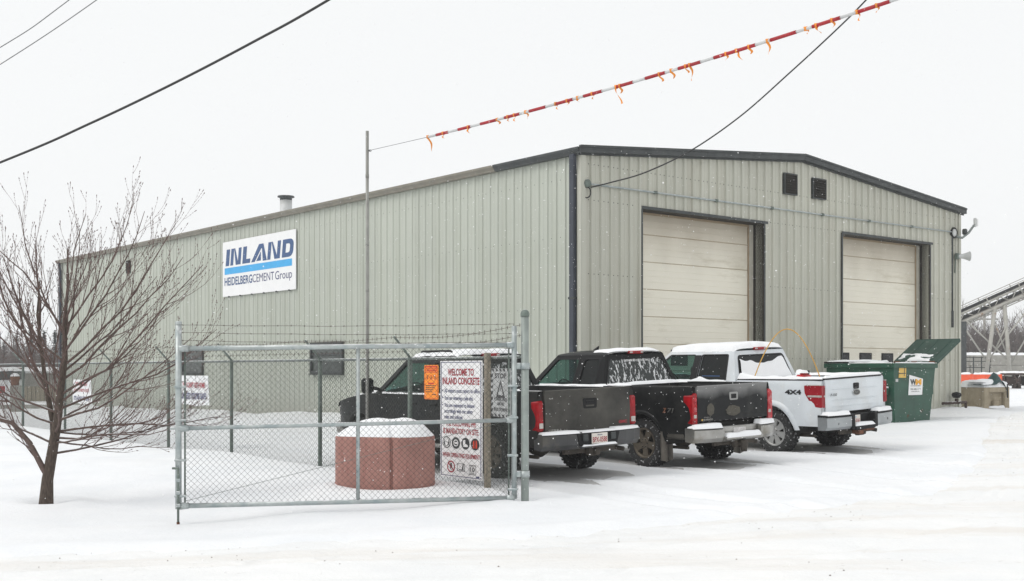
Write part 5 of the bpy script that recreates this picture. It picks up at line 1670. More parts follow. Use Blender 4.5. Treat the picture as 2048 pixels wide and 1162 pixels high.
def c_bumper(part, tail, hw, letters):
    prof = [(.03, .69), (.19, .69), (.235, .655), (.23, .52), (.18, .455), (.03, .47)]
    b = None
    for x0, x1 in ((-.98, -.44), (.44, .98)):
        o = part('rear_bumper', bumper_mb(x0, x1, tail, prof, .15, n=8), CHROME); b = b or o
    mid = [(.03, .60), (.14, .60), (.15, .55), (.27, .53), (.275, .49), (.18, .455), (.03, .47)]
    part('step_ledge', bumper_mb(-.438, .438, tail, mid, .0), CHROME, b)
    mb = MB(); mb.xbox(-.15, .15, tail-.158, tail-.15, .56, .66, b=.004); part('licence_plate', mb, pm('frosted_plate', (.55, .53, .52), .6, var=.2, vscale=18), b)
    mb = MB(); mb.xbox(-.43, .43, tail-.15, tail-.02, .60, .69, b=.01); part('bumper_centre', mb, CHROME, b)
    for x0, x1, s in ((-.98, -.45, 2), (.45, .98, 4)):
        mb = snow_slab(x0, x1, tail-.235, tail-.04, lambda x, y: .69, .065, s, 14, 8, .05, .3)
        mb.v = [(v[0], v[1]+.15*(abs(v[0])/.97)**4, v[2]) for v in mb.v]; part('bumper_snow', mb, SNOW, b)
    mb = snow_slab(-.44, .44, tail-.275, tail-.14, lambda x, y: .525, .07, 6, 16, 8, .06, .5); part('bumper_snow', mb, SNOW, b)
def c_rear(part, ry, rwo, z0, z1, rw, letters):
    zz = z1-.045
    letters(rwo, [lambda m: put_text(m, 'SHERWOOD CONTRACTING', 0, zz, .035, .62, .03, z=0, align='C')], M['white'], 'window_lettering', frame((0, ry(zz)+.006-.006, 0), (1, 0, 0), (0, 0, 1)))
def c_extras(part, xw, tail, cr, bf, rail, belt, roof, zr, wsb, wst, rt_y, XR_, hw, fz, AR, r, rt, ry, XB, bx, topz, fr):
    arch_lip(part, xw, AR, r, 3.64, TC_PAINT, .05, .012)
    rf = roof_fn(roof, zr, XR_, rt_y, wst)
    part('roof_snow', snow_slab(-XR_+.03, XR_-.02, rt_y-.005, rt_y+.42, rf, .026, 21, 22, 12, .07, .7), SNOW)
    for sd_, y0 in ((-1, bf-.55), (1, bf-.3)):
        mb = snow_slab(min(sd_*bx, sd_*hw*.945), max(sd_*bx, sd_*hw*.945), y0, bf, lambda x, y: rail+.016, .03, 5+sd_, 5, 14, .05, .8); part('rail_snow', mb, SNOW)
    mb = snow_slab(-bx, bx, bf-.16, bf-.0, lambda x, y: rail+.016, .045, 8, 18, 6, .05, .5); part('rail_snow', mb, SNOW)
    mb = snow_slab(-bx, bx, tail+.08, bf-.08, lambda x, y: fz+.015, .10, 12, 16, 18, .25); part('bed_snow', mb, SNOW)
    mb = snow_slab(-.75, .75, wsb+.02, fr-.2, lambda x, y: topz(y)+.055*(1-(abs(x)/.95)**2.6)+.012, .03, 16, 18, 16, .15, .9); part('hood_snow', mb, SNOW)
    mb = MB(); mb.add([(0, rt_y+.95, roof-.005), (.05, rt_y+1.0, roof-.005), (-.05, rt_y+1.0, roof-.005), (0, rt_y+1.12, roof-.005), (0, rt_y+.93, roof+.07), (.012, rt_y+.97, roof+.07)], [(0, 1, 5, 4), (0, 4, 2), (1, 3, 5), (2, 4, 5, 3)]); part('antenna_fin', mb, M['black'], fix=True)
    for sd_ in (-1, 1):
        mb = MB(); mb.grid([[Vector((sd_*(hw-.24), -.46, z)) for z in (.62, .42, .2, .15)], [Vector((sd_*(hw-.10), -.475, z)) for z in (.62, .42, .2, .12)], [Vector((sd_*(hw+.03), -.46, z)) for z in (.62, .42, .2, .15)]], 0, True)
        mb.grid([[Vector((sd_*(hw-.24), -.475, z)) for z in (.62, .42, .2, .15)], [Vector((sd_*(hw-.10), -.49, z)) for z in (.62, .42, .2, .12)], [Vector((sd_*(hw+.03), -.475, z)) for z in (.62, .42, .2, .15)]], 0, True)
        part('mud_flap', mb, pm('muddy_flap', (.14, .125, .105), .8, var=.2, vscale=8))
    mb = MB()
    for sd_ in (-1,): mb.xbox(-hw*.965, -hw*.90, tail+.16, -.52, .50, .66, b=.03)
    part('side_cladding', mb, pm('muddy_panel', (.055, .05, .042), .7, var=.25, vscale=5))
    # worn patches of dry dust on the tailgate
    for cx, cz, a, b_, sd in ((-.02, .93, .17, .085, 1), (-.56, .97, .085, .10, 2)):
        mb = MB(); n = 34; vs = []
        for k in range(n):
            an = 2*math.pi*k/n; q = 1+.16*noise.noise(Vector((math.cos(an)*3, math.sin(an)*3, sd)))+.06*noise.noise(Vector((math.cos(an)*9, math.sin(an)*9, sd)))
            vs.append((cx+a*q*math.cos(an), tail-.0475, cz+b_*q*math.sin(an)))
        mb.add(vs, [tuple(range(n))]); part('dust_patch', mb, pm('dry_dust', (.085, .078, .062), .9, var=.25, vscale=20))
make_truck(dict(kind='c', roll=R(1.9), loc=(2.93, 19.98, 0.0), rz=TRZ, label='black pickup in the middle with streaky frost on its rear window', hw=.985, tw=.845, tail=1.10, bed=2.02, wb=3.64, fo=.95,
    rail=1.335, belt=1.265, roof=1.955, r=.405, arch=.48, rock=.52, flare=.014, paint=TC_PAINT, tailpaint=TC_TAIL, wsb=3.05, wst=2.42, rlean=.17, xroof=.70,
    handle=(0, 1.165, .10, .065), handlemat=pm('frosted_handle', (.30, .30, .29), .5), letters=c_letters, lamp=c_lamp, segs=seg_ext, hood=(1.22, 1.08), doorhandle='front', dhmat=M['black'], tz0=.79,
    wins=win_ext(GL_DARK, GL_SIDE), rearwin=(.03, .08, .84, .64), rearglass=GL_FROST, rearextra=c_rear, mirror=M['black'], bumper=c_bumper, rim='five', extras=c_extras, exh=.50))

# ---- truck 3: white crew cab
def f_letters(letters, tg, rt, tail, xw, rail):
    letters(tg, [lambda m: put_text(m, 'F-150', -.78, 1.10, .045, .19, .03, .2, z=.012)], M['trimdark'])
    letters(tg, [lambda m: put_text(m, 'FX4 OFF ROAD', .58, .82, .02, .22, .02, z=.012)], M['grey'])
    mb = MB(); disc(mb, .0, 1.135, .10, 0, 26, ry=.052); mb.v = [(v[0]+.02, tail-.054, v[1]) for v in mb.v]; e = mb.build('emblem', M['trimdark'], tg)
    mb = MB(); ring(mb, .02, 1.135, .104, .010, 0, 28, ry=.056); ring(mb, .02, 1.135, .086, .004, 0, 28, ry=.042); put_text(mb, 'Ford', .02, 1.115, .044, .11, .01, .3, z=0, align='C'); mb.v = [(v[0], tail-.056, v[1]) for v in mb.v]; mb.build('emblem_lettering', CHROME, tg)
    x = -xw(1.15, -.5)-.006
    FR = frame((x, -.32, 0), (0, -1, 0), (0, 0, 1))
    letters(rt, [lambda m: put_text(m, '4X4', 0, 1.14, .082, .37, .05, z=0)], M['blackp'], 'side_lettering', FR)
def f_lamp(part, sd_, tail, xw, rail, hw):
    x1 = xw(1.05, tail)+.004
    def pr(mb, pts, y0, y1):
        if sd_ > 0: pts = pts[::-1]
        mb.prism(round_poly([(sd_*a, b) for a, b in pts], .015), y0, y1, lambda a, b, h: Vector((a, h, b)))
    # lens wraps round the corner: a wide side piece and a narrow rear piece
    mb = MB(); pts = [(tail-.03, .90), (tail-.03, 1.305), (tail+.36, 1.305), (tail+.35, 1.16), (tail+.24, 1.0), (tail+.12, .91)]
    mb.prism(round_poly(pts, .03), x1-.06, x1+.012, lambda a, b, h: Vector((sd_*h, a, b)))
    pr(mb, [(.90, .90), (.90, 1.30), (x1-.04, 1.30), (x1-.04, .90)], tail-.03, tail+.05)
    l = part('tail_light', mb, LAMP_F, fix=True)
    mb = MB(); mb.xbox(min(sd_*(x1-.01), sd_*(x1+.018)), max(sd_*(x1-.01), sd_*(x1+.018)), tail-.028, tail+.285, 1.09, 1.125, b=.004); mb.xbox(min(sd_*.905, sd_*(x1-.05)), max(sd_*.905, sd_*(x1-.05)), tail-.036, tail, 1.09, 1.125, b=.004); part('reverse_lens', mb, LAMP_W, l)
    mb = MB()
    for q in ((tail-.035, tail+.31, 1.302, 1.318),): mb.xbox(min(sd_*(x1-.02), sd_*(x1+.016)), max(sd_*(x1-.02), sd_*(x1+.016)), q[0], q[1], q[2], q[3], b=.004)
    part('lamp_rim', mb, LAMP_W, l)
def f_bumper(part, tail, hw, letters):
    prof = [(.03, .73), (.20, .73), (.235, .715), (.235, .54), (.19, .49), (.03, .49)]
    b = None
    for x0, x1 in ((-1.0, -.40), (.40, 1.0)):
        o = part('rear_bumper', bumper_mb(x0, x1, tail, prof, .10, 1.0, n=8), BUMPW); b = b or o
        mb = bumper_mb(x0, x1, tail, [(.03, .765), (.225, .765), (.25, .75), (.25, .722), (.03, .722)], .10, 1.0, 8); part('step_pad', mb, M['black'], b)
        s = 1 if x0 > 0 else -1
        mb = MB(); mb.lathe([(0, -.004), (.022, -.004), (.022, 0)], 12, Matrix.Translation((s*.74, tail-.238+.10*.74**4, .60)) @ Matrix.Rotation(R(90), 4, 'X')); part('sensor', mb, M['black'], b)
        mb = snow_slab(x0+.01, x1-.01, tail-.245, tail-.04, lambda x, y: .765, .055, 4+s, 14, 8, .05, .5)
        mb.v = [(v[0], v[1]+.10*(abs(v[0]))**4, v[2]) for v in mb.v]; part('bumper_snow', mb, SNOW, b)
    mb = MB(); mb.xbox(-.398, .398, tail-.10, tail-.02, .50, .75, b=.01); mb.xbox(-.398, -.30, tail-.245, tail-.10, .48, .75, b=.015); mb.xbox(.30, .398, tail-.245, tail-.10, .48, .75, b=.015); mb.xbox(-.31, .31, tail-.26, tail-.10, .46, .54, b=.02); part('bumper_centre', mb, M['black'], b)
    mb = MB(); mb.xbox(-.27, .03, tail-.112, tail-.104, .57, .72, b=.004); part('licence_plate', mb, PLATE, b)
    FR = frame((-.12, tail-.1135, 0), (1, 0, 0), (0, 0, 1))
    letters(b, [lambda m: put_text(m, 'BBV-3161', 0, .59, .06, .26, .02, z=0, align='C')], M['red'], 'plate_lettering', FR)
    letters(b, [lambda m: put_text(m, 'Alberta', -.03, .675, .025, .12, .02, z=0, align='C')], M['blue'], 'plate_lettering', FR)
    mb = snow_slab(-.30, .30, tail-.255, tail-.115, lambda x, y: .54, .05, 9, 12, 8, .05, .5); part('bumper_snow', mb, SNOW, b)
    mb = MB(); mb.xbox(-.16, .05, tail-.22, tail-.05, .37, .45, b=.01); mb.xbox(.08, .34, tail-.2, tail-.05, .42, .48, b=.01); part('hitch_bar', mb, M['rust'], b)
def f_rear(part, ry, rwo, z0, z1, rw, letters):
    # snow stuck to the lower two thirds of the pane
    mb = MB(); rows = []
    xs = np.linspace(-rw[2]+.03, rw[2]-.03, 30)
    top = lambda x: z0+(z1-z0)*(.66+.22*abs(x/rw[2])**1.5*(1 if x < 0 else 1.25)+.10*noise.noise(Vector((x*4, 3, 1))))
    for k in range(12):
        t = k/11
        row = []
        for x in xs:
            xx = x*(1-(1-rw[3]/rw[2])*t*.9)
            z = z0+.005+(top(x)-z0)*t
            d = .035*(1-t)**.6+.012*noise.noise(Vector((x*6, z*6, 2)))*(1 if 0 < k < 11 else 0)+.004
            if k == 11: d = -.012
            row.append(Vector((xx, ry(z)-max(d, .002) if k < 11 else ry(z)+.008, z)))
        rows.append(row)
    mb.grid(rows, 0, True); part('window_snow', mb, SNOW, rwo)
def f_extras(part, xw, tail, cr, bf, rail, belt, roof, zr, wsb, wst, rt_y, XR_, hw, fz, AR, r, rt, ry, XB, bx, topz, fr):
    arch_lip(part, xw, AR, r, 3.68, TF_PAINT, .09, .02)
    rf = roof_fn(roof, zr, XR_, rt_y, wst)
    part('roof_snow', snow_slab(-XR_-.01, XR_+.01, rt_y-.0, wst+.03, rf, .085, 31, 26, 30, .12, .25), SNOW)
    for sd_ in (-1, 1):
        mb = MB(); mb.xbox(min(sd_*(bx-.005), sd_*hw*.957), max(sd_*(bx-.005), sd_*hw*.957), tail+.0, bf, rail+.002, rail+.032, b=.008); part('rail_cap', mb, M['black'])
        mb = snow_slab(min(sd_*(bx-.02), sd_*hw*.955), max(sd_*(bx-.02), sd_*hw*.955), tail+.0, bf+.02, lambda x, y: rail+.03, .045, 7+sd_, 6, 30, .05, .5); mb.v = [(v[0], v[1], v[2]+.07*max(0, (v[1]-(bf-.35))/.35)*(1 if v[2] > rail+.033 else 0)) for v in mb.v]; part('rail_snow', mb, SNOW)
    mb = MB(); mb.xbox(-.88, .88, tail-.045, tail+.055, rail+.024, rail+.046, b=.006); part('tailgate_cap', mb, M['black'])
    mb = snow_slab(-.88, .88, tail-.04, tail+.06, lambda x, y: rail+.044, .05, 17, 26, 6, .04, .4); part('tailgate_snow', mb, SNOW)
    mb = snow_slab(-bx, bx, tail+.06, bf-.06, lambda x, y: fz+.2+.22*max(0, (y-(bf-.9))/.9), .22, 14, 18, 18, .2); part('bed_snow', mb, SNOW)
    mb = snow_slab(-.8, .8, wsb+.02, fr-.18, lambda x, y: topz(y)+.055*(1-(abs(x)/.95)**2.6)+.012, .06, 26, 18, 16, .15, .5); part('hood_snow', mb, SNOW)
    # snow clinging below the side windows
    mb = MB()
    for sd_ in (-1, 1):
        ys = np.linspace(cr+.24, wsb-.3, 34)
        zr_ = zr
        def gx2(z): return XB+(XR_-XB)*((z-belt)/(zr_-belt)) + .018*math.sin(math.pi*min(1, max(0, (z-belt)/(zr_-belt))))
        rows = []
        for k in range(5):
            t = k/4; row = []
            for y in ys:
                hgt = .05+.05*max(0, noise.noise(Vector((y*3.1, sd_, 5))))+.06*math.exp(-((y-(cr+1.0))/.15)**2)
                z = belt-.005+hgt*t
                row.append(Vector((sd_*(gx2(z)+(.022*(1-t)**.5)-(.012 if k == 4 else 0)), y, z)))
            rows.append(row)
        mb.grid(rows, 0, True)
    part('sill_snow', mb, SNOW)
    for sd_ in (-1, 1):      # black pillar between the doors
        mb = MB(); z0, z1 = belt+.03, zr-.07
        q = [(cr+1.045, z0), (cr+1.195, z0), (cr+1.175, z1), (cr+1.025, z1)]
        gq = lambda z: XB+(XR_-XB)*((z-belt)/(zr-belt)) + .018*math.sin(math.pi*min(1, max(0, (z-belt)/(zr-belt))))
        q2 = []
        for k in range(6): q2.append([(q[0][0]+(q[3][0]-q[0][0])*k/5, q[0][1]+(q[3][1]-q[0][1])*k/5), (q[1][0]+(q[2][0]-q[1][0])*k/5, q[1][1]+(q[2][1]-q[1][1])*k/5)])
        mb.grid([[Vector((sd_*(gq(z)+.009), y, z)) for y, z in r_] for r_ in q2]); part('door_pillar', mb, M['black'])
    mb = MB(); mb.xbox(-XB+.05, -XB+.06, cr+.45, cr+.92, belt+.09, belt+.13); part('blue_strip', mb, M['navy'])
    mb = MB(); mb.tube([(.88, 2.6, belt), (.88, 2.58, belt+.7)], .004, 4); part('whip_antenna', mb, M['thincable'])
    # body crease lines on the tailgate
    mb = MB()
    for z in (1.215, 1.02, .90): mb.xbox(-.70, .70, tail-.045, tail-.036, z-.004, z+.004, b=.002)
    part('tailgate_crease', mb, TF_PAINT)
make_truck(dict(kind='f', roll=R(2.5), loc=(5.70, 22.69, 0.03), rz=TRZ, label='white four door pickup loaded with snow beside the green dumpster', hw=1.0, tw=.885, tail=1.12, bed=1.98, wb=3.68, fo=.98,
    rail=1.385, belt=1.345, roof=2.035, r=.415, arch=.50, rock=.55, flare=.02, paint=TF_PAINT, tailpaint=TF_PAINT, wsb=3.62, wst=2.82, rlean=.20, xroof=.74, liner=pm('white_bed', (.5, .52, .53), .6, snow=.4),
    handle=(0.02, 1.255, .085, .055), handlemat=M['black'], letters=f_letters, lamp=f_lamp, segs=seg_crew, hood=(1.28, 1.15), doorhandle='front', dhmat=TF_PAINT, tz0=.80,
    wins=win_crew(GL_DARK, GL_SIDE), rearwin=(.03, .10, .80, .66), rearglass=M['dark'], rearextra=f_rear, mirror=M['black'], bumper=f_bumper, rim='seven', extras=f_extras, exh=.58))

# ------------------------------------------------------------------ dumpster
DM = WMAT @ Matrix.Translation((7.62, -2.95, 0))
dz = .36; DT = 1.77
dp = empty('dumpster', mat=DM @ Matrix.Translation((0, 0, dz)))
tag(dp, 'green steel dumpster with one lid thrown open in front of the right door', 'dumpster')
HT = DT-dz
def dquad(mb, pts): mb.add(pts, [(0, 1, 2, 3)])
mb = MB(); W0, W1, DPT = 1.58, 1.86, 1.95; t = .04
outr = [(0.06, -.12), (W0, -.12), (W1, HT-.1), (0, HT-.1)]
for y0, y1 in ((0, t), (DPT-t, DPT)):
    mb.prism(outr, y0, y1, lambda a, b, h: Vector((a, h, b)))
mb.prism([(0.06, -.12), (0.06+t, -.12), (t, HT-.1), (0, HT-.1)], t, DPT-t, lambda a, b, h: Vector((a, h, b)))
mb.prism([(W0-t, -.12), (W0, -.12), (W1, HT-.1), (W1-t, HT-.1)], t, DPT-t, lambda a, b, h: Vector((a, h, b)))
mb.xbox(.08, W0-t, t, DPT-t, .02, .06)
mb.build('bin_body', M['green'], dp, fix=True)
mb = MB(); q = .05
for bx_ in ((-q, W1+q, -q, t), (-q, W1+q, DPT-t, DPT+q)): mb.xbox(bx_[0], bx_[1], bx_[2], bx_[3], HT-.12, HT, b=.012)
for bx_ in ((-q, t, t+.001, DPT-t-.001), (W1-t, W1+q, t+.001, DPT-t-.001)): mb.xbox(bx_[0], bx_[1], bx_[2], bx_[3], HT-.118, HT-.002, b=.012)
mb.build('rim', M['green'], dp)
mb = MB(); mb.xbox(-.20, -.001, .12, DPT-.12, .62, .80, b=.01); mb.xbox(W1-.18, W1+.12, .12, DPT-.12, .62, .80, b=.01)
for y in (.35, 1.55): mb.xbox(-.06, -.0, y-.04, y+.04, .05, .62, b=.01)
mb.build('fork_pocket', M['green'], dp)
mb = MB(); mb.xbox(-.19, -.01, .12, DPT-.12, .80, .835, b=.015); mb.build('pocket_snow', SNOW, dp)
# open lid: hinged on the right side, thrown past upright
ang = math.atan2(.60, 1.10); LL = 1.25
LM = Matrix.Translation((W1+.02, .0, HT+.03)) @ Matrix.Rotation(-ang, 4, 'Y')
mb = MB(); mb.xbox(0, LL, -.04, 1.20, -.02, .02, b=.012, M=LM)
for y in (.2, .58, .96): mb.xbox(.08, LL-.08, y-.06, y+.06, .016, .035, b=.012, M=LM)
for bx_ in ((0, LL, -.05, -.02), (0, LL, 1.18, 1.21)): mb.xbox(*bx_, -.06, .03, b=.01, M=LM)
mb.xbox(LL-.03, LL+.0, -.045, 1.205, -.06, .028, b=.01, M=LM)
mb.build('open_lid', M['greenlid'], dp)
mb = snow_slab(.0, .42, .2, 1.15, lambda x, y: .03 - .07*max(0, min(1, (noise.noise(Vector((x*6, y*4, 8)))+.05)*6)), .03, 41, 22, 26, .12, 1.0)
mb.v = [tuple(LM @ Vector(v)) for v in mb.v]; mb.build('lid_snow', SNOW, dp)
mb = MB()
for y in (.1, .6, 1.1): mb.tube([(W1+.02, y-.08, HT+.03), (W1+.02, y+.08, HT+.03)], .03, 8)
mb.build('hinge', M['rust'], dp)
mb = MB(); mb.xbox(-.06, W1+.03, 1.26, DPT+.04, HT+.004, HT+.04, b=.012); mb.build('closed_lid', M['black'], dp)
mb = snow_slab(-.06, W1+.02, 1.26, DPT+.04, lambda x, y: HT+.037, .05, 42, 16, 10, .06, .6); mb.build('lid_snow', SNOW, dp)
mb = snow_slab(-.04, .06, .0, DPT, lambda x, y: HT-.003, .03, 43, 5, 24, .03, .8); mb.build('rim_snow', SNOW, dp)
mb = snow_slab(.06, W1, -.04, .05, lambda x, y: HT-.003, .025, 44, 22, 5, .03, .9); mb.build('rim_snow', SNOW, dp)
mb = MB()
for sx in (.2, .62, 1.04, 1.42): mb.xbox(sx-.03, sx+.03, -.02, .0, -.05, HT-.14, b=.006)
# logo board and stickers on the near face
S = frame((.62, -.006, .62), (1, 0, 0), (0, 0, 1))
sg = MB(); flat(sg, [(0, 0), (.62, 0), (.66, .40), (.05, .50)], .004); sg.v = [tuple(S @ Vector(v)) for v in sg.v]; sgo = sg.build('logo_board', M['white'], dp)
def dl(items, m, name='logo_lettering', par=dp):
    k = MB()
    for it in items: it(k)
    k.v = [tuple(S @ Vector(v)) for v in k.v]; return k.build(name, m, par)
dl([lambda k: put_text(k, 'W', .08, .26, .135, .27, .06, z=.008), lambda k: put_text(k, 'WASTE MANAGEMENT', .09, .215, .022, .47, .01, z=.008), lambda k: put_text(k, '780-488-1110', .09, .13, .032, .46, .01, z=.008), lambda k: put_text(k, 'www.wm.com', .13, .08, .025, .36, .01, z=.008)], M['trimdark'])
dl([lambda k: put_text(k, 'M', .315, .26, .135, .27, .06, z=.009)], M['wmorange'])
dl([lambda k: flat(k, [(-.42, .43), (-.10, .43), (-.08, .75), (-.39, .75)], .004)], M['yellowst'], 'sticker')
dl([lambda k: flat(k, [(-.19, .47), (-.165, .47), (-.14, .73), (-.17, .73)], .006), lambda k: flat(k, [(-.41, .52), (-.11, .53), (-.11, .55), (-.41, .545)], .006)], M['trimdark'], 'sticker_scratch')
dl([lambda k: flat(k, [(-.38, .68), (-.20, .68), (-.20, .73), (-.38, .73)], .006)], M['orange'], 'sticker_heading')
dl([lambda k: flat(k, [(-.55, .33), (-.44, .33), (-.44, .40), (-.55, .40)], .004)], M['grey'], 'sticker')

# ------------------------------------------------------------------ things in the bed of the white pickup
def tloc(x, y, z): return Vector((5.70+x*math.cos(TRZ)-y*math.sin(TRZ), 22.69+x*math.sin(TRZ)+y*math.cos(TRZ), z+.03))
mb = MB(); pts = []
for k in range(25):
    t = k/24; a = math.pi*t
    x = -.74+1.16*t; y = .82-.98*t
    pts.append(tloc(x, y, 1.0+1.37*math.sin(a)**.85))
mb.tube(pts, .0105, 6)
tag(mb.build('yellow_rod', pm('yellow_fibreglass', (.62, .34, .05), .4)), 'bent yellow rod arching up out of the white pickup bed', 'rod')
jc = empty('jerry_can', tloc(.08, .12, 1.12), TRZ); tag(jc, 'red jerry can capped with snow in the white pickup bed', 'jerry can')
mb = MB(); mb.xbox(-.17, .17, -.09, .09, 0, .36, b=.04); mb.xbox(-.1, .1, -.03, .03, .35, .42, b=.02); mb.build('can_body', pm('red_plastic', (.5, .015, .02), .4), jc)
mb = MB(); mb.tube([(.12, 0, .34), (.14, 0, .44)], .03, 8); mb.build('spout', M['black'], jc)
snow_slab(-.16, .06, -.09, .09, lambda x, y: .40, .05, 51, 8, 6, .05).build('can_snow', SNOW, jc)

# ------------------------------------------------------------------ concrete block with tarp
bxy = Vector(((1968-1024)/FPX*36.6, 36.6)); bz = .33
BM = Matrix.Translation((bxy.x, bxy.y, bz)) @ Matrix.Rotation(BA, 4, 'Z')
cb = empty('concrete_block', mat=BM); tag(cb, 'tan concrete block capped with snow past the warehouse right corner', 'concrete block')
mb = MB()
hB = .74
for q_ in ((0, 1.55, 0.10, .82, -.12, hB), (0, .28, -.02, .10, -.12, hB), (1.27, 1.55, -.02, .10, -.12, hB), (.28, 1.27, -.02, .10, .56, hB), (.28, 1.27, -.02, .10, -.12, .08), (.62, .93, -.0, .10, .08, .30)):
    mb.xbox(*q_, b=.02)
mb.build('block_body', M['concrete'], cb)
snow_slab(-.02, 1.57, -.03, .84, lambda x, y: hB-.004, .20, 61, 22, 12, .16, .3).build('block_snow', SNOW, cb)
snow_slab(.3, 1.25, -.05, .09, lambda x, y: .08, .06, 62, 14, 5, .05, .6).build('ledge_snow', SNOW, cb)
tp = empty('tarp', mat=BM @ Matrix.Translation((.65, .25, hB+.06))); tag(tp, 'crumpled dark teal tarp lying on the snowy concrete block', 'tarp')
mb = MB(); rows = []
for i in range(9):
    v = i/8; row = []
    for j in range(13):
        u = j/12; x = -.75+1.5*u; y = -.3+.6*v
        h = .30*math.exp(-((u-.70)/.15)**2-((v-.35)/.35)**2)+.10*math.sin(min(1, u*2)*math.pi*.5)*math.sin(v*math.pi)+.04*noise.noise(Vector((u*5, v*4, 1)))
        if u > .85: h -= .25*(u-.85)/.15
        row.append(Vector((x, y, max(h, .0) if u < .9 else h)))
    rows.append(row)
mb.grid(rows); mb.build('cloth', M['teal'], tp)
snow_slab(-.7, .15, -.2, .28, lambda x, y: .10+.05*max(0, x+.3), .07, 63, 12, 8, .12).build('tarp_snow', SNOW, tp)
mb = MB(); mb.tube([(.70, -.30, .02), (.70, -.31, -.42)], .018, 6); mb.build('strap', M['black'], tp)

# ------------------------------------------------------------------ yard beyond the warehouse
def P3(px, Y, z): return Vector(((px-1024)/FPX*Y, Y, z))
def barrier(px, Y, label, seed):
    c = P3(px, Y, zat(779, Y))
    b = empty('plastic_barrier', c, R(-4)); tag(b, label, 'barrier', 'orange plastic barriers in the yard')
    mb = MB(); mb.prism([(-.30, 0), (.30, 0), (.30, .10), (.13, .42), (.10, .86), (-.10, .86), (-.13, .42), (-.30, .10)], -.78, .78, lambda a, z, h: Vector((h, a, z)))
    for k in range(3): mb.xbox(-.55+.5*k-.05, -.55+.5*k+.05, -.33, .33, -.001, .14, b=.02)
    mb.build('barrier_body', M['barrier'], b, fix=True)
    snow_slab(-.77, .77, -.11, .11, lambda x, y: .85, .10, seed, 14, 6, .08).build('barrier_snow', SNOW, b)
    mb = snow_slab(-.77, .77, -.28, -.10, lambda x, y: .12+.9*(y+.28), .08, seed+1, 14, 6, .08, 1.0); mb.build('barrier_snow', SNOW, b)
barrier(1915, 65, 'orange plastic barrier half hidden by the warehouse corner', 71)
barrier(1974, 65.2, 'orange plastic barrier standing behind the tan concrete block', 75)
# stacked concrete blocks
st = empty('block_stack', P3(1972, 84, zat(752, 84)), R(3)); tag(st, 'wall of stacked grey concrete blocks with snow on top below the conveyor', 'block wall')
bm_ = MB(); bm_.xbox(-.74, .74, -.37, .37, 0, .74, b=.03); bme = bm_.mesh('block', M['concgrey'])
for r_ in range(2):
    for k in range(-3, 2):
        link('block', bme, st, loc=(k*1.5+.9+.04*((k*7+r_) % 3), .06*((k*5+r_*3) % 3-1), r_*.75))
snow_slab(-4.3, 3.2, -.35, .35, lambda x, y: 1.49, .18, 77, 30, 6, .2).build('stack_snow', SNOW, st)
rk = empty('pipe_rack', P3(1942, 76, zat(752, 76)), 0); tag(rk, 'dark steel mesh rack in front of the stacked blocks', 'rack')
mb = MB()
for k in range(6): mb.xbox(-1.4+.52*k-.03, -1.4+.52*k+.03, -.03, .03, 0, 1.25)
for z in (.55, .95, 1.2): mb.xbox(-1.45, 1.3, -.025, .025, z-.025, z+.025)
mb.build('rack_frame', M['trimdark'], rk)
mach = empty('flatbed_frame', P3(2040, 66, zat(775, 66)), R(-3)); tag(mach, 'dark rusty steel trailer frame with snow at the right edge', 'trailer')
mb = MB()
mb.xbox(-1.2, 4, -.6, .6, .70, .82, b=.02)
for x in (-1.1, -.2, 1.2, 2.4, 3.6): mb.xbox(x-.06, x+.06, -.55, .55, -.05, .70, b=.01)
for x0, x1 in ((-.9, -.3), (.1, 1.0), (1.3, 2.2)): mb.xbox(x0, x1, -.4, .4, .1, .62, b=.04)
mb.tube([(-.2, -.62, .7), (-.55, -.62, 0)], .05, 6); mb.tube([(-.55, -.62, .68), (-.2, -.62, 0)], .05, 6)
mb.build('chassis', M['rustdark'], mach)
snow_slab(-1.2, 4, -.6, .6, lambda x, y: .81, .10, 79, 24, 6, .1).build('frame_snow', SNOW, mach)

# conveyor
CY = 74.0
a0 = P3(1918, CY, zat(640, CY)); a1 = P3(2048, CY, zat(582, CY))
cd = (a1-a0).normalized(); cn = Vector((-cd.z, 0, cd.x))
cv = empty('conveyor', a0); tag(cv, 'pale steel belt conveyor rising to the right on braced legs', 'conveyor')
L0, L1 = -7.5, 16.0
def cpt(s, n_, y): return cd*s + cn*(n_*.82-.16) + Vector((0, y, 0))
for y in (-.55, .55):
    for n_, r_, nm in ((0, .10, 'lower_chord'), (.62, .06, 'upper_chord'), (1.05, .022, 'handrail')):
        mb = MB(); mb.tube([cpt(L0, n_, y*(1.15 if n_ > 1 else 1)), cpt(L1, n_, y*(1.15 if n_ > 1 else 1))], r_, 6); mb.build(nm, M['steel'], cv)
mb = MB()
s = L0; k = 0
while s < L1-1.2:
    for y in (-.55, .55):
        mb.tube([cpt(s, 0, y), cpt(s+.6, .62, y)], .03, 4); mb.tube([cpt(s+.6, .62, y), cpt(s+1.2, 0, y)], .03, 4)
        mb.tube([cpt(s, -.02, y), cpt(s+.6, -.32, y*.8)], .025, 4); mb.tube([cpt(s+.6, -.32, y*.8), cpt(s+1.2, -.02, y)], .025, 4)
    s += 1.2
for y in (-.44, .44): mb.tube([cpt(L0, -.32, y), cpt(L1, -.32, y)], .035, 5)
tag(mb.build('lattice', M['steel'], cv), kind='stuff')
for j in range(11):
    s = L0+.6+j*2.2; mb = MB()
    for y in (-.63, .63): mb.tube([cpt(s, 0, y), cpt(s, 1.06, y)], .035, 5)
    mb.build('rail_post', M['steel'], cv)
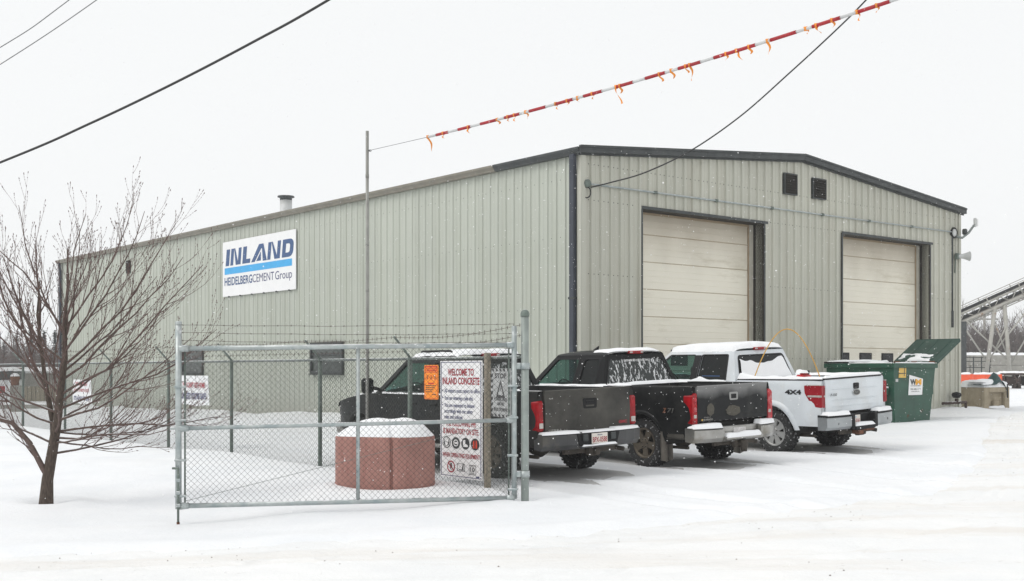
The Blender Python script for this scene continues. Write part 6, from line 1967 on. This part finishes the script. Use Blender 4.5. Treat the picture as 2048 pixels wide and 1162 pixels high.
mb = MB(); mb.grid([[cpt(L0, .80, -.42), cpt(L0, .72, 0), cpt(L0, .80, .42)], [cpt(L1, .80, -.42), cpt(L1, .72, 0), cpt(L1, .80, .42)]]); mb.grid([[cpt(L0, .94, -.46), cpt(L0, .74, -.47)], [cpt(L1, .94, -.46), cpt(L1, .74, -.47)]]); mb.build('belt', M['belt'], cv)
mb = MB(); mb.grid([[cpt(L0, .30, -.40), cpt(L0, .30, .40)], [cpt(L1, .30, -.40), cpt(L1, .30, .40)]]); mb.grid([[cpt(L0, .42, -.41), cpt(L0, .16, -.41)], [cpt(L1, .42, -.41), cpt(L1, .16, -.41)]]); mb.build('return_belt', M['belt'], cv)
def leg(p, q, r_=.09): 
    mb = MB(); mb.tube([Vector(p)-a0, Vector(q)-a0], r_, 6); mb.build('leg' if r_ > .07 else 'brace', M['steel'], cv)
for dy in (-.55, .55):
    leg(P3(1990, CY+dy, zat(617, CY)), P3(1971, CY+dy*3, zat(750, CY)-.3), .13); leg(P3(2009, CY+dy, zat(612, CY)), P3(2021, CY+dy*3, zat(750, CY)-.3), .13)
for a, b in (((1920, 643), (1972, 720)), ((1932, 642), (2018, 722)), ((1973, 724), (2050, 628)), ((1990, 700), (2012, 655)), ((1990, 648), (2014, 710)), ((1974, 727), (2022, 729))):
    leg(P3(a[0], CY-.8, zat(a[1], CY)), P3(b[0], CY-1.0, zat(b[1], CY)), .05)
leg(P3(2085, CY, zat(565, CY)), P3(2085, CY, zat(752, CY)-.3), .13); leg(P3(2085, CY-.8, zat(620, CY)), P3(2022, CY-.9, zat(728, CY)), .05)
leg(P3(1880, CY, zat(655, CY)), P3(1880, CY, zat(752, CY)-.3), .12)
mb = MB(); c = P3(1924, 72, zat(752, 72)); mb.xbox(-.2, .22, -.2, .2, -.3, zat(643, 72)-c.z, b=.04)
tag(mb.build('dark_column', M['trimdark'], loc=c), 'thick dark column beneath the low end of the conveyor', 'column')
# utility poles far off on the right
mb = MB(); c = P3(1969, 105, .8); mb.tube([(0, 0, -.5), (0, 0, 7.2)], [.16, .11], 8); mb.xbox(-1.9, 1.2, -.05, .05, 5.3, 5.42); 
tag(mb.build('utility_pole', M['steel'], loc=c), 'thin grey pole with a crossarm seen under the conveyor', 'pole')

# left background
sh = empty('storage_shed', P3(72, 56, zat(803, 56)), R(12)); tag(sh, 'low beige storage shed under snow behind the bare tree', 'shed')
mb = MB(); mb.xbox(-1.9, 1.6, -.0, 2.4, -.3, 1.35); mb.build('shed_wall', M['concgrey'], sh)
for k in range(9):
    mb = MB(); mb.xbox(-.75+.19*k, -.75+.19*k+.17, -.05, -.001, -.05, .72, b=.01); mb.build('board', M['shed'], sh)
mb = MB(); mb.xbox(-2.1, 1.8, -.35, 2.6, 1.35, 1.46, b=.02); mb.build('shed_roof', M['grey'], sh)
snow_slab(-2.1, 1.8, -.36, 2.6, lambda x, y: 1.455, .16, 81, 18, 10, .12).build('roof_snow', SNOW, sh)
mb = MB(); mb.xbox(-1.5, -.5, -.5, -.1, 1.30, 1.62, b=.03); tag(mb.build('red_crate', M['rust'], mat=sh.matrix_world.copy() if False else Matrix.Translation(P3(72, 56, zat(803, 56)))), 'dull red crate on the edge of the shed roof', 'crate')
tr = empty('white_trailer', P3(-12, 50, zat(812, 50)), R(8)); tag(tr, 'white box trailer cut off by the left edge', 'trailer')
mb = MB(); mb.xbox(-2.6, .75, 0, 1.9, .25, 1.12, b=.03); mb.build('box', M['whited'], tr)
mb = MB(); mb.xbox(-2.6, .78, -.02, 1.9, 1.12, 1.5, b=.03); mb.build('cover', M['trimdark'], tr)
snow_slab(-2.6, .8, -.05, 1.9, lambda x, y: 1.495, .14, 83, 14, 8, .12).build('trailer_snow', SNOW, tr)
mb = MB(); rect(mb, .1, .55, .45, .85, 0); mb.v = [(v[0], -.003, v[1]) for v in mb.v]; mb.build('mark', M['red'], tr)
for x in (-1.6, -.4):
    mb = MB(); mb.lathe([(0, -.1), (.3, -.1), (.33, -.05), (.33, .05), (.3, .1), (0, .1)], 18, Matrix.Translation((x, .1, .1)) @ Matrix.Rotation(R(90), 4, 'X')); mb.build('wheel', TYRE, tr)
br = empty('rusty_barrel', P3(30, 40, zat(800, 40)), 0); tag(br, 'rusty red barrel on a dark stand topped with snow', 'barrel')
mb = MB(); mb.xbox(-.12, .24, -.15, .15, -.4, .50, b=.03); mb.build('stand', M['concgrey'], br)
mb = MB(); mb.lathe([(0, .50), (.13, .50), (.14, .55), (.13, .62), (.15, .70), (.16, .78), (.12, .84), (0, .86)], 16); mb.build('drum', M['rust'], br)
mb = MB(); mb.lathe([(.15, .81), (.13, .86), (.07, .91), (0, .92)], 14); mb.build('barrel_snow', SNOW, br)
cbz = P3(40, 47, zat(816, 47))
kb = empty('concrete_barrier', cbz, R(4)); tag(kb, 'low grey concrete kerb block at the yard edge beyond the fence', 'barrier')
mb = MB(); mb.prism([(-.25, -.2), (.25, -.2), (.2, .14), (-.2, .14)], -3.4, 1.6, lambda a, z, h: Vector((h, a, z))); mb.build('kerb_block', M['concgrey'], kb, fix=True)
snow_slab(-3.4, 1.6, -.2, .2, lambda x, y: .135, .06, 85, 20, 6, .08).build('kerb_snow', SNOW, kb)

# ------------------------------------------------------------------ trees
def twig_tree(name, loc, label, height, seed, limbs=9, mats=None, group=None, spread=.5, n=3, dens=1.0, cat='tree', trunk_r=.1):
    r = random.Random(seed)
    rt = empty(name, loc); tag(rt, label, cat, group)
    tk = MB(); pts = [Vector((0, 0, -.3))]; k = 6
    for i in range(1, k+1): pts.append(Vector((r.gauss(0, .02)*i*height/8, r.gauss(0, .02)*i*height/8, height*.8*i/k)))
    tk.tube(pts, [trunk_r*(1-.9*i/k) for i in range(k+1)], 6)
    tk.build('trunk', mats[0], rt)
    cr_ = MB()
    for i in range(limbs):
        t = .25+.7*(i/limbs); p = pts[0].lerp(pts[-1], t); az = i*2.4+r.uniform(-.4, .4)
        L = height*spread*(1.05-.6*t)*r.uniform(.8, 1.1)
        el = R(r.uniform(35, 55)); q = [p]; d = Vector((math.cos(az)*math.cos(el), math.sin(az)*math.cos(el), math.sin(el)))
        for s in range(5):
            q.append(q[-1]+d*L/5); d = (d+Vector((r.gauss(0, .1), r.gauss(0, .1), .12))).normalized()
        cr_.tube(q, [trunk_r*.35*(1-.85*s/5) for s in range(6)], n, cap=False)
        for s in range(int(9*dens)):
            a = q[0].lerp(q[-1], r.uniform(.25, 1)); dd = (d+Vector((r.gauss(0, .6), r.gauss(0, .6), r.uniform(.1, .7)))).normalized(); l2 = L*r.uniform(.2, .5)
            cr_.tube([a, a+dd*l2*.5, a+dd*l2+Vector((0, 0, l2*.12))], [trunk_r*.13, trunk_r*.09, trunk_r*.04], 3, cap=False)
    cr_.build('crown', mats[1], rt)
    return rt
rr = random.Random(12)
kinds = ['thin bare tree in the woods behind the conveyor']
for i in range(16):
    px = 1895+rr.uniform(0, 190); Y = rr.uniform(100, 125)
    twig_tree('bare_tree', P3(px, Y, 1.0), 'thin grey bare tree in the woods behind the conveyor', rr.uniform(6, 9.0), i, 8, (M['farbark'], M['farbark']), 'bare trees in the woods behind the conveyor', .42, trunk_r=.12)
for i in range(7):
    px = -60+rr.uniform(0, 170); Y = rr.uniform(88, 105)
    twig_tree('bare_tree', P3(px, Y, .7), 'thin bare tree in the dark brush behind the shed', rr.uniform(3.5, 6), 40+i, 8, (M['farbark'], M['farbrown']), 'bare trees in the brush at far left', .45, trunk_r=.09)
def thicket(name, label, x0, x1, y0, y1, zb, h, n, mat, seed, hf=lambda u: 1):
    r = random.Random(seed); mb = MB()
    for i in range(n):
        u = r.random(); x = x0+(x1-x0)*u; y = r.uniform(y0, y1)
        H = h*hf(u)*r.uniform(.55, 1.1); z = zb+r.uniform(0, .55)*H; l = H*r.uniform(.2, .5)
        d = Vector((r.gauss(0, .35), r.gauss(0, .35), 1)).normalized()*l
        w = r.uniform(.015, .045); p = Vector((x, y, z)); a = Vector((w, 0, 0)) ; b_ = Vector((0, w, 0))
        mb.add([p-a, p+a, p+b_, p+d], [(0, 1, 3), (1, 2, 3), (2, 0, 3)])
        for k in range(3):
            q = p+d*r.uniform(.3, .9); e = Vector((r.gauss(0, .6), r.gauss(0, .6), r.uniform(.3, 1))).normalized()*l*.45
            mb.add([q-a*.5, q+a*.5, q+e], [(0, 1, 2)])
    tag(mb.build(name, mat), label, kind='stuff')
thicket('brush_wood', 'brown leafless brush filling the wood edge at right', 36, 62, 96, 122, .9, 5.2, 30000, M['farbrown'], 5)
thicket('brush_wood', 'dark leafless brush along the far left horizon', -62, -34, 84, 100, .6, 4.0, 10000, M['farbrown'], 6, lambda u: .55+.45*math.sin(u*9)**2)
def conifer(loc, h, seed, label):
    r = random.Random(seed); rt = empty('evergreen_tree', loc); tag(rt, label, 'tree', 'evergreens at far left')
    mb = MB(); mb.tube([(0, 0, -.3), (0, 0, h*.95)], [.12, .02], 6); mb.build('trunk', M['bark'], rt)
    mb = MB()
    for i in range(420):
        t = r.random()**.7; z = h*(.08+.9*(1-t)) ; rad = h*.24*t*r.uniform(.5, 1.05); a = r.uniform(0, 6.28)
        p = Vector((math.cos(a)*rad, math.sin(a)*rad, z)); o = Vector((math.cos(a), math.sin(a), -.25))*h*.07; s = Vector((-math.sin(a), math.cos(a), 0))*h*.022
        mb.add([p-o-s, p-o+s, p+o], [(0, 1, 2)])
    mb.build('crown', M['fardark'], rt)
EV = ('small dark evergreen nearest the left edge, beyond the white trailer', 'dark evergreen second from the left edge in the far brush', 'tallest dark evergreen, midway along the brush behind the shed', 'dark evergreen fourth from the left edge, behind the shed roof', 'dark evergreen nearest the far left corner of the warehouse')
for i, (px, Y, h) in enumerate(((8, 92, 3.2), (34, 90, 3.9), (62, 95, 4.9), (88, 93, 4.3), (110, 96, 4.4))):
    conifer(P3(px, Y, .6), h, i, EV[i])

# the bare tree in the foreground
TB = P3(92, 15.9, -.24)
bt = empty('bare_shade_tree', TB); tag(bt, 'large leafless reddish brown tree standing in snow at left', 'tree')
rt_ = random.Random(21)
def curve_pts(p, d, L, n, lift, wob):
    pts = [p.copy()]; d = d.normalized()
    for i in range(n):
        pts.append(pts[-1]+d*L/n)
        d = (d+Vector((rt_.gauss(0, wob), rt_.gauss(0, wob), lift+rt_.gauss(0, wob)))).normalized()
    return pts
def along(pts, t):
    k = t*(len(pts)-1); i = min(int(k), len(pts)-2); return pts[i].lerp(pts[i+1], k-i), (pts[i+1]-pts[i]).normalized()
def perp(d, az):
    a = d.orthogonal().normalized(); b = d.cross(a); return a*math.cos(az)+b*math.sin(az)
def shoot(mb, p, d, L, r, lvl):
    n = 7 if lvl == 0 else (5 if lvl == 1 else 4)
    pts = curve_pts(p, d, L, n, (.15 if lvl else (.10 if d.z > .35 else .05)), .12 if lvl < 2 else .08)
    mb.tube(pts, [r*(1-.78*i/n) for i in range(n+1)], 5 if lvl == 0 else (4 if lvl == 1 else 3), mi=0 if lvl == 0 else 1, cap=False)
    if lvl >= 1:   # buds
        e = pts[-1]; dd = (pts[-1]-pts[-2]).normalized()
        mb.tube([e-dd*.012, e, e+dd*.02], [.002, .0065, .001], 4, mi=1, cap=False)
        for q in (.55, .75, .9):
            a, _ = along(pts, q)
            mb.tube([a-dd*.006, a+dd*.002, a+dd*.012], [.002, .0052, .001], 3, mi=1, cap=False)
    if lvl < 3:
        m = {0: int(3+L*3.3), 1: int(1+L*4.0), 2: int(L*3.0)}[lvl]
        for i in range(m):
            t = .16+.82*(i+rt_.random()*.6)/max(1, m)
            if t > .98: continue
            a, dd = along(pts, t)
            sd_ = perp(dd, rt_.uniform(0, 6.28))
            nd = (dd*1.0+sd_*rt_.uniform(.35, .7)+Vector((0, 0, .16))).normalized()
            l2 = L*(1-t*.5)*rt_.uniform(.34, .66)*(1.0 if lvl == 0 else .85)
            if l2 < .09: continue
            shoot(mb, a, nd, l2, max(.0025, r*(1-.75*t)*(.50 if lvl == 0 else .6)), lvl+1)
tr_pts = [Vector((0, 0, -.25)), Vector((.0, 0, 0)), Vector((.02, 0, .35)), Vector((.09, .02, .8)), Vector((.16, .0, 1.2)), Vector((.21, -.02, 1.6)), Vector((.25, .02, 2.0)), Vector((.24, .03, 2.5)), Vector((.30, 0, 3.0)), Vector((.28, .02, 3.5))]
mb = MB(); mb.tube(tr_pts, [.135, .098, .076, .068, .059, .048, .038, .028, .017, .006], 12)
mb.build('trunk', M['bark'], bt)
mb = MB(); b2 = [Vector((.10, .03, .75)), Vector((.06, .08, 1.15)), Vector((-.04, .10, 1.6)), Vector((-.10, .1, 2.1)), Vector((-.16, .1, 2.6)), Vector((-.13, .12, 3.1))]
mb.tube(b2, [.05, .042, .034, .025, .015, .006], 8); mb.build('trunk_fork', M['bark'], bt)
limb_specs = []
for i in range(13):
    t = .70+1.8*(i/13)
    limb_specs.append((t, i*2.399+.4, R(14+40*(i/13)+rt_.uniform(-8, 8)), 2.3-.6*(i/13)))
limb_specs += [(1.0, R(5), R(8), 2.6), (1.15, R(-25), R(16), 2.5), (1.3, R(14), R(24), 2.6), (1.5, R(-8), R(30), 2.6), (1.7, R(20), R(36), 2.5), (1.9, R(2), R(40), 2.4), (2.1, R(-18), R(48), 2.2),
               (1.1, R(178), R(18), 2.0), (1.5, R(160), R(40), 2.2), (1.75, R(200), R(48), 2.1), (.92, R(-10), R(-2), 2.2), (1.0, R(32), R(-8), 1.7), (.88, R(10), R(-12), 1.5),
               (2.1, R(100), R(60), 1.9), (2.2, R(-80), R(58), 1.9), (2.3, R(175), R(62), 1.9), (2.4, R(20), R(54), 1.9), (.85, R(-35), R(4), 1.8)]
for (hz_, az, el, L) in limb_specs:
    for a, b in zip(tr_pts, tr_pts[1:]):
        if a.z <= hz_ <= b.z: p = a.lerp(b, (hz_-a.z)/(b.z-a.z))
    mb = MB(); d = Vector((math.cos(az)*math.cos(el), math.sin(az)*math.cos(el)*.9, math.sin(el)))
    shoot(mb, p, d, L*rt_.uniform(.9, 1.08), .0178*(L/2.2)**.5, 0); mb.build('branch', [M['limb'], M['twig']], bt)
for (p, az, el, L) in ((Vector((-.05, .1, 1.6)), R(150), R(50), 1.7), (Vector((-.1, .1, 2.1)), R(190), R(60), 1.4), (Vector((-.13, .1, 2.4)), R(110), R(70), 1.3)):
    mb = MB(); shoot(mb, p, Vector((math.cos(az)*math.cos(el), math.sin(az)*math.cos(el), math.sin(el))), L, .024, 0); mb.build('branch', [M['limb'], M['twig']], bt)
# the low left limb
mb = MB(); pts = [Vector((.05, 0, .36)), Vector((-.03, -.02, .50)), Vector((-.2, -.05, .85)), Vector((-.42, -.08, 1.12)), Vector((-.75, -.1, 1.22)), Vector((-1.2, -.12, 1.30))]
mb.tube(pts, [.045, .041, .036, .032, .026, .018], 7)
for k in range(9):
    a, d = along(pts, .25+.08*k); shoot(mb, a, (d+perp(d, rt_.uniform(0, 6.28))*.6+Vector((0, 0, .1))), rt_.uniform(.5, 1.0), .011, 1)
shoot(mb, pts[-1], Vector((-1, 0, .2)), 1.0, .016, 1); mb.build('branch', [M['limb'], M['twig']], bt)

# ------------------------------------------------------------------ pole, wires, marker line
PY = 18.9; pp = P3(734.5, PY, 0); zt = zat(262, PY)
sp = empty('steel_pole', (pp.x, pp.y, 0)); tag(sp, 'slim tall steel pole rising behind the gate in front of the building', 'pole')
mb = MB(); z0 = gh(pp.x, pp.y); mb.tube([(0, 0, z0-.3), (0, 0, zt)], .026, 10); mb.build('shaft', M['pole'], sp)
mb = MB()
for z in (zat(352, PY), zat(488, PY), zat(580, PY)): mb.tube([(0, 0, z-.03), (0, 0, z+.03)], .029, 10)
mb.build('joint_sleeve', M['pole'], sp)
mb = MB(); ze = zat(301, PY)
mb.tube([(.02, 0, ze), (.05, -.01, ze+.01), (.07, -.015, ze-.012), (.05, -.01, ze-.02), (.02, 0, ze)], .006, 5); mb.build('eye_hook', M['black'], sp)
ml = empty('marker_line', (pp.x, pp.y, ze)); tag(ml, 'red and white overhead warning line hung with orange ribbons', 'warning line')
A = P3(738, PY, ze); B = P3(1800, 12.8, zat(-4, 12.8)); ext = B + (B-A)*.25
def mline(s):     # s: 0 at the pole .. 1 at the frame's top edge; a slack curve
    p = A.lerp(B, s); p.z -= .10*4*s*(1-s) if s < 1 else 0; return p - Vector(ml.location)
# find s for a pixel column
def s_of(px):
    lo, hi = 0, 1.3
    for _ in range(40):
        m_ = (lo+hi)/2; q = mline(m_)+Vector(ml.location)
        if 1024+FPX*q.x/q.y < px: lo = m_
        else: hi = m_
    return lo
def zx(v): return 720+v*1080/2048
mb = MB(); mb.tube([mline(0), mline(s_of(zx(258)))], .004, 4); mb.build('guy_wire', M['thincable'], ml)
reds = [(290, 335), (373, 420), (458, 517), (549, 606), (643, 705), (741, 808), (849, 918), (971, 1036), (1083, 1158), (1208, 1292), (1343, 1500), (1557, 1655), (1716, 1822), (1890, 2010), (2070, 2200)]
prev = 258
def seg(nm, a, b, mat, r_):
    sa, sb = s_of(zx(a)), s_of(zx(b)); mb = MB()
    mb.tube([mline(sa+(sb-sa)*k/4) for k in range(5)], r_, 8); mb.build(nm, mat, ml)
for a, b in reds:
    seg('white_tube', prev, a, M['swhite'], .020); seg('red_tube', a, b, M['sred'], .023); prev = b
rib = random.Random(9)
for v, L in ((257, .32), (315, .10), (410, .12), (520, .11), (560, .09), (585, .12), (628, .14), (742, .12), (785, .10), (825, .08), (880, .1), (971, .30), (985, .14), (1135, .13), (1180, .16), (1235, .12), (1250, .26), (1388, .10), (1428, .22), (1475, .12), (1545, .22), (1690, .10), (1730, .14), (1790, .12), (1885, .16), (1960, .1)):
    p = mline(s_of(zx(v))); d = Vector((rib.uniform(.15, .6), rib.uniform(-.4, .4), -1)).normalized(); w = .014; L *= .75
    mb = MB(); rows = []
    for k in range(7):
        t = k/6; c = p+d*L*t+Vector((.02*math.sin(t*5+v), 0, 0)); a = t*2.2+v
        wv = Vector((math.cos(a), math.sin(a), .3))*w
        rows.append([c-wv, c+wv])
    mb.grid(rows)
    mb.tube([p+Vector((-.02, 0, 0)), p+Vector((.02, 0, .004))], .027, 8); mb.build('ribbon', M['ribbon'], ml)

def wire(name, label, pts, r_, mat):
    o = empty(name, pts[0]); tag(o, label, 'cable')
    # smooth curve through the points
    q = []
    P_ = [pts[0]]+pts+[pts[-1]]
    for i in range(1, len(P_)-2):
        for k in range(10):
            t = k/10; a, b, c, d = P_[i-1], P_[i], P_[i+1], P_[i+2]
            q.append(.5*((2*b)+(c-a)*t+(2*a-5*b+4*c-d)*t*t+(3*b-a-3*c+d)*t**3)-pts[0])
    q.append(pts[-1]-pts[0])
    mb = MB(); mb.tube(q, r_, 6); mb.build('wire', mat, o)
wire('power_cable', 'thick black cable sagging across the upper left sky', [P3(-500, 14, zat(520, 14)), P3(0, 12.5, zat(325, 12.5)), P3(180, 12, zat(247, 12)), P3(345, 11.5, zat(168, 11.5)), P3(510, 11, zat(82, 11)), P3(660, 10.6, zat(-2, 10.6)), P3(1100, 9.6, zat(-270, 9.6))], .0135, M['cable'])
wire('power_cable', 'upper of two thin grey cables in the top left corner', [P3(-300, 26, zat(265, 26)), P3(0, 25, zat(95, 25)), P3(138, 24.6, zat(0, 24.6)), P3(500, 23.5, zat(-280, 23.5))], .011, M['thincable'])
wire('power_cable', 'lower of two thin grey cables in the top left corner', [P3(-300, 26, zat(312, 26)), P3(0, 25, zat(129, 25)), P3(193, 24.4, zat(0, 24.4)), P3(500, 23.5, zat(-225, 23.5))], .011, M['thincable'])
wa = WMAT @ Vector((ca[0]+.06, -.1, ca[1]-.08))
sv = [wa]
for px, py, Y in ((1225, 364, 25.6), (1290, 345, 25.0), (1380, 302, 24.2), (1480, 233, 23.2), (1580, 145, 22.2), (1670, 62, 21.4), (1735, -3, 20.8), (1900, -180, 19.3)): sv.append(P3(px, Y, zat(py, Y)))
wire('service_cable', 'black service cable curving from the sky down to the building corner', sv, .016, M['cable'])
mb = MB(); c = wa; mb.tube([c+Vector((-.10+.09*math.cos(a), -.05, -.12+.12*math.sin(a))) for a in [2*math.pi*k/16 for k in range(17)]], .016, 5)
tag(mb.build('cable_loop', M['cable']), 'small coil of black cable hanging at the building corner', 'cable')

# ------------------------------------------------------------------ falling snow
rs = random.Random(77); V = []; Fc = []
for i in range(22000):
    Y = 2.5+rs.random()**.7*38; X_ = rs.uniform(-.5, .5)*Y*.95; Z_ = rs.uniform(0.1, CAMZ+.34*Y)
    s = rs.choice((.002, .0025, .003, .0035, .004, .0055)); 
    s *= min(1, .25+Y/16)
    if Z_ < gh(0, 8)+.3: continue
    b = len(V); w = s*rs.uniform(.6, 1.3); h = s*rs.uniform(.6, 1.3)
    V += [(X_+w, Y, Z_), (X_-w, Y, Z_), (X_, Y+w, Z_), (X_, Y-w, Z_), (X_, Y, Z_+h), (X_, Y, Z_-h)]
    Fc += [(b, b+2, b+4), (b+2, b+1, b+4), (b+1, b+3, b+4), (b+3, b, b+4), (b+2, b, b+5), (b+1, b+2, b+5), (b+3, b+1, b+5), (b, b+3, b+5)]
me = bpy.data.meshes.new('snowflakes'); me.from_pydata(V, [], Fc); me.materials.append(pm('flake', (.9, .9, .91), .6)); me.update()
tag(link('snowflakes', me), 'light snowflakes falling through the air', kind='stuff')

# ------------------------------------------------------------------ haze of the falling snow
HAZE = 0.0008
if HAZE > 0:
    hm = bpy.data.materials.new('haze'); hm.use_nodes = True
    N = hm.node_tree.nodes; N.remove(N['Principled BSDF'])
    pv = N.new('ShaderNodeVolumePrincipled'); pv.inputs['Color'].default_value = (.93, .94, .95, 1); pv.inputs['Density'].default_value = HAZE; pv.inputs['Anisotropy'].default_value = .2
    hm.node_tree.links.new(pv.outputs[0], N['Material Output'].inputs['Volume'])
    mb = MB(); mb.xbox(-1260, 1260, -75, 1680, -2.0, 19)
    tag(mb.build('haze', hm), 'thin white air of falling snow', kind='stuff')
